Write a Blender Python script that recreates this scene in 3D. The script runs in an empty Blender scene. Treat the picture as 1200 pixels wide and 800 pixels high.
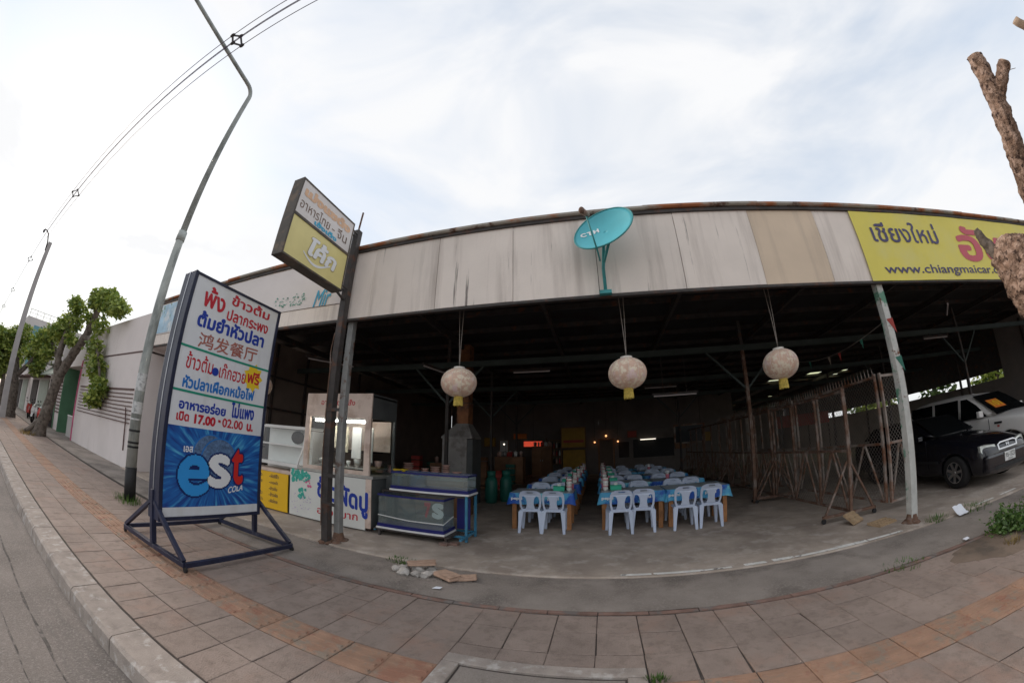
import bpy, bmesh, math, random
import numpy as np
from mathutils import Matrix, Vector, noise
from mathutils.geometry import tessellate_polygon

SC = bpy.context.scene
COL = SC.collection
R = math.radians
rnd = random.Random(7)

# ---------------------------------------------------------------- camera (full-frame fisheye)
CAM_H = 1.6
YAW, PITCH, ROLL = R(13.402), R(16.702), R(0.153)
LK1, LK3 = 1.39738301, -0.11122398            # theta = LK1 q + LK3 q^3, q = radius / half width
cam = bpy.data.cameras.new('camera')
cam.type = 'PANO'
cam.panorama_type = 'FISHEYE_LENS_POLYNOMIAL'
cam.sensor_fit = 'HORIZONTAL'
cam.sensor_width = 36
cam.sensor_height = 24
cam.fisheye_polynomial_k0 = 0
cam.fisheye_polynomial_k1 = -LK1 / 18
cam.fisheye_polynomial_k2 = 0
cam.fisheye_polynomial_k3 = -LK3 / 18 ** 3
cam.fisheye_polynomial_k4 = 0
cam.fisheye_fov = math.pi * 1.1
cam.clip_start = 0.05
cam.clip_end = 3000
camo = bpy.data.objects.new('camera', cam)
COL.objects.link(camo)
CAMR = (Matrix.Rotation(YAW, 4, 'Z') @ Matrix.Rotation(math.pi / 2 + PITCH, 4, 'X') @ Matrix.Rotation(ROLL, 4, 'Z'))
camo.matrix_world = Matrix.Translation((0, 0, CAM_H)) @ CAMR
SC.camera = camo

# ---------------------------------------------------------------- world: thin bright cloud over a hazy sky
SUN_EL, SUN_AZ = R(30), R(-82)                # hazy sun low over the street to the left (azimuth from +Y)
w = bpy.data.worlds.new('World')
SC.world = w
w.use_nodes = True
nt = w.node_tree
N = nt.nodes
L = nt.links
N.clear()
out = N.new('ShaderNodeOutputWorld')
bg = N.new('ShaderNodeBackground')
bg.inputs[1].default_value = 0.10
sky = N.new('ShaderNodeTexSky')
sky.sky_type = 'NISHITA'
sky.sun_disc = False
sky.sun_elevation = SUN_EL
sky.sun_rotation = SUN_AZ
sky.air_density = 1.3
sky.dust_density = 1.2
tc = N.new('ShaderNodeTexCoord')
mp = N.new('ShaderNodeMapping')
mp.inputs['Scale'].default_value = (1.0, 1.6, 3.2)
mp.inputs['Rotation'].default_value = (0.3, 0.2, 0.7)
L.new(tc.outputs['Generated'], mp.inputs[0])
n1 = N.new('ShaderNodeTexNoise')
n1.inputs['Scale'].default_value = 1.35
n1.inputs['Detail'].default_value = 5
n1.inputs['Roughness'].default_value = 0.55
n1.inputs['Distortion'].default_value = 0.5
L.new(mp.outputs[0], n1.inputs[0])
cr = N.new('ShaderNodeValToRGB')
cr.color_ramp.elements[0].position = 0.26
cr.color_ramp.elements[0].color = (0.74, 0.74, 0.74, 1)
cr.color_ramp.elements[1].position = 0.64
cr.color_ramp.elements[1].color = (1, 1, 1, 1)
L.new(n1.outputs[0], cr.inputs[0])
mx = N.new('ShaderNodeMix')
mx.data_type = 'RGBA'
L.new(cr.outputs[0], mx.inputs[0])
hz = N.new('ShaderNodeMix')                      # thin haze lifts the clear sky
hz.data_type = 'RGBA'
hz.blend_type = 'MULTIPLY'
hz.inputs[0].default_value = 1.0
hz.inputs[7].default_value = (1.25, 1.3, 1.35, 1)
hz.clamp_result = False
L.new(sky.outputs[0], hz.inputs[6])
L.new(hz.outputs[2], mx.inputs[6])
cc = N.new('ShaderNodeValToRGB')                 # thin cloud: pale blue-grey veil to bright white
cc.color_ramp.elements[0].position = 0.32
cc.color_ramp.elements[0].color = (0.76, 0.82, 0.90, 1)
cc.color_ramp.elements[1].position = 0.60
cc.color_ramp.elements[1].color = (0.98, 0.985, 1.0, 1)
L.new(n1.outputs[0], cc.inputs[0])
cs_ = N.new('ShaderNodeVectorMath')
cs_.operation = 'SCALE'
cs_.inputs[3].default_value = 5.5
L.new(cc.outputs[0], cs_.inputs[0])
L.new(cs_.outputs[0], mx.inputs[7])
L.new(mx.outputs[2], bg.inputs[0])
L.new(bg.outputs[0], out.inputs[0])

sun = bpy.data.lights.new('sun', 'SUN')
sun.energy = 1.3
sun.angle = R(24)
sun.color = (1.0, 0.86, 0.74)
suno = bpy.data.objects.new('sun', sun)
COL.objects.link(suno)
sd = Vector((math.sin(SUN_AZ) * math.cos(SUN_EL), math.cos(SUN_AZ) * math.cos(SUN_EL), math.sin(SUN_EL)))
suno.rotation_euler = sd.to_track_quat('Z', 'Y').to_euler()
suno.location = (-20, 20, 30)

vs = SC.view_settings
vs.view_transform = 'Standard'
vs.look = 'None'
vs.exposure = 0.84
vs.gamma = 1.0
vs.use_curve_mapping = False
SC.render.engine = 'CYCLES'
SC.cycles.use_denoising = True
SC.cycles.max_bounces = 8
SC.cycles.transparent_max_bounces = 16
SC.cycles.sample_clamp_indirect = 6.0


# ---------------------------------------------------------------- photo pixel -> direction (positions come from what a thing touches)
def ray(px, py):
    u, v = px - 600, 400 - py
    r = math.hypot(u, v)
    q = r / 600
    th = LK1 * q + LK3 * q ** 3
    s = math.sin(th) / max(r, 1e-9)
    return (CAMR.to_3x3() @ Vector((u * s, v * s, -math.cos(th))))


def on_z(px, py, z=0.0):
    d = ray(px, py)
    t = (z - CAM_H) / d.z
    return Vector((0, 0, CAM_H)) + d * t


def on_y(px, py, y):
    d = ray(px, py)
    return Vector((0, 0, CAM_H)) + d * (y / d.y)


def on_x(px, py, x):
    d = ray(px, py)
    return Vector((0, 0, CAM_H)) + d * (x / d.x)


# ---------------------------------------------------------------- materials
def srgb(r, g, b):
    return tuple(((c / 255) / 12.92 if c / 255 <= 0.04045 else ((c / 255 + 0.055) / 1.055) ** 2.4) for c in (r, g, b))


def mat(name, col, rough=0.65, metal=0.0, var=0.12, vs=3.0, bump=0.0, bs=60.0, rnd_=0.0, spec=0.4,
        c2=None, c2s=3.0, lo=0.5, hi=0.62, st=(1, 1, 1), c3=None, c3s=3.0, lo3=0.55, hi3=0.65, st3=(1, 1, 1),
        coat=0.0, trans=0.0, emis=0.0, alpha=1.0, ior=1.45, c2f=1.0, c3f=1.0, rvar=0.0):
    m = bpy.data.materials.new(name)
    m.use_nodes = True
    t = m.node_tree
    nn, ll = t.nodes, t.links
    b = nn['Principled BSDF']
    geo = nn.new('ShaderNodeNewGeometry')
    oi = nn.new('ShaderNodeObjectInfo') if rnd_ else None

    def noise_fac(scale, stretch=(1, 1, 1), detail=6, rough_=0.6, off=0.0):
        mpn = nn.new('ShaderNodeMapping')
        mpn.inputs['Scale'].default_value = stretch
        mpn.inputs['Location'].default_value = (off, off * 1.7, off * 0.6)
        ll.new(geo.outputs['Position'], mpn.inputs[0])
        nz = nn.new('ShaderNodeTexNoise')
        nz.inputs['Scale'].default_value = scale
        nz.inputs['Detail'].default_value = detail
        nz.inputs['Roughness'].default_value = rough_
        ll.new(mpn.outputs[0], nz.inputs[0])
        return nz.outputs[0]

    def mixc(fac, a, bb, facscale=None):
        mm = nn.new('ShaderNodeMix')
        mm.data_type = 'RGBA'
        if isinstance(fac, float):
            mm.inputs[0].default_value = fac
        else:
            ll.new(fac, mm.inputs[0])
        for i, v in ((6, a), (7, bb)):
            if isinstance(v, tuple):
                mm.inputs[i].default_value = (*v[:3], 1)
            else:
                ll.new(v, mm.inputs[i])
        return mm.outputs[2]

    def ramp(fac, lo_, hi_, f=1.0):
        mr = nn.new('ShaderNodeMapRange')
        mr.inputs[1].default_value = lo_
        mr.inputs[2].default_value = hi_
        mr.inputs[3].default_value = 0
        mr.inputs[4].default_value = f
        ll.new(fac, mr.inputs[0])
        return mr.outputs[0]

    c = tuple(col)
    if var:
        d = tuple(x * (1 - var) for x in col)
        u = tuple(min(1, x * (1 + var)) for x in col)
        c = mixc(ramp(noise_fac(vs), 0.3, 0.7), d, u)
    if c2:
        c = mixc(ramp(noise_fac(c2s, st, 8, 0.62, 3.1), lo, hi, c2f), c, tuple(c2))
    if c3:
        c = mixc(ramp(noise_fac(c3s, st3, 8, 0.65, 8.7), lo3, hi3, c3f), c, tuple(c3))
    if rnd_:
        hs = nn.new('ShaderNodeHueSaturation')
        mr = nn.new('ShaderNodeMapRange')
        mr.inputs[3].default_value = 1 - rnd_
        mr.inputs[4].default_value = 1 + rnd_
        ll.new(oi.outputs['Random'], mr.inputs[0])
        ll.new(mr.outputs[0], hs.inputs['Value'])
        if isinstance(c, tuple):
            hs.inputs['Color'].default_value = (*c, 1)
        else:
            ll.new(c, hs.inputs['Color'])
        c = hs.outputs[0]
    if isinstance(c, tuple):
        b.inputs['Base Color'].default_value = (*c, 1)
    else:
        ll.new(c, b.inputs['Base Color'])
    b.inputs['Roughness'].default_value = rough
    if rvar:
        mr = nn.new('ShaderNodeMapRange')
        mr.inputs[3].default_value = max(0, rough - rvar)
        mr.inputs[4].default_value = min(1, rough + rvar)
        ll.new(noise_fac(vs * 1.3, off=5.0), mr.inputs[0])
        ll.new(mr.outputs[0], b.inputs['Roughness'])
    b.inputs['Metallic'].default_value = metal
    b.inputs['Specular IOR Level'].default_value = spec
    b.inputs['Coat Weight'].default_value = coat
    b.inputs['Transmission Weight'].default_value = trans
    b.inputs['IOR'].default_value = ior
    b.inputs['Alpha'].default_value = alpha
    if emis:
        b.inputs['Emission Color'].default_value = (*col, 1)
        b.inputs['Emission Strength'].default_value = emis
    if bump:
        bp = nn.new('ShaderNodeBump')
        bp.inputs['Strength'].default_value = bump
        bp.inputs['Distance'].default_value = 0.02
        ll.new(noise_fac(bs, detail=5), bp.inputs['Height'])
        ll.new(bp.outputs[0], b.inputs['Normal'])
    return m


def glass_mat(name, tint, fac=0.12, rough=0.05, dust=0.0):
    """thin pane: mostly clear, a little mirror"""
    m = bpy.data.materials.new(name)
    m.use_nodes = True
    t = m.node_tree
    t.nodes.remove(t.nodes['Principled BSDF'])
    tr = t.nodes.new('ShaderNodeBsdfTransparent')
    tr.inputs[0].default_value = (*tint, 1)
    gl = t.nodes.new('ShaderNodeBsdfGlossy')
    gl.inputs['Roughness'].default_value = rough
    mxs = t.nodes.new('ShaderNodeMixShader')
    fr = t.nodes.new('ShaderNodeFresnel')
    fr.inputs[0].default_value = 1.45
    ma = t.nodes.new('ShaderNodeMath')
    ma.operation = 'MULTIPLY_ADD'
    ma.inputs[1].default_value = 1.0
    ma.inputs[2].default_value = fac
    ge = t.nodes.new('ShaderNodeNewGeometry')      # a thin pane mirrors at its outer face only
    fb = t.nodes.new('ShaderNodeMath')
    fb.operation = 'SUBTRACT'
    fb.inputs[0].default_value = 1.0
    t.links.new(ge.outputs['Backfacing'], fb.inputs[1])
    fm = t.nodes.new('ShaderNodeMath')
    fm.operation = 'MULTIPLY'
    t.links.new(fr.outputs[0], fm.inputs[0])
    t.links.new(fb.outputs[0], fm.inputs[1])
    t.links.new(fm.outputs[0], ma.inputs[0])
    t.links.new(ma.outputs[0], mxs.inputs[0])
    t.links.new(tr.outputs[0], mxs.inputs[1])
    t.links.new(gl.outputs[0], mxs.inputs[2])
    if dust:
        df = t.nodes.new('ShaderNodeBsdfDiffuse')
        df.inputs[0].default_value = (0.5, 0.53, 0.52, 1)
        m2 = t.nodes.new('ShaderNodeMixShader')
        m2.inputs[0].default_value = dust
        t.links.new(mxs.outputs[0], m2.inputs[1])
        t.links.new(df.outputs[0], m2.inputs[2])
        mxs = m2
    t.links.new(mxs.outputs[0], t.nodes['Material Output'].inputs[0])
    return m


def leaf_mat(name, c1, c2_):
    m = bpy.data.materials.new(name)
    m.use_nodes = True
    t = m.node_tree
    t.nodes.remove(t.nodes['Principled BSDF'])
    df = t.nodes.new('ShaderNodeBsdfDiffuse')
    tl = t.nodes.new('ShaderNodeBsdfTranslucent')
    gl = t.nodes.new('ShaderNodeBsdfGlossy')
    gl.inputs['Roughness'].default_value = 0.45
    at = t.nodes.new('ShaderNodeAttribute')
    at.attribute_name = 'leafv'
    mm = t.nodes.new('ShaderNodeMix')
    mm.data_type = 'RGBA'
    mm.inputs[6].default_value = (*c1, 1)
    mm.inputs[7].default_value = (*c2_, 1)
    t.links.new(at.outputs['Fac'], mm.inputs[0])
    for nd in (df, tl):
        t.links.new(mm.outputs[2], nd.inputs[0])
    a = t.nodes.new('ShaderNodeMixShader')
    a.inputs[0].default_value = 0.35
    t.links.new(df.outputs[0], a.inputs[1])
    t.links.new(tl.outputs[0], a.inputs[2])
    b = t.nodes.new('ShaderNodeMixShader')
    b.inputs[0].default_value = 0.05
    t.links.new(a.outputs[0], b.inputs[1])
    t.links.new(gl.outputs[0], b.inputs[2])
    t.links.new(b.outputs[0], t.nodes['Material Output'].inputs[0])
    return m


RUST = (0.16, 0.06, 0.028)
M = {}
M['asphalt'] = mat('asphalt', (0.215, 0.185, 0.165), 0.9, var=0.22, vs=1.3, bump=0.9, bs=90, c2=(0.10, 0.092, 0.088), c2s=0.9, lo=0.5, hi=0.68, st=(0.25, 1.6, 1), c2f=0.7, c3=(0.33, 0.295, 0.27), c3s=55, lo3=0.5, hi3=0.66, c3f=0.8)
M['apron'] = mat('apron_asphalt', (0.285, 0.245, 0.215), 0.9, var=0.3, vs=1.1, bump=0.9, bs=80, c2=(0.165, 0.14, 0.122), c2s=1.7, lo=0.5, hi=0.64, c2f=0.8, c3=(0.34, 0.30, 0.27), c3s=42, lo3=0.5, hi3=0.66, c3f=0.7)
M['tar'] = mat('tar', (0.085, 0.075, 0.068), 0.9, var=0.4, vs=14, c2=(0.19, 0.165, 0.15), c2s=9, lo=0.5, hi=0.6)
M['earth'] = mat('earth', (0.20, 0.15, 0.115), 0.95, var=0.25, vs=2.0, bump=0.7, bs=50, c2=(0.12, 0.095, 0.075), c2s=2.2)
M['floor'] = mat('floor_concrete', (0.43, 0.355, 0.295), 0.72, var=0.2, vs=2.2, bump=0.4, bs=60, c2=(0.25, 0.20, 0.165), c2s=0.8, lo=0.48, hi=0.66, c2f=0.75, c3=(0.58, 0.51, 0.45), c3s=3.2, lo3=0.52, hi3=0.66, c3f=0.65, rvar=0.15)
M['kerb'] = mat('kerb_concrete', (0.34, 0.29, 0.255), 0.9, var=0.18, vs=5, bump=0.6, bs=90, c2=(0.48, 0.44, 0.41), c2s=8, lo=0.54, hi=0.66, c3=(0.13, 0.11, 0.10), c3s=7, lo3=0.55, hi3=0.75, c3f=0.5, rnd_=0.06)
M['tile'] = mat('paving_tile', (0.31, 0.242, 0.205), 0.85, var=0.15, vs=2.0, bump=0.8, bs=70, rnd_=0.05, c2=(0.38, 0.205, 0.14), c2s=1.9, lo=0.53, hi=0.72, c2f=0.38, c3=(0.20, 0.155, 0.128), c3s=11, lo3=0.48, hi3=0.70, c3f=0.7)
M['tactile'] = mat('tactile_tile', (0.335, 0.205, 0.14), 0.85, var=0.2, vs=4, bump=0.4, bs=110, rnd_=0.07, c2=(0.30, 0.155, 0.105), c2s=4, lo=0.54, hi=0.62, c3=(0.26, 0.205, 0.16), c3s=7, lo3=0.52, hi3=0.64)
M['joint'] = mat('joint_grit', (0.075, 0.062, 0.055), 0.95, var=0.3, vs=20, bump=0.5, bs=80, c2=(0.05, 0.07, 0.03), c2s=2.5, lo=0.62, hi=0.7)
M['redstrip'] = mat('red_edging', (0.24, 0.15, 0.12), 0.9, var=0.25, vs=5, bump=0.5, bs=80, c2=(0.19, 0.165, 0.15), c2s=5, rnd_=0.12)
M['whitepaint'] = mat('worn_white_paint', (0.74, 0.72, 0.68), 0.8, var=0.15, vs=9, c2=(0.22, 0.2, 0.185), c2s=9, lo=0.55, hi=0.62)
FAS = dict(rough=0.75, var=0.09, vs=0.8, bump=0.12, bs=30, rnd_=0.05,
           c2=(0.27, 0.22, 0.19), c2s=1.7, lo=0.50, hi=0.76, st=(3.0, 1, 0.22), c2f=0.5,
           c3=(0.08, 0.065, 0.06), c3s=1.3, lo3=0.625, hi3=0.675, st3=(6.5, 1, 0.24), c3f=0.8)
M['fascia'] = mat('weathered_white_sheet', (0.78, 0.70, 0.635), **FAS)
M['fascia_beige'] = mat('beige_sheet', (0.70, 0.565, 0.43), **{**FAS, 'c2f': 0.35, 'c3f': 0.3})
M['cap'] = mat('rusty_cap', (0.30, 0.27, 0.23), 0.75, var=0.2, vs=3, bump=0.3, bs=50, c2=(0.33, 0.115, 0.045), c2s=2.2, lo=0.46, hi=0.56, st=(0.7, 1, 1), c3=(0.09, 0.04, 0.025), c3s=4, lo3=0.55, hi3=0.65)
M['dark_steel'] = mat('dark_steel', (0.055, 0.048, 0.045), 0.6, var=0.3, vs=6, bump=0.15, bs=70, c2=RUST, c2s=5, lo=0.55, hi=0.68, c2f=0.7)
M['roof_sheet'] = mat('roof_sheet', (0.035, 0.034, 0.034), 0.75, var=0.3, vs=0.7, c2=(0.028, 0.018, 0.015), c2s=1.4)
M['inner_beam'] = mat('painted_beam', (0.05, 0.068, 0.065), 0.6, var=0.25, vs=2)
M['post_steel'] = mat('grey_steel_post', (0.30, 0.30, 0.29), 0.55, 0.3, var=0.2, vs=5, bump=0.15, bs=60, c2=RUST, c2s=5, lo=0.56, hi=0.66)
M['post_white'] = mat('flaking_white_post', (0.52, 0.52, 0.49), 0.7, var=0.15, vs=6, bump=0.2, bs=50, c2=(0.12, 0.27, 0.19), c2s=3.6, lo=0.54, hi=0.60, st=(1, 1, 0.8), c3=RUST, c3s=6, lo3=0.6, hi3=0.68)
M['rust'] = mat('rust', (0.15, 0.085, 0.058), 0.85, var=0.35, vs=9, bump=0.4, bs=60, c2=(0.24, 0.19, 0.165), c2s=5, lo=0.5, hi=0.62)
M['rust_light'] = mat('galvanised_rust', (0.34, 0.29, 0.255), 0.7, 0.2, var=0.25, vs=6, bump=0.2, bs=60, c2=(0.20, 0.09, 0.05), c2s=3.0, lo=0.45, hi=0.6)
M['wire'] = mat('galvanised_wire', (0.24, 0.21, 0.185), 0.6, 0.2, var=0.2, vs=8)
M['galv'] = mat('galvanised_lamp_post', (0.36, 0.385, 0.37), 0.6, 0.15, var=0.2, vs=3, bump=0.1, bs=40, c2=(0.22, 0.24, 0.23), c2s=3, st=(1, 1, 0.4), lo=0.5, hi=0.62)
M['black'] = mat('black_paint', (0.02, 0.02, 0.021), 0.6, var=0.3, vs=9)
M['sticker_or_reflection'] = mat('white_sticker', (0.55, 0.56, 0.56), 0.7, var=0.15, vs=14, c2=(0.3, 0.31, 0.31), c2s=16)
M['cable'] = mat('cable', (0.10, 0.07, 0.14), 0.6, var=0)
M['spacer'] = mat('wire_spacer', (0.07, 0.065, 0.07), 0.6, var=0)
M['navy'] = mat('navy_sign_frame', (0.022, 0.026, 0.055), 0.42, var=0.3, vs=5, bump=0.06, bs=60, c2=(0.085, 0.085, 0.11), c2s=6, lo=0.6, hi=0.7, st=(1, 1, 0.2))
M['aluminium'] = mat('aluminium_edge', (0.42, 0.43, 0.46), 0.4, 0.7, var=0.15, vs=6)
M['sign_white'] = mat('sign_white', (0.70, 0.715, 0.74), 0.35, var=0.05, vs=2, c2=(0.52, 0.50, 0.47), c2s=1.6, lo=0.52, hi=0.78, st=(1, 3, 0.4), c2f=0.5, rvar=0.12)
M['p_red'] = mat('print_red', (0.50, 0.018, 0.035), 0.45, var=0.05)
M['p_blue'] = mat('print_blue', (0.015, 0.045, 0.34), 0.45, var=0.05)
M['p_lblue'] = mat('print_light_blue', (0.02, 0.17, 0.52), 0.45, var=0.05)
M['p_green'] = mat('print_green', (0.01, 0.26, 0.17), 0.45, var=0.05)
M['p_brown'] = mat('print_brown', (0.38, 0.13, 0.10), 0.5, var=0.1)
M['p_yellow'] = mat('print_yellow', (0.80, 0.56, 0.03), 0.45, var=0.05)
M['p_white'] = mat('print_white', (0.78, 0.79, 0.80), 0.45, var=0.02)
M['p_orange'] = mat('print_faded_orange', (0.66, 0.42, 0.27), 0.5, var=0.12, vs=14)
M['p_dkbrown'] = mat('print_dark_brown', (0.16, 0.10, 0.07), 0.5, var=0.15)
M['p_shade'] = mat('print_faded_shade', (0.42, 0.34, 0.17), 0.5, var=0.15, vs=12)
M['p_cyan'] = mat('print_cyan', (0.05, 0.36, 0.55), 0.5, var=0.12)
M['est_blue'] = mat('est_cyan', (0.035, 0.30, 0.72), 0.4, var=0.03)
M['est_red'] = mat('est_red', (0.60, 0.028, 0.022), 0.4, var=0.03)
M['est_navy'] = mat('est_navy', (0.01, 0.025, 0.13), 0.4, var=0.05)
M['est_ball'] = mat('est_ball', (0.10, 0.17, 0.30), 0.4, var=0.45, vs=26)
M['box_frame'] = mat('light_box_frame', (0.075, 0.065, 0.055), 0.6, var=0.25, vs=5, bump=0.15, bs=60, c2=(0.14, 0.10, 0.07), c2s=6)
M['box_white'] = mat('light_box_white', (0.66, 0.62, 0.60), 0.4, var=0.06, vs=3, c2=(0.5, 0.42, 0.36), c2s=4, lo=0.6, hi=0.75, c2f=0.5)
M['box_yellow'] = mat('light_box_yellow', (0.72, 0.63, 0.27), 0.4, var=0.06, vs=3, c2=(0.55, 0.42, 0.18), c2s=4, lo=0.6, hi=0.75, c2f=0.5)
M['vinyl_yellow'] = mat('yellow_vinyl', (0.75, 0.65, 0.12), 0.5, var=0.05, vs=1.2, c2=(0.70, 0.63, 0.20), c2s=1.1, lo=0.5, hi=0.7)
M['vinyl_white'] = mat('white_vinyl', (0.68, 0.63, 0.61), 0.5, var=0.05, vs=1.5)
M['vinyl_sky'] = mat('sky_print', (0.36, 0.53, 0.66), 0.5, var=0.25, vs=2.5, c2=(0.62, 0.66, 0.68), c2s=3.2, c3=(0.14, 0.26, 0.16), c3s=4, lo3=0.58, hi3=0.64)
M['p_navy'] = mat('print_navy', (0.075, 0.065, 0.15), 0.5, var=0.08)
M['p_crimson'] = mat('print_crimson', (0.56, 0.10, 0.13), 0.5, var=0.06)
M['dish'] = mat('turquoise_dish', (0.085, 0.42, 0.49), 0.45, var=0.08, vs=2.5)
M['dish_pole'] = mat('turquoise_pole', (0.05, 0.27, 0.28), 0.5, var=0.2, vs=6)
M['lnb'] = mat('lnb', (0.30, 0.22, 0.18), 0.6, var=0.2, vs=20)
M['lantern'] = mat('lantern_paper', (0.62, 0.43, 0.33), 0.75, var=0.2, vs=4, rnd_=0.1, c2=(0.74, 0.66, 0.52), c2s=15, lo=0.49, hi=0.56, c2f=0.85, c3=(0.68, 0.52, 0.50), c3s=6, bump=0.25, bs=35)
M['lantern_rib'] = mat('lantern_rib', (0.62, 0.54, 0.47), 0.7, var=0.15, vs=16)
M['lantern_cap'] = mat('lantern_cap', (0.68, 0.65, 0.6), 0.6, var=0.1)
M['tassel'] = mat('gold_tassel', (0.55, 0.42, 0.09), 0.7, var=0.35, vs=30)
M['chair'] = mat('blue_grey_plastic', (0.50, 0.565, 0.70), 0.42, var=0.05, vs=6, rnd_=0.08)
M['wood'] = mat('table_wood', (0.33, 0.15, 0.06), 0.6, var=0.25, vs=10, bump=0.15, bs=60, rnd_=0.15)
M['tabletop'] = mat('tabletop_cloth', (0.34, 0.385, 0.41), 0.35, var=0.08, vs=3)
M['cloth'] = mat('blue_tablecloth', (0.09, 0.38, 0.62), 0.4, var=0.15, vs=3, c2=(0.02, 0.09, 0.42), c2s=2.2, lo=0.48, hi=0.56, st=(1, 1, 1), c3=(0.25, 0.62, 0.68), c3s=2.7, lo3=0.56, hi3=0.64, rnd_=0.08)
M['green_plastic'] = mat('green_plastic', (0.04, 0.42, 0.27), 0.4, var=0.1, vs=8)
M['white_plastic'] = mat('white_plastic', (0.66, 0.66, 0.64), 0.45, var=0.08, vs=8)
M['pink_plastic'] = mat('pink_plastic', (0.55, 0.16, 0.22), 0.45, var=0.1)
M['dark_bottle'] = mat('dark_bottle', (0.03, 0.016, 0.012), 0.2, var=0.1)
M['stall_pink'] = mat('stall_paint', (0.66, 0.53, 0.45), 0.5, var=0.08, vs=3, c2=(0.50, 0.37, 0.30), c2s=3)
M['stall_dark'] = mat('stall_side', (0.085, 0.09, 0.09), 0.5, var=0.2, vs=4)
M['steel'] = mat('stainless', (0.46, 0.45, 0.43), 0.35, 0.8, var=0.15, vs=6)
M['hood'] = mat('grey_hood', (0.33, 0.315, 0.30), 0.5, 0.3, var=0.12, vs=3, c2=(0.22, 0.2, 0.19), c2s=3)
M['duct'] = mat('rusty_duct', (0.30, 0.13, 0.06), 0.7, 0.2, var=0.3, vs=5, c2=(0.14, 0.075, 0.05), c2s=4)
M['glass'] = glass_mat('pane', (0.93, 0.96, 0.95), 0.03)
M['tank_glass'] = glass_mat('tank_glass', (0.88, 0.95, 0.95), 0.06, 0.05, 0.10)
M['tank_blue'] = mat('tank_blue_rim', (0.016, 0.018, 0.13), 0.35, var=0.1)
M['cyan_steel'] = mat('cyan_steel', (0.05, 0.20, 0.32), 0.5, var=0.2, vs=6, c2=RUST, c2s=7, lo=0.6, hi=0.68)
M['white_trim'] = mat('white_trim', (0.72, 0.71, 0.69), 0.45, var=0.06)
M['freezer'] = mat('freezer_white', (0.72, 0.71, 0.69), 0.45, var=0.06, vs=3)
M['menu_yellow'] = mat('menu_yellow', (0.80, 0.47, 0.015), 0.5, var=0.05, vs=2)
M['stall_banner'] = mat('stall_banner', (0.68, 0.68, 0.64), 0.5, var=0.05, vs=2)
M['p_teal'] = mat('print_teal', (0.05, 0.40, 0.32), 0.5, var=0.3, vs=14)
M['p_pink'] = mat('print_pink', (0.62, 0.13, 0.26), 0.5, var=0.15)
M['p_lilac'] = mat('print_lilac', (0.45, 0.36, 0.55), 0.5, var=0.15)
M['lamp_on'] = mat('lit_tube', (1.0, 0.93, 0.88), 0.5, var=0, emis=14.0)
M['tube_off'] = mat('unlit_tube', (0.55, 0.5, 0.5), 0.5, var=0.05)
M['cream_cloth'] = mat('hung_cloth', (0.62, 0.56, 0.42), 0.8, var=0.15, vs=8)
M['wall_brown'] = mat('brown_inner_wall', (0.20, 0.155, 0.13), 0.85, var=0.2, vs=1.2)
M['wall_grey'] = mat('grey_inner_wall', (0.19, 0.165, 0.15), 0.85, var=0.2, vs=1.2, c2=(0.18, 0.16, 0.15), c2s=1.3)
M['white_wall'] = mat('white_rendered_wall', (0.68, 0.62, 0.60), 0.85, var=0.06, vs=0.8, bump=0.15, bs=30, c2=(0.50, 0.44, 0.41), c2s=0.9, lo=0.56, hi=0.75, st=(2.5, 1, 0.4), c2f=0.6)
M['shutter'] = mat('grey_shutter', (0.36, 0.33, 0.325), 0.7, var=0.08, vs=1.5, c2=(0.25, 0.22, 0.21), c2s=1.6)
M['dark_rail'] = mat('dark_rail', (0.10, 0.05, 0.045), 0.6, var=0.2, vs=6)
M['bark'] = mat('bark', (0.25, 0.165, 0.12), 0.95, var=0.45, vs=16, bump=1.0, bs=45, c2=(0.46, 0.33, 0.26), c2s=13, lo=0.47, hi=0.60, c3=(0.05, 0.03, 0.024), c3s=17, lo3=0.52, hi3=0.62)
M['bark_dark'] = mat('bark_dark', (0.15, 0.125, 0.105), 0.95, var=0.35, vs=7, bump=0.8, bs=24, c2=(0.07, 0.055, 0.045), c2s=7)
M['cutwood'] = mat('cut_wood', (0.40, 0.30, 0.22), 0.9, var=0.2, vs=16)
M['leaf'] = leaf_mat('leaf', (0.09, 0.16, 0.025), (0.42, 0.48, 0.10))
M['leaf_dark'] = leaf_mat('leaf_dark', (0.03, 0.075, 0.014), (0.10, 0.17, 0.03))
M['weed'] = leaf_mat('weed_leaf', (0.05, 0.12, 0.02), (0.13, 0.22, 0.05))
M['dry'] = leaf_mat('dry_grass', (0.20, 0.14, 0.05), (0.30, 0.23, 0.09))
M['car_dark'] = mat('dark_blue_car_paint', (0.006, 0.006, 0.010), 0.25, 0.0, var=0, coat=0.8)
M['car_white'] = mat('white_car_paint', (0.80, 0.77, 0.74), 0.35, var=0.02, coat=0.5)
M['car_glass'] = mat('dark_car_glass', (0.006, 0.007, 0.008), 0.06, var=0, spec=0.6)
M['tyre'] = mat('tyre', (0.018, 0.017, 0.017), 0.85, var=0.2, vs=20)
M['alloy'] = mat('alloy', (0.42, 0.40, 0.39), 0.3, 0.85, var=0.1)
M['chrome'] = mat('chrome', (0.6, 0.6, 0.62), 0.15, 1.0, var=0)
M['lamp_glass'] = mat('headlamp', (0.50, 0.52, 0.48), 0.12, 0.3, var=0.25, vs=14, coat=0.7)
M['plate'] = mat('number_plate', (0.72, 0.72, 0.70), 0.5, var=0.03)
M['orange_card'] = mat('orange_card', (0.75, 0.20, 0.03), 0.6, var=0.05)
M['wood_scrap'] = mat('wood_scrap', (0.40, 0.28, 0.17), 0.9, var=0.2, vs=10)
M['slab_scrap'] = mat('slab_scrap', (0.40, 0.27, 0.20), 0.9, var=0.2, vs=14, bump=0.4, bs=60, rnd_=0.15)
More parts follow.
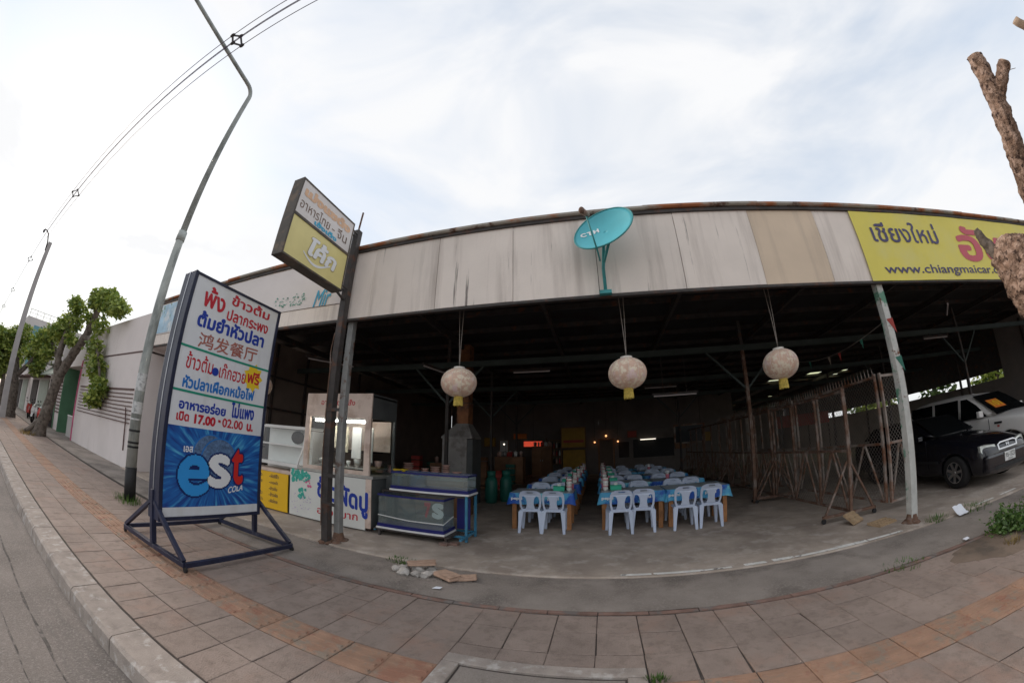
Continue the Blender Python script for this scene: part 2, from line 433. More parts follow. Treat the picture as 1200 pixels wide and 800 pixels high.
M['chunk'] = mat('concrete_chunk', (0.42, 0.39, 0.36), 0.95, var=0.25, vs=20, bump=0.6, bs=60, rnd_=0.15)
M['paper'] = mat('paper', (0.78, 0.80, 0.86), 0.7, var=0.04)
M['skylight'] = None
M['gas_green'] = mat('green_gas_bottle', (0.02, 0.13, 0.10), 0.4, var=0.1)
M['crate_red'] = mat('red_plastic', (0.45, 0.06, 0.05), 0.5, var=0.1, rnd_=0.2)
M['bowl'] = mat('bowl_pink', (0.55, 0.35, 0.30), 0.4, var=0.15, vs=8, rnd_=0.25)
M['cabinet'] = mat('brown_cabinet', (0.24, 0.12, 0.06), 0.6, var=0.2, vs=4, rnd_=0.2)
M['board_yellow'] = mat('ochre_board', (0.42, 0.24, 0.03), 0.6, var=0.15, vs=4)
M['board_red'] = mat('red_glow', (0.9, 0.10, 0.05), 0.5, var=0, emis=0.28)
M['warm_bulb'] = mat('warm_bulb', (1.0, 0.42, 0.16), 0.5, var=0, emis=1.2)
M['white_bulb'] = mat('white_bulb', (1.0, 0.9, 0.75), 0.5, var=0, emis=1.0)
M['board_dark'] = mat('dark_board', (0.02, 0.024, 0.03), 0.4, var=0.1)
M['banner_red'] = mat('red_banner', (0.42, 0.07, 0.05), 0.6, var=0.1)
M['concrete_pole'] = mat('concrete_pole', (0.36, 0.34, 0.335), 0.85, var=0.12, vs=2)
M['far_wall'] = mat('far_wall', (0.55, 0.52, 0.50), 0.85, var=0.08, vs=0.3)
M['far_glass'] = mat('far_window', (0.12, 0.26, 0.30), 0.25, var=0.1)
M['green_paint'] = mat('green_paint', (0.10, 0.22, 0.13), 0.6, var=0.15, vs=2)
M['awning'] = mat('awning', (0.30, 0.33, 0.28), 0.7, var=0.15, vs=3)
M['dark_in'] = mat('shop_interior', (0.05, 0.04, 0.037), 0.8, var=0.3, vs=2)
M['scooter_red'] = mat('scooter_red', (0.50, 0.05, 0.04), 0.3, var=0.05, coat=0.4)
M['scooter_white'] = mat('scooter_white', (0.62, 0.60, 0.58), 0.35, var=0.05)
M['flag_g'] = mat('flag_green', (0.035, 0.15, 0.11), 0.7, var=0.1)
M['flag_r'] = mat('flag_red', (0.32, 0.05, 0.04), 0.7, var=0.1)
M['flag_w'] = mat('flag_tan', (0.25, 0.2, 0.155), 0.7, var=0.1)
M['flag_b'] = mat('flag_pale', (0.2, 0.27, 0.27), 0.7, var=0.1)

# corrugated translucent roof light
sm = bpy.data.materials.new('translucent_roof_sheet')
sm.use_nodes = True
st_ = sm.node_tree
st_.nodes.remove(st_.nodes['Principled BSDF'])
tl_ = st_.nodes.new('ShaderNodeBsdfTranslucent')
tl_.inputs[0].default_value = (0.62, 0.66, 0.40, 1)
st_.links.new(tl_.outputs[0], st_.nodes['Material Output'].inputs[0])
M['skylight'] = sm


def ray_burst(name):
    """blue panel print: bright streaks fanning out from the emblem (a flat print)"""
    m = bpy.data.materials.new(name)
    m.use_nodes = True
    t = m.node_tree
    nn, ll = t.nodes, t.links
    b = nn['Principled BSDF']
    b.inputs['Roughness'].default_value = 0.4
    g_ = nn.new('ShaderNodeNewGeometry')
    sp = nn.new('ShaderNodeSeparateXYZ')
    ll.new(g_.outputs['Position'], sp.inputs[0])

    def mth(op, a, bb):
        q = nn.new('ShaderNodeMath')
        q.operation = op
        for i, v in enumerate((a, bb)):
            if isinstance(v, (int, float)):
                q.inputs[i].default_value = v
            else:
                ll.new(v, q.inputs[i])
        return q.outputs[0]
    dy = mth('SUBTRACT', sp.outputs[1], 2.95)
    dz = mth('SUBTRACT', sp.outputs[2], 1.02)
    ang = mth('ARCTAN2', dz, dy)
    rad = mth('SQRT', mth('ADD', mth('MULTIPLY', dy, dy), mth('MULTIPLY', dz, dz)), 0)
    cx = nn.new('ShaderNodeCombineXYZ')
    ll.new(mth('MULTIPLY', ang, 4.0), cx.inputs[0])
    ll.new(mth('MULTIPLY', rad, 0.9), cx.inputs[1])
    nz = nn.new('ShaderNodeTexNoise')
    nz.inputs['Scale'].default_value = 3.2
    nz.inputs['Detail'].default_value = 3
    ll.new(cx.outputs[0], nz.inputs[0])
    rp = nn.new('ShaderNodeValToRGB')
    e = rp.color_ramp.elements
    e[0].position, e[0].color = 0.34, (0.012, 0.045, 0.24, 1)
    e[1].position, e[1].color = 0.76, (0.12, 0.50, 0.72, 1)
    e2 = e.new(0.55)
    e2.color = (0.015, 0.14, 0.45, 1)
    ll.new(nz.outputs[0], rp.inputs[0])
    ll.new(rp.outputs[0], b.inputs['Base Color'])
    return m


M['burst'] = ray_burst('est_burst_print')


# ---------------------------------------------------------------- mesh helpers
class MB:
    def __init__(s):
        s.v, s.f = [], []

    def add(s, vs_, fs):
        o = len(s.v)
        s.v += [tuple(p) for p in vs_]
        s.f += [tuple(i + o for i in f) for f in fs]
        return s

    def box(s, x0, x1, y0, y1, z0, z1):
        return s.add([(x0, y0, z0), (x1, y0, z0), (x1, y1, z0), (x0, y1, z0), (x0, y0, z1), (x1, y0, z1), (x1, y1, z1), (x0, y1, z1)],
                     [(0, 3, 2, 1), (4, 5, 6, 7), (0, 1, 5, 4), (1, 2, 6, 5), (2, 3, 7, 6), (3, 0, 4, 7)])

    def bar(s, a, b, wd, ht=None, up=(0, 0, 1)):
        """box bar between two points, wd across, ht along 'up'"""
        a, b = Vector(a), Vector(b)
        ht = ht or wd
        d = (b - a).normalized()
        u = Vector(up)
        if abs(d.dot(u)) > 0.95:
            u = Vector((0, 1, 0)) if abs(d.y) < 0.9 else Vector((1, 0, 0))
        sx = d.cross(u).normalized() * wd / 2
        sy = sx.cross(d).normalized() * ht / 2
        q = [a - sx - sy, a + sx - sy, a + sx + sy, a - sx + sy]
        q += [p + (b - a) for p in q]
        return s.add(q, [(0, 3, 2, 1), (4, 5, 6, 7), (0, 1, 5, 4), (1, 2, 6, 5), (2, 3, 7, 6), (3, 0, 4, 7)])

    def tube(s, pts, r, n=8, cap=True):
        pts = [Vector(p) for p in pts]
        rs = r if isinstance(r, (list, tuple)) else [r] * len(pts)
        o = len(s.v)
        prev = None
        for i, p in enumerate(pts):
            d = (pts[min(i + 1, len(pts) - 1)] - pts[max(i - 1, 0)]).normalized()
            if prev is None:
                a = Vector((0, 0, 1)) if abs(d.z) < 0.9 else Vector((1, 0, 0))
                u = d.cross(a).normalized()
            else:
                u = (prev - d * prev.dot(d)).normalized()
            prev = u
            vv = d.cross(u)
            for k in range(n):
                t = 2 * math.pi * k / n
                s.v.append(tuple(p + (u * math.cos(t) + vv * math.sin(t)) * rs[i]))
        for i in range(len(pts) - 1):
            for k in range(n):
                k2 = (k + 1) % n
                s.f.append((o + i * n + k, o + i * n + k2, o + (i + 1) * n + k2, o + (i + 1) * n + k))
        if cap:
            s.f.append(tuple(o + k for k in reversed(range(n))))
            e = o + (len(pts) - 1) * n
            s.f.append(tuple(e + k for k in range(n)))
        return s

    def lathe(s, prof, n=20, c=(0, 0, 0), axis='z', closed=False):
        o = len(s.v)
        for r_, h in prof:
            for k in range(n):
                t = 2 * math.pi * k / n
                a, b = r_ * math.cos(t), r_ * math.sin(t)
                p = {'z': (a, b, h), 'x': (h, a, b), 'y': (b, h, a)}[axis]
                s.v.append((p[0] + c[0], p[1] + c[1], p[2] + c[2]))
        m_ = len(prof)
        for i in range(m_ - 1):
            for k in range(n):
                k2 = (k + 1) % n
                s.f.append((o + i * n + k, o + i * n + k2, o + (i + 1) * n + k2, o + (i + 1) * n + k))
        if not closed:
            if prof[0][0] > 1e-4:
                s.f.append(tuple(o + k for k in reversed(range(n))))
            if prof[-1][0] > 1e-4:
                s.f.append(tuple(o + (m_ - 1) * n + k for k in range(n)))
        return s

    def plate(s, outer, holes, t, fn):
        """flat outline with holes, thickness t along local n; fn(u, v, n) -> xyz"""
        loops = [outer] + list(holes)
        pts3 = [[Vector((a, b, 0)) for a, b in lp] for lp in loops]
        tris = tessellate_polygon(pts3)
        flat = [p for lp in loops for p in lp]
        nv = len(flat)
        o = len(s.v)
        for nn_ in (t / 2, -t / 2):
            for a, b in flat:
                s.v.append(tuple(fn(a, b, nn_)))
        for tr in tris:
            a, b, c = (flat[i] for i in tr)
            ar = (b[0] - a[0]) * (c[1] - a[1]) - (c[0] - a[0]) * (b[1] - a[1])
            tr = tr if ar > 0 else tr[::-1]
            s.f.append(tuple(o + i for i in tr))
            s.f.append(tuple(o + nv + i for i in tr[::-1]))
        k0 = 0
        for lp in loops:
            m_ = len(lp)
            for k in range(m_):
                i, j = k0 + k, k0 + (k + 1) % m_
                s.f.append((o + i, o + nv + i, o + nv + j, o + j))
            k0 += m_
        return s

    def ball(s, c, r, n=8, m_=6):
        rx, ry, rz = r if isinstance(r, (tuple, list)) else (r, r, r)
        o = len(s.v)
        for i in range(m_ + 1):
            ph = math.pi * i / m_
            for k in range(n):
                t = 2 * math.pi * k / n
                s.v.append((c[0] + rx * math.sin(ph) * math.cos(t), c[1] + ry * math.sin(ph) * math.sin(t), c[2] - rz * math.cos(ph)))
        for i in range(m_):
            for k in range(n):
                k2 = (k + 1) % n
                s.f.append((o + i * n + k, o + i * n + k2, o + (i + 1) * n + k2, o + (i + 1) * n + k))
        return s

    def mesh(s, name, m=None, smooth=False):
        me = bpy.data.meshes.new(name)
        me.from_pydata(s.v, [], s.f)
        if m:
            me.materials.append(M[m] if isinstance(m, str) else m)
        if smooth:
            me.polygons.foreach_set('use_smooth', [True] * len(me.polygons))
        me.update()
        return me

    def build(s, name, m, parent=None, smooth=False, world=True, bevel=0, sub=0, auto=0):
        """one mesh object; with a parent the vertices are taken as world positions unless world=False"""
        if parent is not None and world:
            l = parent.location
            s.v = [(a - l.x, b - l.y, c - l.z) for a, b, c in s.v]
        o = bpy.data.objects.new(name, s.mesh(name, m, smooth))
        COL.objects.link(o)
        o.parent = parent
        if bevel:
            md = o.modifiers.new('bevel', 'BEVEL')
            md.width = bevel
            md.segments = 2
            md.limit_method = 'ANGLE'
        if sub:
            md = o.modifiers.new('sub', 'SUBSURF')
            md.levels = md.render_levels = sub
        return o


def tag(o, label, cat, group=None):
    o['label'] = label
    o['category'] = cat
    if group:
        o['group'] = group
    return o


def thing(name, label, cat, loc=(0, 0, 0), group=None, rz=0):
    o = bpy.data.objects.new(name, None)
    COL.objects.link(o)
    o.location = loc
    o.rotation_euler = (0, 0, rz)
    o.empty_display_size = 0.1
    return tag(o, label, cat, group)


def struct(o):
    o['kind'] = 'structure'
    return o


def stuff(o):
    o['kind'] = 'stuff'
    return o


CH = {}


def children(o):
    return [c for c in COL.objects if c.parent == o]


def copy_tree(src, kids, loc, rz, label, group=None):
    r_ = src.copy()
    COL.objects.link(r_)
    r_.location = loc
    r_.rotation_euler = (0, 0, rz)
    r_['label'] = label
    if group:
        r_['group'] = group
    for ch, sub_ in kids:
        c = ch.copy()
        COL.objects.link(c)
        c.parent = r_
        for g_ in sub_:
            d = g_.copy()
            COL.objects.link(d)
            d.parent = c
    return r_


def tree_of(o):
    return [(c, children(c)) for c in children(o)]


# ---------------------------------------------------------------- lettering: glyph outlines filled row by row
TXT = {}


def glyph_cells(body, res=72, bold=0.0):
    key = (body, res, bold)
    if key in TXT:
        return TXT[key]
    c = bpy.data.curves.new('lettering', 'FONT')
    c.body = body
    c.size = 1.0
    o = bpy.data.objects.new('lettering', c)
    COL.objects.link(o)
    dg = bpy.context.evaluated_depsgraph_get()
    cu = o.to_curve(dg)
    segs = []
    for sp in cu.splines:
        bp = sp.bezier_points
        n = len(bp)
        pl = []
        for i in range(n):
            a, b = bp[i], bp[(i + 1) % n]
            p0, p1, p2, p3 = a.co, a.handle_right, b.handle_left, b.co
            for k in range(6):
                t = k / 6
                q = (1 - t)
                pl.append((q ** 3 * p0.x + 3 * q * q * t * p1.x + 3 * q * t * t * p2.x + t ** 3 * p3.x,
                           q ** 3 * p0.y + 3 * q * q * t * p1.y + 3 * q * t * t * p2.y + t ** 3 * p3.y))
        for i in range(len(pl)):
            segs.append((pl[i], pl[(i + 1) % len(pl)]))
    o.to_curve_clear()
    bpy.data.objects.remove(o)
    bpy.data.curves.remove(c)
    xs = [p[0] for s_ in segs for p in s_]
    ys = [p[1] for s_ in segs for p in s_]
    x0, x1, y0, y1 = min(xs), max(xs), min(ys), max(ys)
    pad = int(math.ceil(bold * res)) + 1
    W = int((x1 - x0) * res) + 2 + 2 * pad
    H = int((y1 - y0) * res) + 2 + 2 * pad
    acc = np.zeros((H, W + 1), np.int32)
    for (ax, ay), (bx, by) in segs:
        if ay == by:
            continue
        sgn = 1 if by > ay else -1
        lo_, hi_ = (ay, by) if ay < by else (by, ay)
        r0 = int(math.ceil((lo_ - y0) * res - 0.5))
        r1 = int(math.ceil((hi_ - y0) * res - 0.5))
        for r_ in range(r0, r1):
            yy = (r_ + 0.5) / res + y0
            xx = ax + (bx - ax) * (yy - ay) / (by - ay)
            ci = int(round((xx - x0) * res)) + pad
            if 0 <= r_ + pad < H:
                acc[r_ + pad, min(max(ci, 0), W)] += sgn
    bm_ = (np.cumsum(acc, 1)[:, :W] != 0)
    k = int(round(bold * res))
    if k:
        src = bm_.copy()
        for dy in range(-k, k + 1):
            for dx in range(-k, k + 1):
                if dx * dx + dy * dy <= k * k + 0.5:
                    bm_ |= np.roll(np.roll(src, dy, 0), dx, 1)
    rows = np.where(bm_.any(1))[0]
    cols = np.where(bm_.any(0))[0]
    bm_ = bm_[rows[0]:rows[-1] + 1, cols[0]:cols[-1] + 1]
    H, W = bm_.shape
    rects, open_ = [], {}
    for r_ in range(H + 1):
        runs = set()
        if r_ < H:
            d = np.diff(np.concatenate(([0], bm_[r_].astype(np.int8), [0])))
            runs = set(zip(np.where(d == 1)[0].tolist(), np.where(d == -1)[0].tolist()))
        for k_ in [k_ for k_ in open_ if k_ not in runs]:
            rects.append((k_[0], k_[1], open_.pop(k_), r_))
        for k_ in runs:
            open_.setdefault(k_, r_)
    res_ = ([(a / W, b / W, c_ / H, d_ / H) for a, b, c_, d_ in rects], W / H)
    TXT[key] = res_
    return res_


def lettering(mb, body, p00, p10, p01, bold=0.0, res=72, keep=False, shear=0.0):
    """fill the parallelogram p00 (lower left), p10 (lower right), p01 (upper left) with the words"""
    rects, asp = glyph_cells(body, res, bold)
    p00, p10, p01 = Vector(p00), Vector(p10), Vector(p01)
    ex, ey = p10 - p00, p01 - p00
    if keep:
        ex = ex.normalized() * ey.length * asp
    for a, b, c, d in rects:
        q = [p00 + ex * u + ey * v + ex.normalized() * (shear * v * ey.length) for u, v in ((a, c), (b, c), (b, d), (a, d))]
        mb.add(q, [(0, 1, 2, 3)])
    return mb


def px_text(mb, body, quad, plane, val, **kw):
    """quad: photo pixels lower left, lower right, upper left of the words on the plane x=val or y=val"""
    f = on_x if plane == 'x' else on_y
    a, b, c = (f(*q, val) for q in quad)
    if plane == 'x':      # keep vertical strokes vertical
        c = Vector((val, a.y, c.z))
    else:
        c = Vector((a.x, val, c.z))
    return lettering(mb, body, a, b, c, **kw)


# ================================================================ GROUND
struct(MB().add([(-900, -900, -0.22), (900, -900, -0.22), (900, 900, -0.22), (-900, 900, -0.22)], [(0, 1, 2, 3)]).build('ground', 'earth'))
struct(MB().box(-160, 60, -11, 0.955, -0.215, -0.14).build('road', 'asphalt'))

KY0, KY1 = 0.94, 1.205
kerb = struct(MB().box(-160, 60, KY0 + 0.03, KY1 - 0.01, -0.2, -0.03).build('kerb', 'joint'))


def kerb_stone(ln, seed):
    r_ = random.Random(seed)
    prof = [(KY0 - 0.035, -0.18), (KY0 - 0.005, -0.02), (KY0 + 0.02, 0.004), (KY1 - 0.01, 0.006), (KY1, -0.006), (KY1, -0.18)]
    mb = MB()
    n = len(prof)
    seg = 8
    for i in range(seg + 1):
        x = ln * i / seg
        for j, (y, z) in enumerate(prof):
            jit = 0.0025 if 0 < i < seg and j in (1, 2, 3) else 0
            mb.v.append((x, y + r_.uniform(-jit, jit), z + r_.uniform(-jit, jit)))
    for i in range(seg):
        for j in range(n - 1):
            a = i * n + j
            mb.f.append((a, a + n, a + n + 1, a + 1))
    mb.f.append(tuple(range(n)))
    mb.f.append(tuple(seg * n + k for k in reversed(range(n))))
    return mb.mesh('kerb_stone', 'kerb')


KM = [kerb_stone(0.985, s) for s in range(4)]
for i in range(40):
    o = bpy.data.objects.new('kerb_stone', KM[i % 4])
    COL.objects.link(o)
    o.parent = kerb
    o.location = (-36 + i * 1.0, rnd.uniform(-0.004, 0.004), rnd.uniform(-0.003, 0.003))
far = MB().box(-160, -36.01, KY0, KY1, -0.18, 0.0)
far.box(4.01, 60, KY0, KY1, -0.18, 0.0)
far.build('kerb_run', 'kerb', kerb)

sm_ = MB()
for yb_, wv in ((0.52, .022), (0.30, .012), (-1.9, .02)):
    for i in range(160):
        x0_, x1_ = -40 + i * .28, -40 + (i + 1) * .28
        f = lambda x: yb_ + .05 * noise.noise(Vector((x * .6, yb_, 0))) + .02 * noise.noise(Vector((x * 4, yb_, 0)))
        g2 = lambda x: wv * (1 + .9 * noise.noise(Vector((x * 3, yb_, 5))))
        sm_.add([(x0_, f(x0_), -.137), (x1_, f(x1_), -.137), (x1_, f(x1_) + g2(x1_), -.137), (x0_, f(x0_) + g2(x0_), -.137)], [(0, 1, 2, 3)])
road = bpy.data.objects['road']
stuff(sm_.build('tar_seam', 'tar', road, world=False))

# ---- sidewalk: joint bed with single tiles
side = struct(MB().box(-160, 60, 1.195, 3.46, -0.2, -0.012).build('sidewalk', 'joint'))
PX = 0.356
X0 = -0.01


def tile_mesh(wd, dp, name, m, ridges=0, seed=0):
    mb = MB()
    c = 0.005
    rt = random.Random(seed)
    jc = [(rt.uniform(-.003, .003) + (rt.uniform(-.012, 0) if rt.random() < .12 else 0), rt.uniform(-.003, .003)) for _ in range(4)]
    z0, z1, z2 = -0.05, -0.004, 0.0
    v = []
    for (ix, iz) in ((0, z0), (0, z1), (c, z2)):
        q4 = [(ix, ix, iz), (wd - ix, ix, iz), (wd - ix, dp - ix, iz), (ix, dp - ix, iz)]
        v += [(a + (jx if a > wd / 2 else -jx), b + jy, z - (.006 if abs(jx) > .01 and iz > -.01 else 0)) for (a, b, z), (jx, jy) in zip(q4, jc)]
    f = [(8, 9, 10, 11)]
    for l_ in (0, 4):
        for k in range(4):
            f.append((l_ + k, l_ + (k + 1) % 4, l_ + 4 + (k + 1) % 4, l_ + 4 + k))
    mb.add(v, f)
    for k in range(ridges):
        y0 = dp * (k + 0.5) / ridges - 0.018
        y1 = y0 + 0.036
        a, b = 0.015, wd - 0.015
        mb.add([(a, y0, -0.001), (b, y0, -0.001), (b, y1, -0.001), (a, y1, -0.001), (a + .006, y0 + .007, .011), (b - .006, y0 + .007, .011), (b - .006, y1 - .007, .011), (a + .006, y1 - .007, .011)],
               [(4, 5, 6, 7), (0, 1, 5, 4), (1, 2, 6, 5), (2, 3, 7, 6), (3, 0, 4, 7)])
    return mb.mesh(name, m)


G = 0.0055
ROWS = [(1.225, 1.605, 0), (1.605, 1.97, 0), (1.97, 2.32, 1), (2.32, 2.695, 0), (2.695, 3.07, 0), (3.07, 3.41, 0)]
MAN = (-1.078 + 0.004, 0.346 - 0.004, 1.45, 2.50)               # drain cover set into the tiles
cols = list(range(-27, 15))
TM = [[tile_mesh(PX - G, y1 - y0 - G, 'tactile_tile' if t else 'paving_tile', 'tactile' if t else 'tile', 4 if t else 0, sd__ + 10 * i_) for sd__ in range(5)] for i_, (y0, y1, t) in enumerate(ROWS)]
CUT = tile_mesh(PX - G, 2.695 - 2.50 - G, 'paving_tile', 'tile')
farm, fart = MB(), MB()
for k in range(-118, 45):
    for (y0, y1, t), mes in zip(ROWS, TM):
        x = X0 + k * PX
        me = rnd.choice(mes)
        if -3 <= k <= 0 and y1 > MAN[2]:
            if y0 < 2.4 and y1 < 2.6:
                continue
            if y0 < MAN[3] < y1:
                me = CUT
                y0 = MAN[3]
        if k in cols:
            o = bpy.data.objects.new(me.name.split('.')[0], me)
            COL.objects.link(o)
            o.parent = side
            o.location = (x + G / 2, y0 + G / 2, rnd.uniform(-0.003, 0.003))
            o.rotation_euler = (rnd.uniform(-0.005, 0.005), rnd.uniform(-0.005, 0.005), 0)
        else:
            (fart if t else farm).box(x + G / 2, x + PX - G / 2, y0 + G / 2, y1 - G / 2, -0.05, rnd.uniform(-0.003, 0.002))
stuff(farm.build('paving_tiles', 'tile', side))
stuff(fart.build('tactile_tiles', 'tactile', side))

# ---- drain cover with its concrete frame
dc = thing('drain_cover', 'concrete drain cover in a raised concrete frame, set in the sidewalk', 'drain cover', (-0.38, 2.0, 0))
a0, a1, b0, b1 = MAN
MB().box(a0, a1, b1 - 0.12, b1, -0.06, 0.012).build('frame', 'kerb', dc, bevel=0.008)
MB().box(a0, a0 + 0.13, b0, b1 - 0.123, -0.06, 0.011).build('frame', 'kerb', dc, bevel=0.008)
MB().box(a1 - 0.13, a1, b0, b1 - 0.123, -0.06, 0.011).build('frame', 'kerb', dc, bevel=0.008)
MB().box(a0 + 0.145, a1 - 0.145, b0, b1 - 0.137, -0.06, -0.006).build('lid', 'apron', dc, bevel=0.006)
MB().box(-0.5, -0.26, 1.9, 1.93, -0.01, 0.004).build('lift_slot', 'black', dc)

# ---- edging strip, driveway apron, floor slab
edge = struct(MB().box(-40, 12, 3.415, 3.50, -0.2, -0.006).build('edging', 'joint'))
EM = [MB().box(0, 0.46, 0, 0.062, -0.05, 0.0).mesh('edging_block', 'redstrip')]
for k in range(-16, 16):
    o = bpy.data.objects.new('edging_block', EM[0])
    COL.objects.link(o)
    o.parent = edge
    o.location = (k * 0.47, 3.425 + rnd.uniform(-.004, .004), 0.006 + rnd.uniform(-.003, .004))
ap = MB()
nx = 120
for i in range(nx + 1):
    x = -160 + 180 * i / nx if i < nx else 22
    for y, z in ((3.495, 0.004), (3.8, 0.018), (4.2, 0.02), (4.43, 0.012)):
        ap.v.append((x, y + (0.0 if y > 3.6 else 0.012 * noise.noise(Vector((x * 2, 0, 0)))), z))
for i in range(nx):
    for j in range(3):
        a = i * 4 + j
        ap.f.append((a, a + 4, a + 5, a + 1))
struct(ap.build('driveway', 'apron'))
struct(MB().box(-12.4, 22, 4.42, 36, -0.2, 0.035).build('floor', 'floor', bevel=0.01))
struct(MB().box(-160, -12.41, 4.40, 9, -0.2, 0.01).build('side_ground', 'apron'))
# painted line along the slab edge, broken by wear
ln = MB()
x = 0.25
while x < 4.0:
    l_ = rnd.uniform(0.25, 0.7)
    wv = rnd.uniform(0.05, 0.085)
    ln.add([(x, 4.445, 0.039), (x + l_, 4.445 + rnd.uniform(-.008, .008), 0.039), (x + l_, 4.445 + wv, 0.039), (x, 4.445 + wv + rnd.uniform(-.01, .01), 0.039)], [(0, 1, 2, 3)])
    x += l_ + (rnd.uniform(0.0, 0.03) if rnd.random() < 0.75 else rnd.uniform(0.05, 0.2))
for xx, yy in ((5.9, 4.48), (6.6, 4.5), (7.4, 4.5)):
    ln.add([(xx, yy, 0.039), (xx + .5, yy + .01, 0.039), (xx + .5, yy + .06, 0.039), (xx, yy + .05, 0.039)], [(0, 1, 2, 3)])
struct(ln.build('painted_line', 'whitepaint'))
# bare soil over the worn end of the sidewalk
so = MB()
cx_, cy_ = 5.1, 3.1
ring = [(cx_, cy_, 0.03)]
for k in range(28):
    t = 2 * math.pi * k / 28
    rr = 1.0 + 0.22 * noise.noise(Vector((math.cos(t) * 2, math.sin(t) * 2, 4)))
    ring.append((cx_ + 1.55 * rr * math.cos(t), cy_ + 0.42 * rr * math.sin(t), -0.006))
    ring.append((cx_ + 0.9 * rr * math.cos(t), cy_ + 0.25 * rr * math.sin(t), 0.02))
fs = []
for k in range(28):
    a, b = 1 + 2 * k, 1 + 2 * ((k + 1) % 28)
    fs += [(a, b, b + 1, a + 1), (a + 1, b + 1, 0)]
struct(MB().add(ring, fs).build('bare_soil', 'earth', smooth=True))

# ================================================================ RESTAURANT HALL
FY = 4.60                                        # street face of the fascia
hall = thing('restaurant_hall', 'open-fronted restaurant hall with stained white fascia, rusty roof edge and dark steel roof', 'building', (0, 4.6, 0))
FZ0, FZ1 = 3.60, 4.84
# fascia sheets, about 1.2 m each
xs_ = [-12.3 + 1.21 * i for i in range(0, 14)]   # up to 3.43...
edges = []
x = 2.53
while x > -12.4:
    edges.append(x)
    x -= 1.205
edges = sorted(edges) + [3.72]
x = 3.72
while x < 14:
    x += 1.205
    edges.append(x)
for a, b in zip(edges[:-1], edges[1:]):
    be = 2.4 < a < 2.6
    dz = rnd.uniform(-0.006, 0.006)
    MB().box(a + 0.004, b - 0.004, FY + rnd.uniform(0, 0.012), FY + 0.03, FZ0 + dz, FZ1).build('fascia_panel', 'fascia_beige' if be else 'fascia', hall)
XL, XR = edges[0], edges[-1]
MB().box(XL, XR, FY - 0.012, FY + 0.06, FZ0 - 0.045, FZ0 - 0.007).build('fascia_rail', 'dark_steel', hall)
# roof edge: dark gutter line and rusty cap lengths
MB().box(XL - 0.1, XR, FY - 0.03, FY + 0.04, FZ1 + 0.001, FZ1 + 0.055).build('gutter_board', 'dark_steel', hall)
x = XL - 0.15
while x < XR:
    ln_ = rnd.uniform(1.8, 2.6)
    dz = rnd.uniform(-0.012, 0.012)
    prof = [(FY - 0.055, 0.056), (FY - 0.075, 0.075), (FY - 0.07, 0.115), (FY - 0.03, 0.14), (FY + 0.12, 0.13), (FY + 0.12, 0.058)]
    mb = MB()
    for xx in (x, min(x + ln_ + 0.03, XR)):
        mb.v += [(xx, y, FZ1 + z + dz) for y, z in prof]
    mb.f += [(i, (i + 1) % 6, 6 + (i + 1) % 6, 6 + i) for i in range(6)] + [(5, 4, 3, 2, 1, 0), (6, 7, 8, 9, 10, 11)]
    mb.build('roof_cap', 'cap', hall)
    x += ln_


def roof_z(y):
    return 4.80 - (y - 4.6) * 0.018


# roof sheet, left open where the translucent sheets lie
RY0, RY1, RX0, RX1 = 4.66, 35.0, -12.2, 18.6
sky_spots = [(9.9, 19.0, 0.9, 1.4), (11.9, 18.7, 0.9, 1.4), (13.9, 18.9, 0.9, 1.4), (13.2, 27.0, 0.9, 2.0), (10.8, 30.5, 0.9, 2.0)]
gx = sorted(set([RX0, RX1] + [s_[0] for s_ in sky_spots] + [s_[0] + s_[2] for s_ in sky_spots]))
gy = sorted(set([RY0, RY1] + [s_[1] for s_ in sky_spots] + [s_[1] + s_[3] for s_ in sky_spots]))
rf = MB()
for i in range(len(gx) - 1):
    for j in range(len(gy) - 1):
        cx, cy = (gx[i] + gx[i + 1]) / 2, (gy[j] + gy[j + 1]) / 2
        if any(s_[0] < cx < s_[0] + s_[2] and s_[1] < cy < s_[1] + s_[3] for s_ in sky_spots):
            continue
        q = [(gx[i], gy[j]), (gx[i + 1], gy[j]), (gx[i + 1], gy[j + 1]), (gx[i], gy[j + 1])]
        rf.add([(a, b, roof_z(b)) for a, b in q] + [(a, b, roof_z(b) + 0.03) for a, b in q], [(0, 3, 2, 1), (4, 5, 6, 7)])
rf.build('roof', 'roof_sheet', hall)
for (sx, sy, sw, sl) in sky_spots:
    MB().add([(sx - .02, sy - .02, roof_z(sy) + 0.04), (sx + sw + .02, sy - .02, roof_z(sy) + 0.04), (sx + sw + .02, sy + sl + .02, roof_z(sy + sl) + 0.04), (sx - .02, sy + sl + .02, roof_z(sy + sl) + 0.04)], [(0, 1, 2, 3)]).build('roof_light', 'skylight', hall)
# purlins along X
y = 5.3
while y < 34:
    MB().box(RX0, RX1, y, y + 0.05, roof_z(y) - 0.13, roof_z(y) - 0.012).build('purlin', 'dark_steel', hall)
    y += 1.15
# rafters along Y
for x in (-9.0, -6.4, -3.75, -1.0, 1.8, 4.64, 7.4, 10.2, 13.0, 15.8):
    MB().add([(x - .04, 4.7, roof_z(4.7) - .30), (x + .04, 4.7, roof_z(4.7) - .30), (x + .04, 34.5, roof_z(34.5) - .30), (x - .04, 34.5, roof_z(34.5) - .30),
              (x - .04, 4.7, roof_z(4.7) - .133), (x + .04, 4.7, roof_z(4.7) - .133), (x + .04, 34.5, roof_z(34.5) - .133), (x - .04, 34.5, roof_z(34.5) - .133)],
             [(0, 3, 2, 1), (4, 5, 6, 7), (0, 1, 5, 4), (1, 2, 6, 5), (2, 3, 7, 6), (3, 0, 4, 7)]).build('rafter', 'dark_steel', hall)
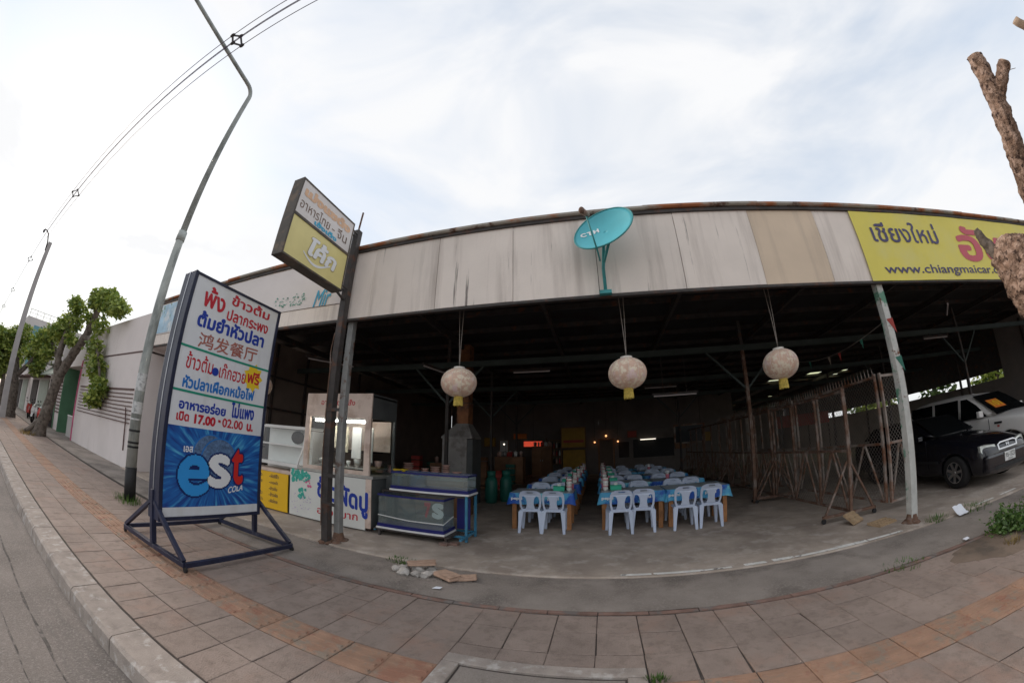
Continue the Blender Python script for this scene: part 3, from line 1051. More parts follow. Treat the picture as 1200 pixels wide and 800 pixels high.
# tie beams and columns
for by in (8.65, 12.6, 16.7, 22.4, 28.0):
    MB().box(-9.3, 18.4, by - 0.05, by + 0.05, 3.66, 3.80).build('tie_beam', 'inner_beam', hall)
    for cx in (-3.75, 3.66, 11.6):
        if by > 17 and cx < 9:
            continue
        if cx == 3.66 and by > 9 and by < 13:
            continue
        m_ = 'rust' if (cx == 3.66 and by < 9) else 'dark_steel'
        MB().box(cx - 0.04, cx + 0.04, by - 0.04, by + 0.04, 0.03, 3.655).build('column', m_, hall)
        MB().box(cx - 0.04, cx + 0.04, by - 0.04, by + 0.04, 3.805, roof_z(by) - 0.31).build('column', 'dark_steel', hall)
        for s_ in (-1, 1):
            MB().bar((cx + s_ * 0.045, by, 2.75), (cx + s_ * 0.95, by, 3.655), 0.05).build('brace', 'inner_beam', hall)
# the two front posts with their rusted feet
for px_, m_, wd in ((-3.88, 'post_steel', 0.11), (4.64, 'post_white', 0.125)):
    col_ = MB().box(px_ - wd / 2, px_ + wd / 2, 4.72 - wd / 2, 4.72 + wd / 2, 0.03, roof_z(4.8) - 0.31).build('front_post', m_, hall, bevel=0.008)
    mb = MB()
    for k in range(7):
        t = k * 0.9
        mb.ball((px_ + 0.09 * math.cos(t) * rnd.uniform(.6, 1.3), 4.72 + 0.09 * math.sin(t), 0.04), (rnd.uniform(.04, .09), rnd.uniform(.04, .08), rnd.uniform(.02, .05)), 7, 4)
    mb.lathe([(0.10, 0.03), (0.095, 0.08), (0.075, 0.16)], 10, (px_, 4.72, 0))
    mb.build('corroded_foot', 'rust', hall)
# side and rear walls
MB().box(-9.35, -9.22, 5.3, 22.0, 0.03, 4.4).build('left_wall', 'wall_brown', hall)
for yy in (6.2, 7.6, 9.0, 10.4, 12.0):
    MB().box(-9.218, -9.15, yy, yy + 0.07, 0.04, 4.35).build('wall_stud', 'dark_steel', hall)
for zz in (1.2, 2.35, 3.3):
    MB().box(-9.148, -9.10, 5.4, 14.0, zz, zz + 0.06).build('wall_rail', 'dark_steel', hall)
MB().box(-9.2, 0.02, 22.0, 22.15, 0.03, 4.48).build('rear_wall', 'wall_grey', hall)
MB().box(0.82, 8.2, 22.0, 22.15, 0.03, 4.48).build('rear_wall', 'wall_grey', hall)
MB().box(0.021, 0.819, 22.0, 22.15, 2.02, 4.48).build('rear_wall', 'wall_grey', hall)
MB().box(-9.2, 8.2, 21.93, 21.995, 2.62, 2.78).build('rear_beam', 'wall_grey', hall)
for x0, x1, z0, z1 in ((-0.06, 0.02, 0.03, 2.08), (0.82, 0.90, 0.03, 2.08), (0.021, 0.819, 2.021, 2.09)):
    MB().box(x0, x1, 21.9, 21.998, z0, z1).build('door_frame', 'cabinet', hall)
MB().box(-0.5, 1.4, 23.4, 23.5, 0.03, 2.8).build('back_room_wall', 'wall_brown', hall)
MB().box(2.0, 4.4, 21.96, 21.998, 0.9, 1.95).build('serving_hatch', 'black', hall)
MB().box(1.15, 1.75, 21.955, 21.998, 0.95, 1.85).build('shutter_window', 'dark_in', hall)
# right side wall and rear of the covered yard
MB().box(18.2, 18.35, 11.5, 35, 0.03, 2.22).build('side_wall', 'wall_grey', hall)
MB().box(18.2, 18.35, 4.8, 11.499, 0.03, 4.5).build('side_wall', 'wall_grey', hall)
for yy in np.arange(6, 34, 4.0):
    MB().box(18.12, 18.2 - 0.002, float(yy), float(yy) + 0.1, 0.03, 4.3).build('side_post', 'dark_steel', hall)
MB().box(18.36, 18.42, 4.7, 35, 2.58, 4.75).build('side_fascia', 'dark_steel', hall)
MB().box(8.21, 18.2, 34.6, 34.75, 0.03, 4.2).build('yard_wall', 'wall_grey', hall)
# shuttered bay beside the hall, set back under the fascia
MB().box(-12.25, -9.36, 5.25, 5.35, 0.03, 4.5).build('shutter_wall', 'shutter', hall)
for zz in (0.35, 1.30, 2.28):
    MB().box(-12.2, -9.4, 5.20, 5.248, zz, zz + 0.06).build('shutter_rail', 'dark_rail', hall)
for xx in (-11.3, -10.35):
    MB().box(xx, xx + 0.03, 5.225, 5.249, 0.04, 4.2).build('shutter_seam', 'dark_rail', hall)
MB().box(-12.25, -9.36, 4.64, 5.249, 3.57, 3.60).build('soffit', 'white_wall', hall)
# unlit fluorescent fittings under the beams
for k, (a, b) in enumerate((((1.34, 9.0, 2.80), (2.50, 9.0, 2.80)), ((-2.14, 9.0, 3.58), (-1.12, 9.0, 3.58)), ((-3.72, 7.1, 3.42), (-3.5, 8.3, 3.42)),
                            ((-6.6, 6.4, 3.55), (-5.9, 7.5, 3.55)), ((1.6, 12.6, 3.56), (2.8, 12.6, 3.56)), ((7.2, 5.4, 3.5), (8.1, 6.2, 3.5)), ((9.8, 8.6, 3.58), (11.0, 8.6, 3.58)))):
    a, b = Vector(a), Vector(b)
    lab = ['unlit tube light hanging low on two rods behind the middle lantern', 'unlit tube light fixed under the beam between two lanterns', 'unlit tube light slanting beside the grey post',
           'unlit tube light high over the glass food stall', 'unlit tube light far inside under the second beam', 'unlit tube light slanting under the roof behind the yellow banner', 'unlit tube light under the beam over the parked cars'][k]
    fl = thing('tube_light', lab, 'light', (a + b) / 2, 'unlit tube lights under the roof')
    MB().bar(a, b, 0.06, 0.04).build('housing', 'dark_steel', fl)
    d = (b - a) * 0.04
    MB().tube([a + d - Vector((0, 0, .045)), b - d - Vector((0, 0, .045))], 0.018, 8).build('tube', 'tube_off', fl)
    top = 3.9 if k == 0 else a.z + 0.12
    for t in (0.25, 0.75):
        p = a.lerp(b, t)
        MB().tube([p, (p.x, p.y, max(top, p.z + 0.1))], 0.008, 5).build('rod', 'dark_steel', fl)

# ================================================================ BANNERS ON THE FASCIA
yb = thing('yellow_banner', 'yellow vinyl banner with Thai words and a web address on the fascia', 'banner', (6.5, 4.58, 3.6))
BY = FY - 0.022
bn = MB()
bx0, bx1 = 4.46, 10.6
for i in range(25):
    x = bx0 + (bx1 - bx0) * i / 24
    for z in (3.585, 4.2, 4.83):
        bn.v.append((x, BY + 0.004 * math.sin(i * 1.3 + z), z))
for i in range(24):
    for j in range(2):
        a = i * 3 + j
        bn.f.append((a, a + 3, a + 4, a + 1))
bn.build('sheet', 'vinyl_yellow', yb)
BT = BY - 0.008
px_text(MB(), 'เชียงใหม่', [(1025, 283), (1102, 286), (1022, 258)], 'y', BT, bold=0.012).build('lettering', 'p_navy', yb)
lettering(MB(), 'www.chiangmaicar.com', (4.80, BT, 3.655), (8.62, BT, 3.655), (4.80, BT, 3.86), bold=0.012, res=90).build('lettering', 'p_navy', yb)
lettering(MB(), 'อัช', (7.02, BT, 3.93), (8.62, BT, 3.93), (7.02, BT, 4.66), bold=0.03, res=90).build('lettering', 'p_crimson', yb)

wb = thing('white_banner', 'faded white vinyl banner with blue sketches on the fascia behind the signs', 'banner', (-8, 4.57, 3.6))
MB().box(-11.6, -4.0, BY, BY + 0.012, 3.90, 4.80).build('sheet', 'vinyl_white', wb)
MB().box(-11.55, -9.2, BY - 0.008, BY - 0.003, 3.93, 4.78).build('sky_print', 'vinyl_sky', wb)
px_text(MB(), 'Mir', [(366, 360), (384, 357), (369, 341)], 'y', BT - 0.004, bold=0.015, shear=0.2).build('lettering', 'p_cyan', wb)
sk = MB()
r2 = random.Random(3)
for k in range(60):
    cx, cz = -5.9 + r2.uniform(0, .9), 3.98 + r2.uniform(0, .28) * (1 - 0.5 * r2.random())
    s_ = r2.uniform(0.012, 0.035)
    sk.add([(cx, BT - .004, cz), (cx + s_ * 2, BT - .004, cz + s_ * .3), (cx + s_, BT - .004, cz + s_)], [(0, 1, 2)])
stuff(sk.build('sketch_print', 'p_green', wb))
MB().box(-11.6, -4.0, FY - 0.014, FY - 0.004, 3.60, 3.885).build('lower_strip', 'fascia', wb)

# ================================================================ NEIGHBOUR: WHITE BUILDING ON THE LEFT
WB = thing('white_building', 'white rendered building with a row of dark horizontal rails', 'building', (-16, 4.55, 0))
MB().box(-19.7, -12.26, 4.55, 9, 0.0, 3.42).build('wall', 'white_wall', WB)
MB().box(-19.7, -11.7, 4.52, 9, 3.46, 4.62).build('parapet', 'white_wall', WB)
MB().box(-19.68, -11.72, 4.535, 4.6, 3.422, 3.458).build('dark_joint', 'dark_rail', WB)  # dark strip filling the joint between wall and parapet
MB().box(-12.259, -11.72, 4.62, 5.2, 0.0, 3.40).build('return_wall', 'white_wall', WB)
for k in range(9):
    z = 1.30 + k * 0.122
    MB().box(-19.2, -12.3, 4.515, 4.548, z, z + (0.05 if k == 8 else 0.025)).build('rail', 'dark_rail', WB)
MB().box(-19.75, -19.701, 4.5, 4.7, 0, 3.4).build('corner_strip', 'p_pink', WB)
MB().tube([(-12.6, 4.53, 0.5), (-12.55, 4.50, 1.3), (-12.7, 4.50, 1.75)], 0.02, 6).build('drain_pipe', 'dark_rail', WB)

# shop recess with its white gate, and the shops further on
sp_ = thing('corner_shop', 'dark open shop front with a small white gate between the white building and green shop', 'shop', (-21.7, 4.7, 0))
MB().box(-23.6, -19.76, 6.2, 6.4, 0, 3.4).build('back_wall', 'dark_in', sp_)
MB().box(-23.6, -19.76, 4.6, 6.19, 3.2, 4.4).build('upper_wall', 'white_wall', sp_)
MB().box(-23.7, -23.61, 4.6, 6.2, 0, 3.4).build('side_wall', 'green_paint', sp_)
for k in range(7):
    MB().box(-21.3 + k * 0.22, -21.26 + k * 0.22, 4.62, 4.66, 0.05, 0.95).build('gate_bar', 'white_trim', sp_)
MB().box(-21.35, -19.9, 4.61, 4.615 + 0.05, 0.952, 1.0).build('gate_rail', 'white_trim', sp_)
MB().box(-21.3, -20.0, 4.9, 4.95, 1.25, 1.75).build('blue_board', 'p_blue', sp_)
MB().box(-21.3, -20.0, 4.9, 4.95, 1.76, 2.0).build('yellow_board', 'p_yellow', sp_)

gs = thing('green_shop', 'green-trimmed shop front with a sloping awning and slatted shutter', 'shop', (-26, 4.7, 0))
MB().box(-29, -23.71, 4.75, 9, 0, 2.9).build('wall', 'white_wall', gs)
MB().box(-29, -23.71, 4.3, 9, 3.4, 4.9).build('sign_board', 'far_wall', gs)
MB().add([(-29, 3.95, 2.75), (-23.8, 3.95, 2.75), (-23.8, 4.74, 3.39), (-29, 4.74, 3.39), (-29, 3.95, 2.68), (-23.8, 3.95, 2.68), (-23.8, 4.74, 3.32), (-29, 4.74, 3.32)],
         [(0, 1, 2, 3), (7, 6, 5, 4), (0, 4, 5, 1), (1, 5, 6, 2), (2, 6, 7, 3), (3, 7, 4, 0)]).build('awning', 'awning', gs)
for k in range(10):
    MB().box(-25.6, -23.9, 4.70, 4.748, 0.9 + k * 0.17, 0.96 + k * 0.17).build('shutter_slat', 'dark_rail', gs)
MB().box(-28.4, -26.0, 4.70, 4.748, 0.0, 2.6).build('doorway', 'dark_in', gs)
MB().box(-25.75, -25.62, 4.69, 4.749, 0, 2.7).build('door_post', 'green_paint', gs)
MB().box(-23.9, -23.72, 4.69, 4.749, 0, 3.2).build('door_post', 'green_paint', gs)
for k, (x0, c_) in enumerate(((-40, 'far_wall'), (-52, 'white_wall'))):
    s2 = thing('shop_house', ['plain pale shop house beyond the green shop', 'white shop house farthest along the street'][k], 'building', (x0 + 5, 5, 0))
    MB().box(x0, x0 + 10.9, 5.0, 12, 0, 4.4 - k).build('wall', c_, s2)
    MB().box(x0 + 1, x0 + 4.4, 4.94, 4.998, 0, 2.6).build('shutter', 'dark_in', s2)
    MB().box(x0 + 5.4, x0 + 9.4, 4.94, 4.998, 0, 2.6).build('shutter', 'awning', s2)
    MB().box(x0 + .5, x0 + 10.4, 4.2, 4.999, 2.75, 2.85).build('canopy', 'dark_rail', s2)

fb = thing('far_block', 'tall pale block with roof railing far down the street', 'building', (-66, 9, 0))
MB().box(-76, -62, 5.2, 17, 0, 10.6).build('wall', 'far_wall', fb)
for k in range(3):
    for j in range(3):
        w_ = MB().box(-61.998, -61.93, 6.3 + k * 3.6, 8.4 + k * 3.6, 1.5 + j * 3.2, 3.3 + j * 3.2).build('window', 'far_glass', fb)
        MB().box(-61.997, -61.85, 6.2 + k * 3.6, 8.5 + k * 3.6, 1.38 + j * 3.2, 1.49 + j * 3.2).build('sill', 'white_wall', w_)
for k in range(13):
    MB().box(-62.1, -62.0, 5.3 + k * 0.95, 5.37 + k * 0.95, 10.6, 11.5).build('railing_post', 'white_trim', fb)
MB().box(-62.1, -62.03, 5.2, 17, 11.501, 11.58).build('railing_bar', 'white_trim', fb)
MB().box(-62.1, -62.03, 5.2, 17, 11.05, 11.1).build('railing_bar', 'white_trim', fb)
# ================================================================ BIG STANDING SIGN
SX = -4.62                                       # printed face
sg = thing('standing_sign', 'tall navy-framed standing sign with red and blue Thai menu words over a cola panel', 'sign', (-4.8, 3.0, 0))
SY0, SY1, SZ0, SZ1 = 2.17, 3.74, 0.46, 3.46
SB = SX - 0.30
# frame: four box sides of the double sided sign
MB().box(SB, SX, SY0 - 0.02, SY0 + 0.035, SZ0 - 0.05, SZ1 + 0.03).build('side_frame', 'navy', sg, bevel=0.006)
MB().box(SB, SX, SY1 - 0.03, SY1 + 0.02, SZ0 - 0.05, SZ1 + 0.03).build('side_frame', 'navy', sg, bevel=0.006)
MB().box(SB, SX - 0.001, SY0 + 0.036, SY1 - 0.031, SZ1 - 0.01, SZ1 + 0.025).build('top_frame', 'navy', sg)
MB().box(SB, SX - 0.001, SY0 + 0.036, SY1 - 0.031, SZ0 - 0.045, SZ0 + 0.0).build('bottom_frame', 'navy', sg)
MB().box(SB - 0.006, SB - 0.001, SY0 - 0.022, SY0 + 0.02, SZ0 - 0.05, SZ1 + 0.03).build('edge_strip', 'aluminium', sg)
MB().box(SX + 0.001, SX + 0.005, SY0 - 0.022, SY0 + 0.008, SZ0 - 0.05, SZ1 + 0.03).build('edge_strip', 'navy', sg)
MB().box(SX - 0.17, SX - 0.15, SY0 - 0.026, SY0 - 0.021, SZ0 - 0.05, SZ1 + 0.03).build('edge_strip', 'aluminium', sg)
FX = SX - 0.012
y0, y1 = SY0 + 0.036, SY1 - 0.031
ztop_blue = on_x(250, 504, FX).z
MB().box(FX - 0.01, FX, y0, y1, ztop_blue, SZ1 - 0.011).build('white_panel', 'sign_white', sg)
bp_ = MB().box(FX - 0.01, FX, y0, y1, SZ0 + 0.115, ztop_blue - 0.001).build('blue_panel', 'burst', sg)
MB().box(FX - 0.01, FX, y0, y1, SZ0 + 0.001, SZ0 + 0.114).build('white_strip', 'sign_white', sg)
MB().box(SB + 0.012, SB + 0.02, y0, y1, SZ0 + 0.001, SZ1 - 0.011).build('back_panel', 'sign_white', sg)
TX = FX + 0.003


def st(body, m, ll_, lr, ul, **kw):
    px_text(MB(), body, [ll_, lr, ul], 'x', TX, **kw).build('lettering', m, sg)


st('พ้ง', 'p_red', (237, 357), (262, 368), (236, 329), bold=0.03)
st('ข้าวต้ม', 'p_red', (271, 357), (315, 376), (271, 343), bold=0.032)
st('ปลากระพง', 'p_red', (265, 374.5), (313, 392), (266, 360), bold=0.032)
st('ต้มยำหัวปลา', 'p_blue', (230, 381), (308, 408), (233, 361), bold=0.042)
st('鸿发餐厅', 'p_brown', (231, 406), (300, 425), (235, 388), bold=0.008)
st('ข้าวต้ม', 'p_red', (217, 430), (248.5, 439), (220, 410), bold=0.02)
st('เก๊กฮวย', 'p_red', (256, 442), (287, 450), (258, 424), bold=0.02)
st('หัวปลาเผือกหม้อไฟ', 'p_lblue', (213, 453), (297, 470), (216, 437), bold=0.035)
st('อาหารอร่อย', 'p_blue', (209, 478), (264, 488), (211, 464), bold=0.035)
st('ไม่แพง', 'p_blue', (270, 489), (297, 493), (271, 470), bold=0.035)
st('เปิด', 'p_red', (206, 491.5), (221, 494), (207, 480), bold=0.035)
st('17.00', 'p_red', (227, 496), (252, 500), (228, 484.5), bold=0.05)
st('-', 'p_red', (255.5, 494.5), (258.5, 495.5), (255.5, 491.5), bold=0.02)
st('02.00', 'p_red', (260, 500), (284, 504), (261, 489.5), bold=0.03)
st('น.', 'p_red', (288.5, 505), (296, 506), (289, 496), bold=0.06)
# rules, bullet, star
for (a, b) in (((214, 402.5), (311, 434)), ((204, 455), (305, 476))):
    p, q = on_x(*a, TX), on_x(*b, TX)
    p.y, q.y = y0, y1
    zc = (p.z + q.z) / 2
    MB().box(TX, TX + 0.001, y0, y1, zc - 0.014, zc + 0.014).build('rule', 'p_green', sg)
c_ = on_x(252.3, 435.5, TX)
MB().lathe([(0.055, 0), (0.055, 0.002)], 16, c_, 'x').build('bullet', 'p_blue', sg)
c_ = on_x(296.5, 443, TX)
star = []
for k in range(18):
    rr = 0.215 if k % 2 == 0 else 0.15
    t = math.pi * k / 9
    star.append((c_.y + rr * 0.85 * math.cos(t), c_.z + rr * math.sin(t)))
MB().plate(star, [], 0.001, lambda u, v, n: (TX - 0.001 + n, u, v)).build('star', 'p_yellow', sg)
st('ฟรี', 'p_red', (289, 448), (303, 452), (290, 433), bold=0.025)
# cola emblem
TX2 = TX
for (cpx, r_, dx) in (((257, 540), 0.30, 0), ((246, 533), 0.27, -0.001)):
    c_ = on_x(*cpx, TX2)
    o = MB().lathe([(r_, 0), (r_, 0.0006)], 32, (TX2 - 0.002 + dx, c_.y, c_.z), 'x').build('emblem_ball', 'est_ball', sg)
    ring_ = [((c_.y + r_ * math.cos(t), c_.z + r_ * math.sin(t))) for t in np.linspace(0, 2 * math.pi, 32, endpoint=False)]
    ring2 = [((c_.y + r_ * .94 * math.cos(t), c_.z + r_ * .94 * math.sin(t))) for t in np.linspace(0, 2 * math.pi, 32, endpoint=False)]
    MB().plate(ring_, [ring2], 0.0006, lambda u, v, n, dx=dx: (TX2 - 0.0012 + dx + n, u, v)).build('emblem_ring', 'p_lblue', sg)
for ch, m_, q in (('e', 'est_blue', [(207, 581), (244, 577), (207, 530)]), ('s', 'p_white', [(243, 571.5), (269.5, 570), (245, 530.5)]), ('t', 'est_red', [(270, 567.5), (284, 566.5), (269, 525)])):
    a, b, c = (on_x(*p, TX2) for p in q)
    g_ = 0.024
    lo_ = Vector((TX2 + 0.001, a.y - g_, a.z - g_))
    hi_ = Vector((TX2 + 0.001, b.y + g_, a.z - g_))
    up_ = Vector((TX2 + 0.001, a.y - g_, c.z + g_))
    lettering(MB(), ch, lo_, hi_, up_, bold=0.05).build('letter_outline', 'est_navy', sg)
    z_ = 0.003
    lettering(MB(), ch, (TX2 + z_, a.y, a.z), (TX2 + z_, b.y, a.z), (TX2 + z_, a.y, c.z), bold=0.025).build('letter', m_, sg)
st('เอส', 'p_white', (215, 529), (226, 530), (215, 521.5), bold=0.03)
st('COLA', 'p_white', (266.5, 578), (284, 574), (266.5, 570.5), bold=0.03, shear=0.2)
# steel stand: floor frame, posts, slanting stays, castors
BX0, BX1, BY0, BY1, BZ = -5.76, -3.98, 2.16, 3.80, 0.085
for (a, b) in (((BX0, BY0), (BX1, BY0)), ((BX1, BY0), (BX1, BY1)), ((BX1, BY1), (BX0, BY1)), ((BX0, BY1), (BX0, BY0))):
    MB().bar((*a, BZ), (*b, BZ), 0.055).build('floor_bar', 'navy', sg, bevel=0.004)
for yy in (BY0 + 0.002, BY1 - 0.002):
    MB().bar((-4.80, yy, BZ + 0.03), (-4.80, yy, SZ0 + 0.3), 0.065).build('post', 'navy', sg, bevel=0.004)
    for xx in (BX0 + 0.03, BX1 - 0.03):
        MB().bar((xx, yy, BZ + 0.03), (-4.80 + (0.05 if xx > -4.8 else -0.05), yy, 0.62), 0.05).build('stay', 'navy', sg, bevel=0.004)
for xx in (BX0, BX1):
    for yy in (BY0, BY1):
        MB().lathe([(0.034, -0.014), (0.036, 0), (0.034, 0.014)], 14, (xx, yy, 0.036), 'y').build('castor', 'black', sg)

# ================================================================ HANGING LIGHT-BOX SIGN AND ITS POLE
pole = thing('sign_pole', 'dark rusty steel pole in front of the fascia carrying the light-box sign', 'pole', (-3.93, 4.49, 0))
MB().box(-3.99, -3.87, 4.43, 4.55, 0.012, 5.25).build('shaft', 'dark_steel', pole, bevel=0.006)
MB().tube([(-3.93, 4.49, 5.251), (-3.91, 4.49, 5.66)], 0.018, 7).build('tip_rod', 'rust', pole)
mb = MB()
for k in range(6):
    mb.ball((-3.93 + rnd.uniform(-.13, .16), 4.47 + rnd.uniform(-.09, .09), 0.03), (rnd.uniform(.05, .1), rnd.uniform(.04, .08), rnd.uniform(.025, .05)), 7, 4)
mb.build('corroded_foot', 'rust', pole)
for z in (1.05, 2.05, 0.62):
    MB().box(-3.995, -3.72, 4.42, 4.429, z, z + 0.05).build('strap', 'dark_steel', pole)
MB().tube([(-3.99, 4.425, 3.3), (-4.02, 4.42, 3.0), (-3.985, 4.42, 2.7), (-3.99, 4.425, 0.3)], 0.008, 5).build('cable', 'rust', pole)

HX = -3.82
lb = thing('light_box_sign', 'two-part light box sign, white over yellow, with faded Thai words, on the dark pole', 'sign', (-3.93, 3.55, 3.9))
HY0, HY1, HZ0, HZM, HZ1 = 2.90, 4.22, 3.96, 4.60, 5.20
HB = HX - 0.22
MB().box(HB, HX, HY0 - 0.03, HY0, HZ0 - 0.03, HZ1 + 0.03).build('side_frame', 'box_frame', lb, bevel=0.004)
MB().box(HB, HX, HY1, HY1 + 0.025, HZ0 - 0.03, HZ1 + 0.03).build('side_frame', 'box_frame', lb, bevel=0.004)
MB().box(HB, HX - .001, HY0 + .001, HY1 - .001, HZ1, HZ1 + 0.028).build('top_frame', 'box_frame', lb)
MB().box(HB, HX - .001, HY0 + .001, HY1 - .001, HZ0 - 0.028, HZ0).build('bottom_frame', 'box_frame', lb)
MB().box(HB, HX + .004, HY0 + .001, HY1 - .001, HZM - 0.022, HZM + 0.022).build('middle_bar', 'box_frame', lb)
MB().box(HX - 0.02, HX - 0.008, HY0 + .001, HY1 - .001, HZM + 0.0221, HZ1 - .001).build('white_panel', 'box_white', lb)
MB().box(HX - 0.02, HX - 0.008, HY0 + .001, HY1 - .001, HZ0 + .001, HZM - 0.0221).build('yellow_panel', 'box_yellow', lb)
MB().box(HB + 0.008, HB + 0.02, HY0 + .001, HY1 - .001, HZ0 + .001, HZM - 0.0221).build('yellow_panel', 'box_yellow', lb)
MB().box(HB + 0.008, HB + 0.02, HY0 + .001, HY1 - .001, HZM + 0.0221, HZ1 - .001).build('white_panel', 'box_white', lb)
LX = HX - 0.004


def lt(body, m, y0_, z0_, y1_, z1_, **kw):
    lettering(MB(), body, (LX, y0_, z0_), (LX, y1_, z0_), (LX, y0_, z1_), **kw).build('lettering', m, lb)


lt('เม่งแซต๋ง', 'p_orange', 2.97, 4.96, 4.16, 5.14, bold=0.07)
lt('อาหารไทย', 'p_dkbrown', 2.95, 4.74, 3.66, 4.92, bold=0.0)
lt('-', 'p_dkbrown', 3.72, 4.80, 3.79, 4.815, bold=0.0)
lt('จีน', 'p_dkbrown', 3.86, 4.74, 4.12, 4.92, bold=0.0)
lt('เช้งเต็ง', 'p_cyan', 3.32, 4.645, 3.88, 4.74, bold=0.05)
a = 0.03
lettering(MB(), 'โค้ก', (LX, 3.27, 4.13), (LX, 3.97, 4.13), (LX, 3.27, 4.47), bold=0.06, shear=0.25).build('letter_outline', 'p_shade', lb)
lettering(MB(), 'โค้ก', (LX + .003, 3.285, 4.145), (LX + .003, 3.96, 4.145), (LX + .003, 3.285, 4.46), bold=0.04, shear=0.25).build('lettering', 'p_white', lb)
sw = []
for k in range(25):
    t = k / 24
    sw.append((3.25 + 0.62 * t, 4.16 - 0.09 * math.sin(math.pi * t * 1.15) + 0.0))
sw2 = [(a_, b_ - 0.018 - 0.02 * math.sin(math.pi * i / 24)) for i, (a_, b_) in enumerate(sw)][::-1]
MB().plate(sw + sw2, [], 0.001, lambda u, v, n: (LX + n, u, v)).build('flourish', 'p_white', lb)
for z in (4.05, 5.12):
    for xx in (HX - 0.03, HB + 0.03):
        MB().bar((xx, HY1 + 0.025, z), (-3.93 + (0.05 if xx > -3.93 else -0.05), 4.43, z + 0.02), 0.022).build('bracket', 'dark_steel', lb)
MB().bar((HX - 0.11, HY1 + 0.025, 3.95), (-3.93, 4.43, 3.88), 0.03).build('bracket', 'dark_steel', lb)

# ================================================================ STREET LAMP
sl = thing('street_lamp', 'tall grey steel street lamp with black foot and long arm over the road', 'street lamp', (-7.86, 3.03, 0))
MB().lathe([(0.115, -0.02), (0.115, 0.62)], 20, (-7.86, 3.03, 0)).build('foot', 'black', sl, True)
MB().lathe([(0.11, 0.621), (0.10, 2.2), (0.085, 5.2), (0.084, 5.25)], 20, (-7.86, 3.03, 0)).build('lower_shaft', 'galv', sl, True)
MB().lathe([(0.10, 5.2), (0.10, 5.42)], 20, (-7.86, 3.03, 0)).build('collar', 'galv', sl, True)
arm = [(-7.86, 3.03, 5.3), (-7.86, 3.03, 9.7)]
for k in range(1, 7):
    t = R(76) * k / 6
    arm.append((-7.86, 3.03 - 0.35 * (1 - math.cos(t)), 9.7 + 0.35 * math.sin(t)))
arm.append((-7.86, -0.6, 10.95))
MB().tube(arm, [0.075, 0.06] + [0.058] * 6 + [0.05], 14).build('upper_shaft', 'galv', sl, True)
MB().ball((-7.86, -0.95, 11.02), (0.14, 0.38, 0.07), 14, 8).build('lamp_head', 'galv', sl, True)
for z0, z1, r_ in ((2.05, 2.38, 0.1035), (1.62, 1.84, 0.1065), (1.50, 1.53, 0.108)):
    MB().lathe([(r_, z0), (r_, z1)], 20, (-7.86, 3.03, 0), closed=True).build('sticker_or_reflection', 'sticker_or_reflection', sl, True)
for z in (0.98, 1.06, 1.28):
    MB().lathe([(0.110, z), (0.112, z + 0.02), (0.110, z + 0.04)], 20, (-7.86, 3.03, 0), closed=True).build('strap', 'black', sl, True)

# ================================================================ OVERHEAD LINE
up = thing('utility_pole', 'square concrete utility pole carrying the overhead wires on a hooked bracket', 'utility pole', (-27, 2.02, 0))
mb = MB()
for z, h in ((0, 0.17), (9.75, 0.11)):
    mb.v += [(-27 - h, 2.02 - h, z), (-27 + h, 2.02 - h, z), (-27 + h, 2.02 + h, z), (-27 - h, 2.02 + h, z)]
mb.f = [(3, 2, 1, 0), (4, 5, 6, 7), (0, 1, 5, 4), (1, 2, 6, 5), (2, 3, 7, 6), (3, 0, 4, 7)]
mb.build('shaft', 'concrete_pole', up)
MB().tube([(-27, 1.9, 9.2), (-27, 1.85, 9.7), (-27, 1.7, 10.15), (-27, 1.55, 10.3), (-27, 1.38, 10.32)], 0.04, 8).build('bracket', 'dark_steel', up, True)
for dx in (-0.0,):
    MB().ball((-27, 1.38, 10.2), (0.07, 0.07, 0.12), 8, 6).build('insulator', 'spacer', up, True)


def span(y, z, x0, x1, sag, n=16):
    return [(x0 + (x1 - x0) * k / n, y, z - 4 * sag * (k / n) * (1 - k / n)) for k in range(n + 1)]


WY = [(1.38, 10.10), (1.72, 10.10), (1.55, 10.30), (1.50, 9.92)]
WL = ['upper left', 'upper right', 'top', 'lowest']
for k, (y, z) in enumerate(WY):
    pts = []
    for x0, x1, sg_ in ((-105, -66, 0.35), (-66, -27, 0.35), (-27, 14, 0.35), (14, 55, 0.35)):
        pts += span(y, z, x0, x1, sg_)[:-1]
    wr = MB().tube(pts, 0.0095, 5).build('overhead_wire', 'cable')
    tag(wr, 'thin dark overhead power wire running along the street through square spacers', 'wire', 'overhead power wires')


def wz(x):
    x0 = -27 if x > -27 else -66
    L_ = 41 if x > -27 else 39
    t = (x - x0) / L_
    return -4 * 0.35 * t * (1 - t)


for k, x in enumerate((-6.9, -19.4, -33, -45, -57)):
    spn = thing('wire_spacer', ['square wire spacer on the overhead wires beside the street lamp arm', 'square wire spacer on the overhead wires above the leaning street tree',
                                'small wire spacer on the overhead wires just past the utility pole', 'small wire spacer on the overhead wires, second past the utility pole', 'small wire spacer on the overhead wires, third past the utility pole'][k], 'wire spacer', (x, 1.55, 10.0 + wz(x)), 'wire spacers')
    P4 = [(x, y, z + wz(x)) for y, z in WY]
    order = [0, 2, 1, 3]
    for i in range(4):
        MB().bar(P4[order[i]], P4[order[(i + 1) % 4]], 0.035).build('bar', 'spacer', spn)
    for p in P4:
        MB().ball(p, (0.09, 0.045, 0.045), 8, 5).build('clamp', 'spacer', spn)

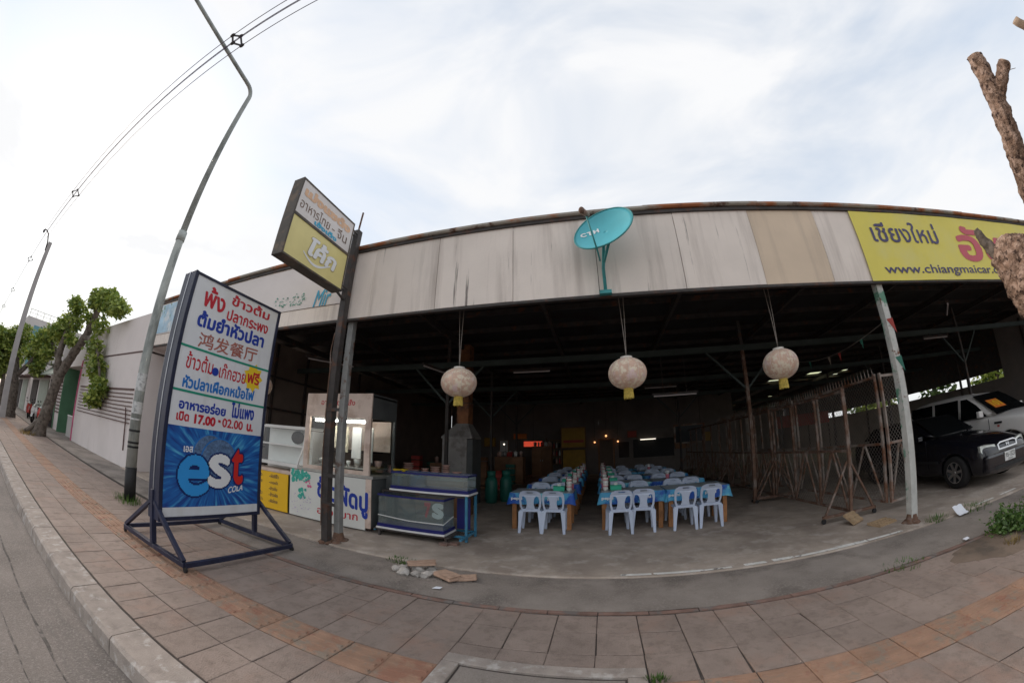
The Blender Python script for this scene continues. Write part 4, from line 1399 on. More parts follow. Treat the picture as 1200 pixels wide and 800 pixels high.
# ================================================================ SATELLITE DISH
sd_ = thing('satellite_dish', 'turquoise satellite dish on a short pole at the fascia edge', 'satellite dish', (0.2, 4.5, 3.5))
dcn = Vector((0.24, 4.18, 4.39))
nrm = Vector((-0.36, -0.86, 0.30)).normalized()
uu = Vector((0.96, -0.2, 0.22))
uu = (uu - nrm * uu.dot(nrm)).normalized()
vv_ = nrm.cross(uu)
mb = MB()
nr, ns = 9, 40
ra, rb = 0.43, 0.365
for i in range(nr + 1):
    r_ = i / nr
    for k in range(ns):
        t = 2 * math.pi * k / ns
        p = dcn + uu * (ra * r_ * math.cos(t)) + vv_ * (rb * r_ * math.sin(t)) + nrm * (0.09 * (r_ * r_ - 1))
        mb.v.append(tuple(p))
for i in range(nr):
    for k in range(ns):
        k2 = (k + 1) % ns
        mb.f.append((i * ns + k, (i + 1) * ns + k, (i + 1) * ns + k2, i * ns + k2))
o = mb.build('reflector', 'dish', sd_, True)
o.modifiers.new('solid', 'SOLIDIFY').thickness = 0.006
rim = [tuple(dcn + uu * (ra * math.cos(t)) + vv_ * (rb * math.sin(t)) - nrm * 0.004) for t in np.linspace(0, 2 * math.pi, 41)]
MB().tube(rim, 0.011, 6, False).build('rim', 'dish_pole', sd_, True)
feed = on_y(686, 250, 3.86)
foot = dcn - vv_ * rb - nrm * 0.02
foot = on_y(701, 298, 4.2)
MB().tube([foot + Vector((0.02, 0.12, -0.03)), foot + Vector((0.0, -0.05, -0.01)), feed], 0.012, 7).build('feed_arm', 'dish_pole', sd_, True)
fd = (dcn - feed).normalized()
MB().tube([feed - fd * 0.07, feed + fd * 0.05], [0.04, 0.034], 10).build('feed_horn', 'lnb', sd_, True)
MB().ball(feed - fd * 0.08, (0.04, 0.04, 0.05), 8, 6).build('feed_cap', 'rust', sd_, True)
MB().tube([(0.2, 4.54, 3.60), (0.2, 4.52, 3.95), (0.22, 4.42, 4.12), (0.24, 4.30, 4.30)], 0.024, 10).build('pole', 'dish_pole', sd_, True)
MB().box(0.12, 0.28, 4.50, 4.585, 3.57, 3.62).build('base_plate', 'dish_pole', sd_)
MB().bar((0.2, 4.53, 3.99), tuple(dcn - vv_ * 0.2 - nrm * 0.1), 0.03).build('strut', 'dish_pole', sd_)
ctx = MB()


def dish_pt(u, v):
    r2_ = (u / ra) ** 2 + (v / rb) ** 2
    return dcn + uu * u + vv_ * v + nrm * (0.09 * (r2_ - 1) + 0.006)


for li, (ch, u0) in enumerate((('C', -0.335), ('T', -0.245), ('H', -0.155))):
    ctx = MB()
    rects, asp = glyph_cells(ch, 60, 0.05)
    for a, b, c, d in rects:
        q = [dish_pt(u0 + 0.08 * u, 0.05 + 0.075 * v) for u, v in ((a, c), (b, c), (b, d), (a, d))]
        ctx.add(q, [(0, 1, 2, 3)])
    ctx.build('letter', 'p_white', sd_)

# ================================================================ PAPER LANTERNS
LAB = ['round cream paper lantern hanging before the grey cooking hood', 'round cream paper lantern hanging below the satellite dish', 'round cream paper lantern hanging beside the wire fence', 'round cream paper lantern half hidden behind the standing sign']


def lantern(c, lab, top):
    t = thing('paper_lantern', lab, 'lantern', c, 'paper lanterns along the front')
    prof = []
    for k in range(15):
        ph = math.pi * (0.06 + 0.88 * k / 14)
        prof.append((0.262 * math.sin(ph) ** 0.9, -0.215 * math.cos(ph)))
    mb = MB()
    n = 48
    for r_, z in prof:
        for k in range(n):
            a_ = 2 * math.pi * k / n
            rr = r_ * (1 + 0.03 * abs(math.sin(a_ * 6)))
            mb.v.append((rr * math.cos(a_), rr * math.sin(a_), z))
    for i in range(len(prof) - 1):
        for k in range(n):
            k2 = (k + 1) % n
            mb.f.append((i * n + k, i * n + k2, (i + 1) * n + k2, (i + 1) * n + k))
    mb.build('body', 'lantern', t, True, world=False)
    for k in range(12):
        a_ = 2 * math.pi * k / 12
        MB().tube([(r_ * 1.006 * math.cos(a_), r_ * 1.006 * math.sin(a_), z) for r_, z in prof], 0.003, 4).build('rib', 'lantern_rib', t, world=False)
    MB().lathe([(0.085, 0.205), (0.085, 0.232), (0.03, 0.24)], 16).build('cap', 'lantern_cap', t, world=False) if False else None
    MB().lathe([(0.085, 0.205), (0.085, 0.232), (0.03, 0.24)], 16).build('cap', 'lantern_cap', t, world=False)
    MB().lathe([(0.065, -0.225), (0.065, -0.20)], 16).build('collar', 'tassel', t, world=False)
    ts = MB()
    for k in range(22):
        a_ = 2 * math.pi * k / 22
        ts.bar((0.058 * math.cos(a_), 0.058 * math.sin(a_), -0.224), (0.064 * math.cos(a_), 0.064 * math.sin(a_), -0.335 - rnd.uniform(0, .02)), 0.012)
    ts.build('tassel', 'tassel', t, world=False)
    h = top - c[2]
    for dx in (-0.03, 0.03):
        pts = [(0, 0, 0.24), (dx * 0.8, 0, 0.24 + (h - .24) * .35), (dx * 1.6, 0, 0.24 + (h - .24) * .7), (dx * 0.5, 0, h)]
        MB().tube(pts, 0.006, 5).build('cord', 'wire', t, world=False)
    return t


lanterns = []
for i, (x, z) in enumerate(((-2.0, 2.56), (0.43, 2.58), (2.70, 2.55), (-6.45, 2.56))):
    lantern((x, 5.0, z), LAB[i], 4.62)

# ================================================================ PENNANTS BY THE FRONT POST
pn = thing('pennant_string', 'string of small faded triangular flags from the white post into the hall', 'pennants', (5, 6, 2.9))
A_, B_ = Vector((4.68, 4.8, 3.02)), Vector((4.35, 8.6, 3.45))
pts = [A_.lerp(B_, k / 12) - Vector((0, 0, 0.35 * math.sin(math.pi * k / 12))) for k in range(13)]
MB().tube(pts, 0.005, 4).build('string', 'wire', pn)
for k in (2, 4, 5, 7, 9, 10):
    p = pts[k]
    d = (pts[k + 1] - pts[k - 1]).normalized() * 0.04
    MB().add([tuple(p - d), tuple(p + d), tuple(p + Vector((0.02, 0, -0.17)))], [(0, 1, 2)]).build('flag', ['flag_w', 'flag_b', 'flag_g', 'flag_w', 'flag_r'][k % 5], pn)
for z, m_ in ((2.90, 'flag_r'), (2.32, 'flag_g')):
    MB().add([(4.58, 4.655, z + .1), (4.72, 4.655, z + .12), (4.74, 4.65, z - .12)], [(0, 1, 2)]).build('flag', m_, pn)
# ================================================================ FOOD STALL
SF = 5.50
fs_ = thing('food_stall', 'cream food stall with a glass cabinet, lit tube and painted banner front', 'food stall', (-4.8, 5.9, 0.04))
cxa, cxb = -5.82, -3.80
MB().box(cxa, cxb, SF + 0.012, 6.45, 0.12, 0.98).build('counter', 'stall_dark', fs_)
MB().box(cxa - 0.02, cxb + 0.03, SF - 0.005, 6.47, 0.981, 1.03).build('counter_top', 'steel', fs_)
bnr = MB().box(cxa, cxb - 0.12, SF - 0.004, SF + 0.010, 0.06, 0.97).build('front_banner', 'stall_banner', fs_)
MB().box(cxb - 0.119, cxb, SF - 0.006, SF + 0.011, 0.10, 0.975).build('corner_post', 'stall_pink', fs_)
for xx in (cxa + .1, cxb - .1):
    for yy in (SF + .1, 6.35):
        MB().box(xx - .03, xx + .03, yy - .03, yy + .03, 0.036, 0.119).build('foot', 'dark_steel', fs_)
TF = SF - 0.008


def sf(body, m, ll_, lr, ul, **kw):
    px_text(MB(), body, [ll_, lr, ul], 'y', TF, **kw).build('lettering', m, fs_)


sf('ข้าวผัดปู', 'p_blue', (371, 588), (431, 609), (371, 556), bold=0.04)
sf('อร่อยมาก', 'p_red', (371.5, 601), (419, 610), (371.5, 591), bold=0.02)
# painted foliage and specks on the banner
r3 = random.Random(11)


def blobs(name, m, n, x0, x1, z0, z1, s0, s1, par, yy):
    mb = MB()
    for _ in range(n):
        cx, cz, s_ = r3.uniform(x0, x1), r3.uniform(z0, z1), r3.uniform(s0, s1)
        k = 7
        mb.add([(cx + s_ * math.cos(2 * math.pi * i / k) * r3.uniform(.6, 1.2), yy, cz + s_ * math.sin(2 * math.pi * i / k) * r3.uniform(.6, 1.2)) for i in range(k)], [tuple(range(k))])
        yy -= 0.00003
    stuff(mb.build(name, m, par))


blobs('leaf_print', 'p_teal', 34, -5.76, -5.26, 0.76, 0.95, 0.02, 0.055, fs_, TF)
blobs('crab_print', 'p_teal', 12, -5.56, -5.36, 0.44, 0.62, 0.03, 0.06, fs_, TF)
blobs('flower_print', 'p_pink', 8, -5.36, -5.22, 0.62, 0.80, 0.02, 0.04, fs_, TF)
blobs('speck_print', 'p_lilac', 60, -5.75, -5.22, 0.12, 0.5, 0.005, 0.014, fs_, TF)
# glass cabinet
gx0, gx1, gy0, gy1, gz0, gz1 = -5.50, -3.88, SF + 0.02, 6.40, 1.031, 2.50
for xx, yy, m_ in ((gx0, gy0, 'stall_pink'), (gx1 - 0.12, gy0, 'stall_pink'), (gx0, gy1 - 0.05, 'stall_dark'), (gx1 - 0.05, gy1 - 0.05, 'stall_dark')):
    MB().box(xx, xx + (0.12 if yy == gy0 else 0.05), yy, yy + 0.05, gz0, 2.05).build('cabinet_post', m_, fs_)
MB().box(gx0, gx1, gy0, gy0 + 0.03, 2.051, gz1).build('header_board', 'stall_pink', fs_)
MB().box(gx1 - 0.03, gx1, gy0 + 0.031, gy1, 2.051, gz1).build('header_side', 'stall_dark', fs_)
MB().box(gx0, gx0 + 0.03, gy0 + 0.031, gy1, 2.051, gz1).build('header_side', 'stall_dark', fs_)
MB().box(gx0, gx1, gy0 + 0.031, gy1, 2.44, 2.47).build('cabinet_roof', 'stall_dark', fs_)
MB().box(gx0 + 0.121, gx1 - 0.121, gy0 + .001, gy0 + 0.04, gz0, gz0 + 0.07).build('sill', 'stall_pink', fs_)
MB().box(gx0 + 0.121, gx1 - 0.121, gy0 + 0.012, gy0 + 0.018, gz0 + 0.071, 2.05).build('front_pane', 'glass', fs_)
MB().box(gx1 - 0.012, gx1 - 0.006, gy0 + 0.051, gy1 - 0.051, gz0 + .001, 2.05).build('side_pane', 'glass', fs_)
MB().box(gx0 + .1, gx1 - .1, gy1 - 0.03, gy1 - 0.01, 1.45, 2.05).build('rear_panel', 'stall_pink', fs_)
sf2 = MB()
px_text(sf2, 'อาหารตามสั่ง', [(376.5, 474), (416, 475), (376.5, 467)], 'y', gy0 - 0.003, bold=0.015).build('lettering', 'p_red', fs_)
tl = MB().tube([(gx0 + 0.2, gy0 + 0.09, 1.985), (gx1 - 0.2, gy0 + 0.09, 1.985)], 0.022, 8).build('lit_tube', 'lamp_on', fs_)
MB().box(gx0 + 0.15, gx1 - 0.15, gy0 + 0.06, gy0 + 0.12, 2.01, 2.045).build('tube_fitting', 'white_trim', fs_)
for k, (xx, w_, h_) in enumerate(((-5.25, .36, .42), (-4.55, .22, .60), (-4.25, .16, .66), (-4.85, .12, .5))):
    MB().box(xx, xx + w_, gy0 + 0.3 + 0.05 * k, gy0 + 0.32 + 0.05 * k, 1.9 - h_, 1.9).build('hung_cloth', ['cream_cloth', 'white_trim', 'steel', 'cream_cloth'][k], fs_)
MB().box(gx0 + .13, gx1 - .13, gy0 + 0.2, gy1 - 0.06, 1.11, 1.14).build('tray', 'steel', fs_)
for k in range(9):
    xx, yy = -5.3 + k * 0.155, gy0 + 0.32 + 0.12 * (k % 3)
    r_ = rnd.uniform(.05, .085)
    MB().lathe([(r_ * .6, 1.141), (r_, 1.141 + rnd.uniform(.06, .17))], 12, (xx, yy, 0)).build('bowl', ['steel', 'white_plastic', 'bowl'][k % 3], fs_, True)
mbk = thing('plastic_basin', 'yellow-green plastic basin on the counter end of the food stall', 'basin', (-3.62, 6.2, 1.03))
MB().lathe([(0.10, 0.0), (0.15, 0.12), (0.155, 0.125), (0.14, 0.12)], 16).build('bowl', 'p_yellow', mbk, True, world=False)
MB().box(-0.16, 0.2, -0.25, 0.25, -1.0, -0.002).build('stand', 'stall_dark', mbk, world=False)
# left glass display case over the yellow menu board
fz = thing('display_case', 'white-framed glass display case tilted over the yellow menu board', 'display case', (-6.3, 5.8, 0.04))
MB().box(-7.05, -5.86, 5.56, 6.30, 0.05, 0.83).build('base', 'stall_dark', fz)
MB().box(-7.07, -5.84, 5.53, 6.32, 0.831, 0.90).build('base_top', 'stall_pink', fz)
z0, z1 = 0.98, 1.78
MB().box(-7.03, -5.62, 5.90, 6.28, 0.901, 1.76).build('back_box', 'freezer', fz)
FR = [(5.50, 1.04), (5.66, 1.42), (5.70, 1.79)]
for (ya, za), (yb_, zb) in zip(FR[:-1], FR[1:]):
    MB().add([(-6.99, ya, za), (-5.66, ya, za), (-5.66, yb_, zb), (-6.99, yb_, zb)], [(0, 1, 2, 3)]).build('front_pane', 'glass', fz)
for ya, za, t in ((5.50, 1.03, .07), (5.66, 1.42, .035), (5.70, 1.79, .05)):
    MB().bar((-7.0, ya, za), (-5.62, ya, za), 0.03, t).build('rail', 'white_trim', fz)
for xx in (-7.01, -5.64):
    for (ya, za), (yb_, zb) in zip(FR[:-1], FR[1:]):
        MB().bar((xx, ya, za), (xx, yb_, zb), 0.03).build('stile', 'white_trim', fz)
    MB().bar((xx, 5.70, 1.79), (xx, 6.2, 1.79), 0.03).build('stile', 'white_trim', fz)
MB().box(-7.0, -5.65, 5.72, 6.25, 1.815, 1.83).build('lid', 'white_trim', fz)
MB().box(-7.0, -5.65, 5.62, 5.89, 1.02, 1.04).build('shelf', 'white_trim', fz)
MB().box(-7.0, -5.65, 5.72, 5.89, 1.40, 1.415).build('shelf', 'white_trim', fz)
MB().ball((-5.98, 5.80, 1.60), (0.19, 0.07, 0.14), 14, 8).build('dark_pot', 'dark_in', fz, True)
mbd = thing('menu_board', 'yellow menu board with small black writing, in front of the display case', 'menu board', (-6.4, 5.5, 0.04))
MB().box(-7.02, -5.88, 5.49, 5.51, 0.06, 0.83).build('board', 'menu_yellow', mbd)
r4 = random.Random(5)
wd_ = ['ข้าวผัด', 'ผัดไทย', 'ต้มยำ', 'ผัดซีอิ๊ว', 'ราดหน้า', 'ข้าวต้ม']
for c_ in range(2):
    for k in range(5):
        zz = 0.71 - k * 0.13
        xx = -6.98 + c_ * 0.52
        MB().box(xx, xx + 0.018, 5.484, 5.4885, zz + .015, zz + .033).build('bullet', 'p_dkbrown', mbd)
        mb = MB()
        lettering(mb, wd_[(k + c_ * 3) % 6], (xx + .04, 5.486, zz), (xx + .2, 5.486, zz), (xx + .04, 5.486, zz + r4.uniform(.07, .085)), keep=True, res=48, bold=.02).build('lettering', 'p_dkbrown', mbd)

# ================================================================ COOKING HOOD
hd = thing('cooking_hood', 'grey sheet-metal cooking hood with a rusty duct rising to the roof', 'hood', (-3.9, 9.8, 0.04))
hx0, hx1, hy0, hy1 = -4.22, -3.50, 9.45, 10.2
MB().box(hx0, hx1, hy0, hy1, 0.04, 1.86).build('cabinet', 'hood', hd)
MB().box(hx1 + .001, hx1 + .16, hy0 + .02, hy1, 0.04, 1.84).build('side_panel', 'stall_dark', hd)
mb = MB()
top = [(-3.86, 9.58), (-3.52, 9.58), (-3.52, 9.95), (-3.86, 9.95)]
bot = [(hx0 - .03, hy0 - .03), (hx1 + .16, hy0 - .03), (hx1 + .16, hy1), (hx0 - .03, hy1)]
mb.v = [(a, b, 1.862) for a, b in bot] + [(a, b, 1.90) for a, b in bot] + [(a, b, 2.28) for a, b in top]
for l_ in (0, 4):
    mb.f += [(l_ + k, l_ + (k + 1) % 4, l_ + 4 + (k + 1) % 4, l_ + 4 + k) for k in range(4)]
mb.f += [(3, 2, 1, 0), (8, 9, 10, 11)]
mb.build('canopy', 'hood', hd)
MB().box(-3.86, -3.52, 9.58, 9.95, 2.281, 2.85).build('duct', 'duct', hd)
MB().box(-3.85, -3.53, 9.59, 9.94, 2.851, 4.55).build('duct', 'duct', hd)
MB().box(-3.875, -3.505, 9.565, 9.965, 2.83, 2.87).build('flange', 'rust', hd)

# ================================================================ FISH TANKS


def tank(name, label, x0, x1, y0, y1, z0, z1, strip):
    t = thing(name, label, 'fish tank', ((x0 + x1) / 2, (y0 + y1) / 2, z0), 'glass fish tanks')
    e = 0.008
    for a in ((x0, x1, y0, y0 + e, z0, z1), (x0, x1, y1 - e, y1, z0, z1), (x0, x0 + e, y0 + e, y1 - e, z0, z1), (x1 - e, x1, y0 + e, y1 - e, z0, z1)):
        MB().box(*a).build('pane', 'tank_glass', t)
    r_ = 0.014
    for zz, h in ((z0 - 0.01, 0.035), (z1 - 0.025, 0.03)):
        for a in ((x0 - r_, x1 + r_, y0 - r_, y0 - .001), (x0 - r_, x1 + r_, y1 + .001, y1 + r_), (x0 - r_, x0 - .001, y0, y1), (x1 + .001, x1 + r_, y0, y1)):
            MB().box(*a, zz, zz + h).build('rim', 'tank_blue', t)
    MB().box(x0 - r_, x1 + r_, y0 - r_, y1 + r_, z0 - 0.032, z0 - 0.0105).build('bottom', 'tank_blue', t)
    MB().box(x0 - .03, x1 + .03, y0 - .03, y1 + .03, z0 - 0.062, z0 - 0.0325).build('foam_base', 'white_trim', t)
    if strip:
        MB().tube([(x0, y0 - .012, z0 + .17), (x0 + .6, y0 - .013, z0 + .13), (x1 + .01, y0 - .012, z0 + .13), (x1 + .01, y1 - .05, z0 + .2)], 0.008, 5).build('cord', 'white_trim', t)
    return t


tank('fish_tank', 'long shallow blue-rimmed glass tank on the upper shelf', -3.53, -2.10, 5.74, 6.15, 0.87, 1.14, False)
t2 = tank('fish_tank', 'deep blue-rimmed glass tank on the lower shelf with a white cord', -3.64, -2.42, 5.50, 5.95, 0.22, 0.75, True)
mb = MB()
lettering(MB(), '7', (-2.98, 5.94, 0.34), (-2.85, 5.94, 0.34), (-2.98, 5.94, 0.62), bold=0.05).build('sticker_or_reflection', 'p_red', t2)  # both letters paint in the reflection of a sign on the glass
lettering(MB(), 'S', (-2.83, 5.94, 0.34), (-2.60, 5.94, 0.34), (-2.83, 5.94, 0.62), bold=0.08).build('sticker_or_reflection', 'white_trim', t2)
tsd = thing('tank_stand', 'blue and brown steel stand holding the two fish tanks', 'stand', (-2.9, 5.8, 0.04))
for xx, yy in ((-3.70, 5.75), (-2.12, 5.75), (-3.70, 6.2), (-2.12, 6.2)):
    MB().box(xx - .02, xx + .02, yy - .02, yy + .02, 0.036, 0.80).build('leg', 'cyan_steel' if xx > -3 else 'dark_steel', tsd)
for yy in (5.75, 6.2):
    MB().box(-3.68, -2.14, yy - .018, yy + .018, 0.77, 0.80).build('rail', 'dark_steel', tsd)
    MB().box(-3.68, -2.14, yy - .018, yy + .018, 0.10, 0.135).build('rail', 'cyan_steel', tsd)
for xx in (-3.70, -2.12):
    MB().box(xx - .018, xx + .018, 5.77, 6.18, 0.771, 0.799).build('rail', 'dark_steel', tsd)
    MB().box(xx - .018, xx + .018, 5.47, 6.18, 0.11, 0.145).build('rail', 'cyan_steel', tsd)
MB().box(-3.72, -2.30, 5.45, 5.98, 0.136, 0.155).build('shelf', 'dark_steel', tsd)
for xx in (-3.6, -2.36):
    MB().box(xx - .02, xx + .02, 5.46, 5.50, 0.036, 0.135).build('leg', 'dark_steel', tsd)
MB().box(-2.38, -2.14, 5.99, 6.005, 0.2, 0.74).build('back_panel', 'tank_blue', tsd)
for k, (xx, yy) in enumerate(((-2.36, 5.42), (-2.22, 5.5))):
    b_ = MB().box(xx - .08, xx + .06, yy - .05, yy + .05, 0.036, 0.075).build('loose_brick', 'redstrip')
    tag(b_, 'loose red brick lying by the feet of the tank stand', 'brick', 'bricks by the tank stand')

# ================================================================ TABLES, CLOTHS AND CHAIRS
# moulded plastic chair: local origin on the floor under the seat, sitter faces +y


def chair_proto():
    t = thing('plastic_chair', 'x', 'chair', (0, 0, 0), 'plastic chairs at the tables')

    def rr(cx, cz, hw, hh, n=10, p=2.6):
        return [(cx + hw * math.copysign(abs(math.cos(a_)) ** (2 / p), math.cos(a_)), cz + hh * math.copysign(abs(math.sin(a_)) ** (2 / p), math.sin(a_))) for a_ in np.linspace(0, 2 * math.pi, n * 4, endpoint=False)]
    outer = [(-0.165, 0.0), (0.165, 0.0), (0.195, 0.10), (0.205, 0.22), (0.200, 0.30), (0.175, 0.36), (0.125, 0.385), (0.06, 0.392), (-0.06, 0.392), (-0.125, 0.385), (-0.175, 0.36), (-0.200, 0.30), (-0.205, 0.22), (-0.195, 0.10)]
    hl = [(-0.158, 0.10), (-0.165, 0.20), (-0.150, 0.275), (-0.115, 0.285), (-0.080, 0.25), (-0.062, 0.17), (-0.068, 0.10), (-0.085, 0.045), (-0.135, 0.04)]
    hr = [(-a, b) for a, b in hl][::-1]
    slot = [(-0.06, 0.345), (-0.06, 0.36), (0.06, 0.36), (0.06, 0.345)]

    def bend(u, v, n):
        lean = -0.20 - 0.16 * v - 0.05 * (v / 0.39) ** 2 + 0.35 * u * u * 1.3
        return (u, lean + n, 0.41 + v)
    MB().plate(outer, [hl, hr, slot], 0.016, bend).build('backrest', 'chair', t, world=False, bevel=0.004)
    so_ = [(-0.20, -0.21), (0.20, -0.21), (0.215, -0.05), (0.22, 0.12), (0.20, 0.20), (0.12, 0.225), (-0.12, 0.225), (-0.20, 0.20), (-0.22, 0.12), (-0.215, -0.05)]
    MB().plate(so_, [], 0.03, lambda u, v, n: (u, v, 0.415 + n - 0.02 * (1 - (u / .22) ** 2) + 0.012 * (v > 0.15))).build('seat', 'chair', t, world=False, bevel=0.006)
    for sx in (-1, 1):
        for sy in (-1, 1):
            a = Vector((sx * 0.175, sy * 0.165 - 0.02, 0.405))
            b = Vector((sx * 0.20, sy * 0.215 - 0.025, 0.0))
            mb = MB()
            for p, hw, hd_ in ((a, 0.045, 0.035), (a.lerp(b, .5), 0.032, 0.026), (b, 0.024, 0.022)):
                mb.v += [(p.x - hw, p.y - hd_, p.z), (p.x + hw, p.y - hd_, p.z), (p.x + hw, p.y + hd_, p.z), (p.x - hw, p.y + hd_, p.z)]
            for l_ in (0, 4):
                mb.f += [(l_ + (k + 1) % 4, l_ + k, l_ + 4 + k, l_ + 4 + (k + 1) % 4) for k in range(4)]
            mb.f += [(0, 1, 2, 3), (11, 10, 9, 8)]
            mb.build('leg', 'chair', t, world=False, bevel=0.006)
    return t


def table_proto(wd, dp):
    t = thing('dining_table', 'x', 'table', (0, 0, 0), 'wooden dining tables')
    MB().box(-wd / 2, wd / 2, -dp / 2, dp / 2, 0.675, 0.705).build('table_top', 'wood', t, world=False)
    for sx in (-1, 1):
        for sy in (-1, 1):
            cx, cy = sx * (wd / 2 - 0.07), sy * (dp / 2 - 0.06)
            MB().box(cx - .042, cx + .042, cy - .042, cy + .042, 0, 0.674).build('leg', 'wood', t, world=False, bevel=0.004)
    MB().box(-wd / 2 + .12, wd / 2 - .12, -dp / 2 + .05, -dp / 2 + .075, 0.58, 0.674).build('apron', 'wood', t, world=False)
    MB().box(-wd / 2 + .12, wd / 2 - .12, dp / 2 - .075, dp / 2 - .05, 0.58, 0.674).build('apron', 'wood', t, world=False)
    return t


def cloth_proto(wd, dp, seed):
    r_ = random.Random(seed)
    t = thing('tablecloth', 'x', 'tablecloth', (0, 0, 0.7), 'printed plastic tablecloths')
    hw, hd_ = wd / 2 + 0.012, dp / 2 + 0.012
    top = MB().box(-hw + .012, hw - .012, -hd_ + .012, hd_ - .012, 0.706 - .7, 0.712 - .7).build('top_sheet', 'tabletop', t, world=False)
    # skirt: a wavy closed ribbon with drooping corners
    per = []
    n = 14
    for a, b in (((-hw, -hd_), (hw, -hd_)), ((hw, -hd_), (hw, hd_)), ((hw, hd_), (-hw, hd_)), ((-hw, hd_), (-hw, -hd_))):
        for k in range(n):
            per.append((a[0] + (b[0] - a[0]) * k / n, a[1] + (b[1] - a[1]) * k / n, k / n))
    mb = MB()
    m_ = len(per)
    for j, z in enumerate((0.712, 0.66, 0.58, 0.50)):
        for i, (x, y, k) in enumerate(per):
            cn = min(k, 1 - k)
            out_ = 1 + (0.7125 - z) * (0.10 * math.sin(i * 1.9 + seed) + (0.35 if cn < 0.05 else 0.05)) * (1 if j else 0)
            dz = -(0.03 if cn < 0.05 else 0) * j / 3 + (0.012 * math.sin(i * 0.9 + seed * 2) if j == 3 else 0)
            mb.v.append((x * out_, y * out_, z + dz - 0.7))
    for j in range(3):
        for i in range(m_):
            i2 = (i + 1) % m_
            mb.f.append((j * m_ + i2, j * m_ + i, (j + 1) * m_ + i, (j + 1) * m_ + i2))
    mb.build('skirt', 'cloth', t, True, world=False)
    band = MB()
    for xx in (-hw + .03, 0.12):
        band = MB()
        lettering(band, 'pepsi', (xx, -hd_ - .022, 0.565 - .7), (xx + .22, -hd_ - .022, 0.565 - .7), (xx, -hd_ - .022, 0.635 - .7), bold=0.05, res=48)
        band.build('lettering', 'p_white', t, world=False)
    return t


ORD = ['front', 'second', 'third', 'fourth', 'fifth']
COLN = ['left of the aisle', 'right of the aisle', 'nearest the wire fence']
ch0 = chair_proto()
chk = tree_of(ch0)
first_chair = True
TW = 1.19
tb0 = table_proto(TW, 0.78)
tbk = tree_of(tb0)
cl0 = cloth_proto(TW, 0.78, 1)
clk = tree_of(cl0)
first_table = True
FLZ = 0.036
TXC = [-1.10, 0.61, 1.84]


def put_chair(loc, rz, label):
    global first_chair
    loc = (loc[0], loc[1], FLZ)
    if first_chair:
        ch0.location = loc
        ch0.rotation_euler = (0, 0, rz)
        ch0['label'] = label
        first_chair = False
    else:
        copy_tree(ch0, chk, loc, rz, label)


CLB = {'green': 'green plastic tissue box', 'jar': 'white condiment jar stack', 'bottle': 'dark sauce bottle', 'cup': 'pink cup of spoons'}


def prop(kind, loc, where):
    lab = CLB[kind] + ' on the ' + where
    t = thing({'green': 'tissue_box', 'jar': 'condiment_stack', 'bottle': 'sauce_bottle', 'cup': 'spoon_cup'}[kind], lab, {'green': 'tissue box', 'jar': 'condiments', 'bottle': 'bottle', 'cup': 'cup'}[kind], loc, 'things set out on the tables')
    if kind == 'green':
        MB().box(-.11, .11, -.07, .07, 0, .085).build('box', 'green_plastic', t, world=False, bevel=0.012)
        MB().box(-.115, .115, -.075, .075, .086, .10).build('lid', 'green_plastic', t, world=False, bevel=0.005)
        MB().add([(-.03, 0, .10), (.03, 0.01, .10), (.04, .02, .14), (0, -.01, .15), (-.04, .01, .135)], [(0, 1, 2, 3, 4)]).build('tissue', 'white_plastic', t, world=False)
    elif kind == 'jar':
        for k in range(4):
            j = MB().lathe([(.045, k * .062), (.055, k * .062 + .05), (.05, k * .062 + .061)], 14).build('jar', 'white_plastic' if k % 2 == 0 else 'lantern_cap', t, True, world=False)
            if k % 2:
                MB().lathe([(.0555, k * .062 + .02), (.056, k * .062 + .035)], 14, closed=True).build('band', 'pink_plastic', j, world=False)
    elif kind == 'bottle':
        MB().lathe([(.03, 0), (.032, .02), (.032, .14), (.014, .19), (.013, .235)], 12).build('body', 'dark_bottle', t, True, world=False)
        MB().lathe([(.016, .236), (.016, .262)], 10).build('cap', 'pink_plastic', t, world=False)
    else:
        MB().lathe([(.04, 0), (.05, .12), (.046, .12), (.036, .01)], 12).build('cup', 'pink_plastic', t, True, world=False)
        for k in range(4):
            MB().bar((.01 * k - .015, 0, .02), (.03 * k - .05, .01 * k, .21), .008).build('spoon', 'steel', t, world=False)


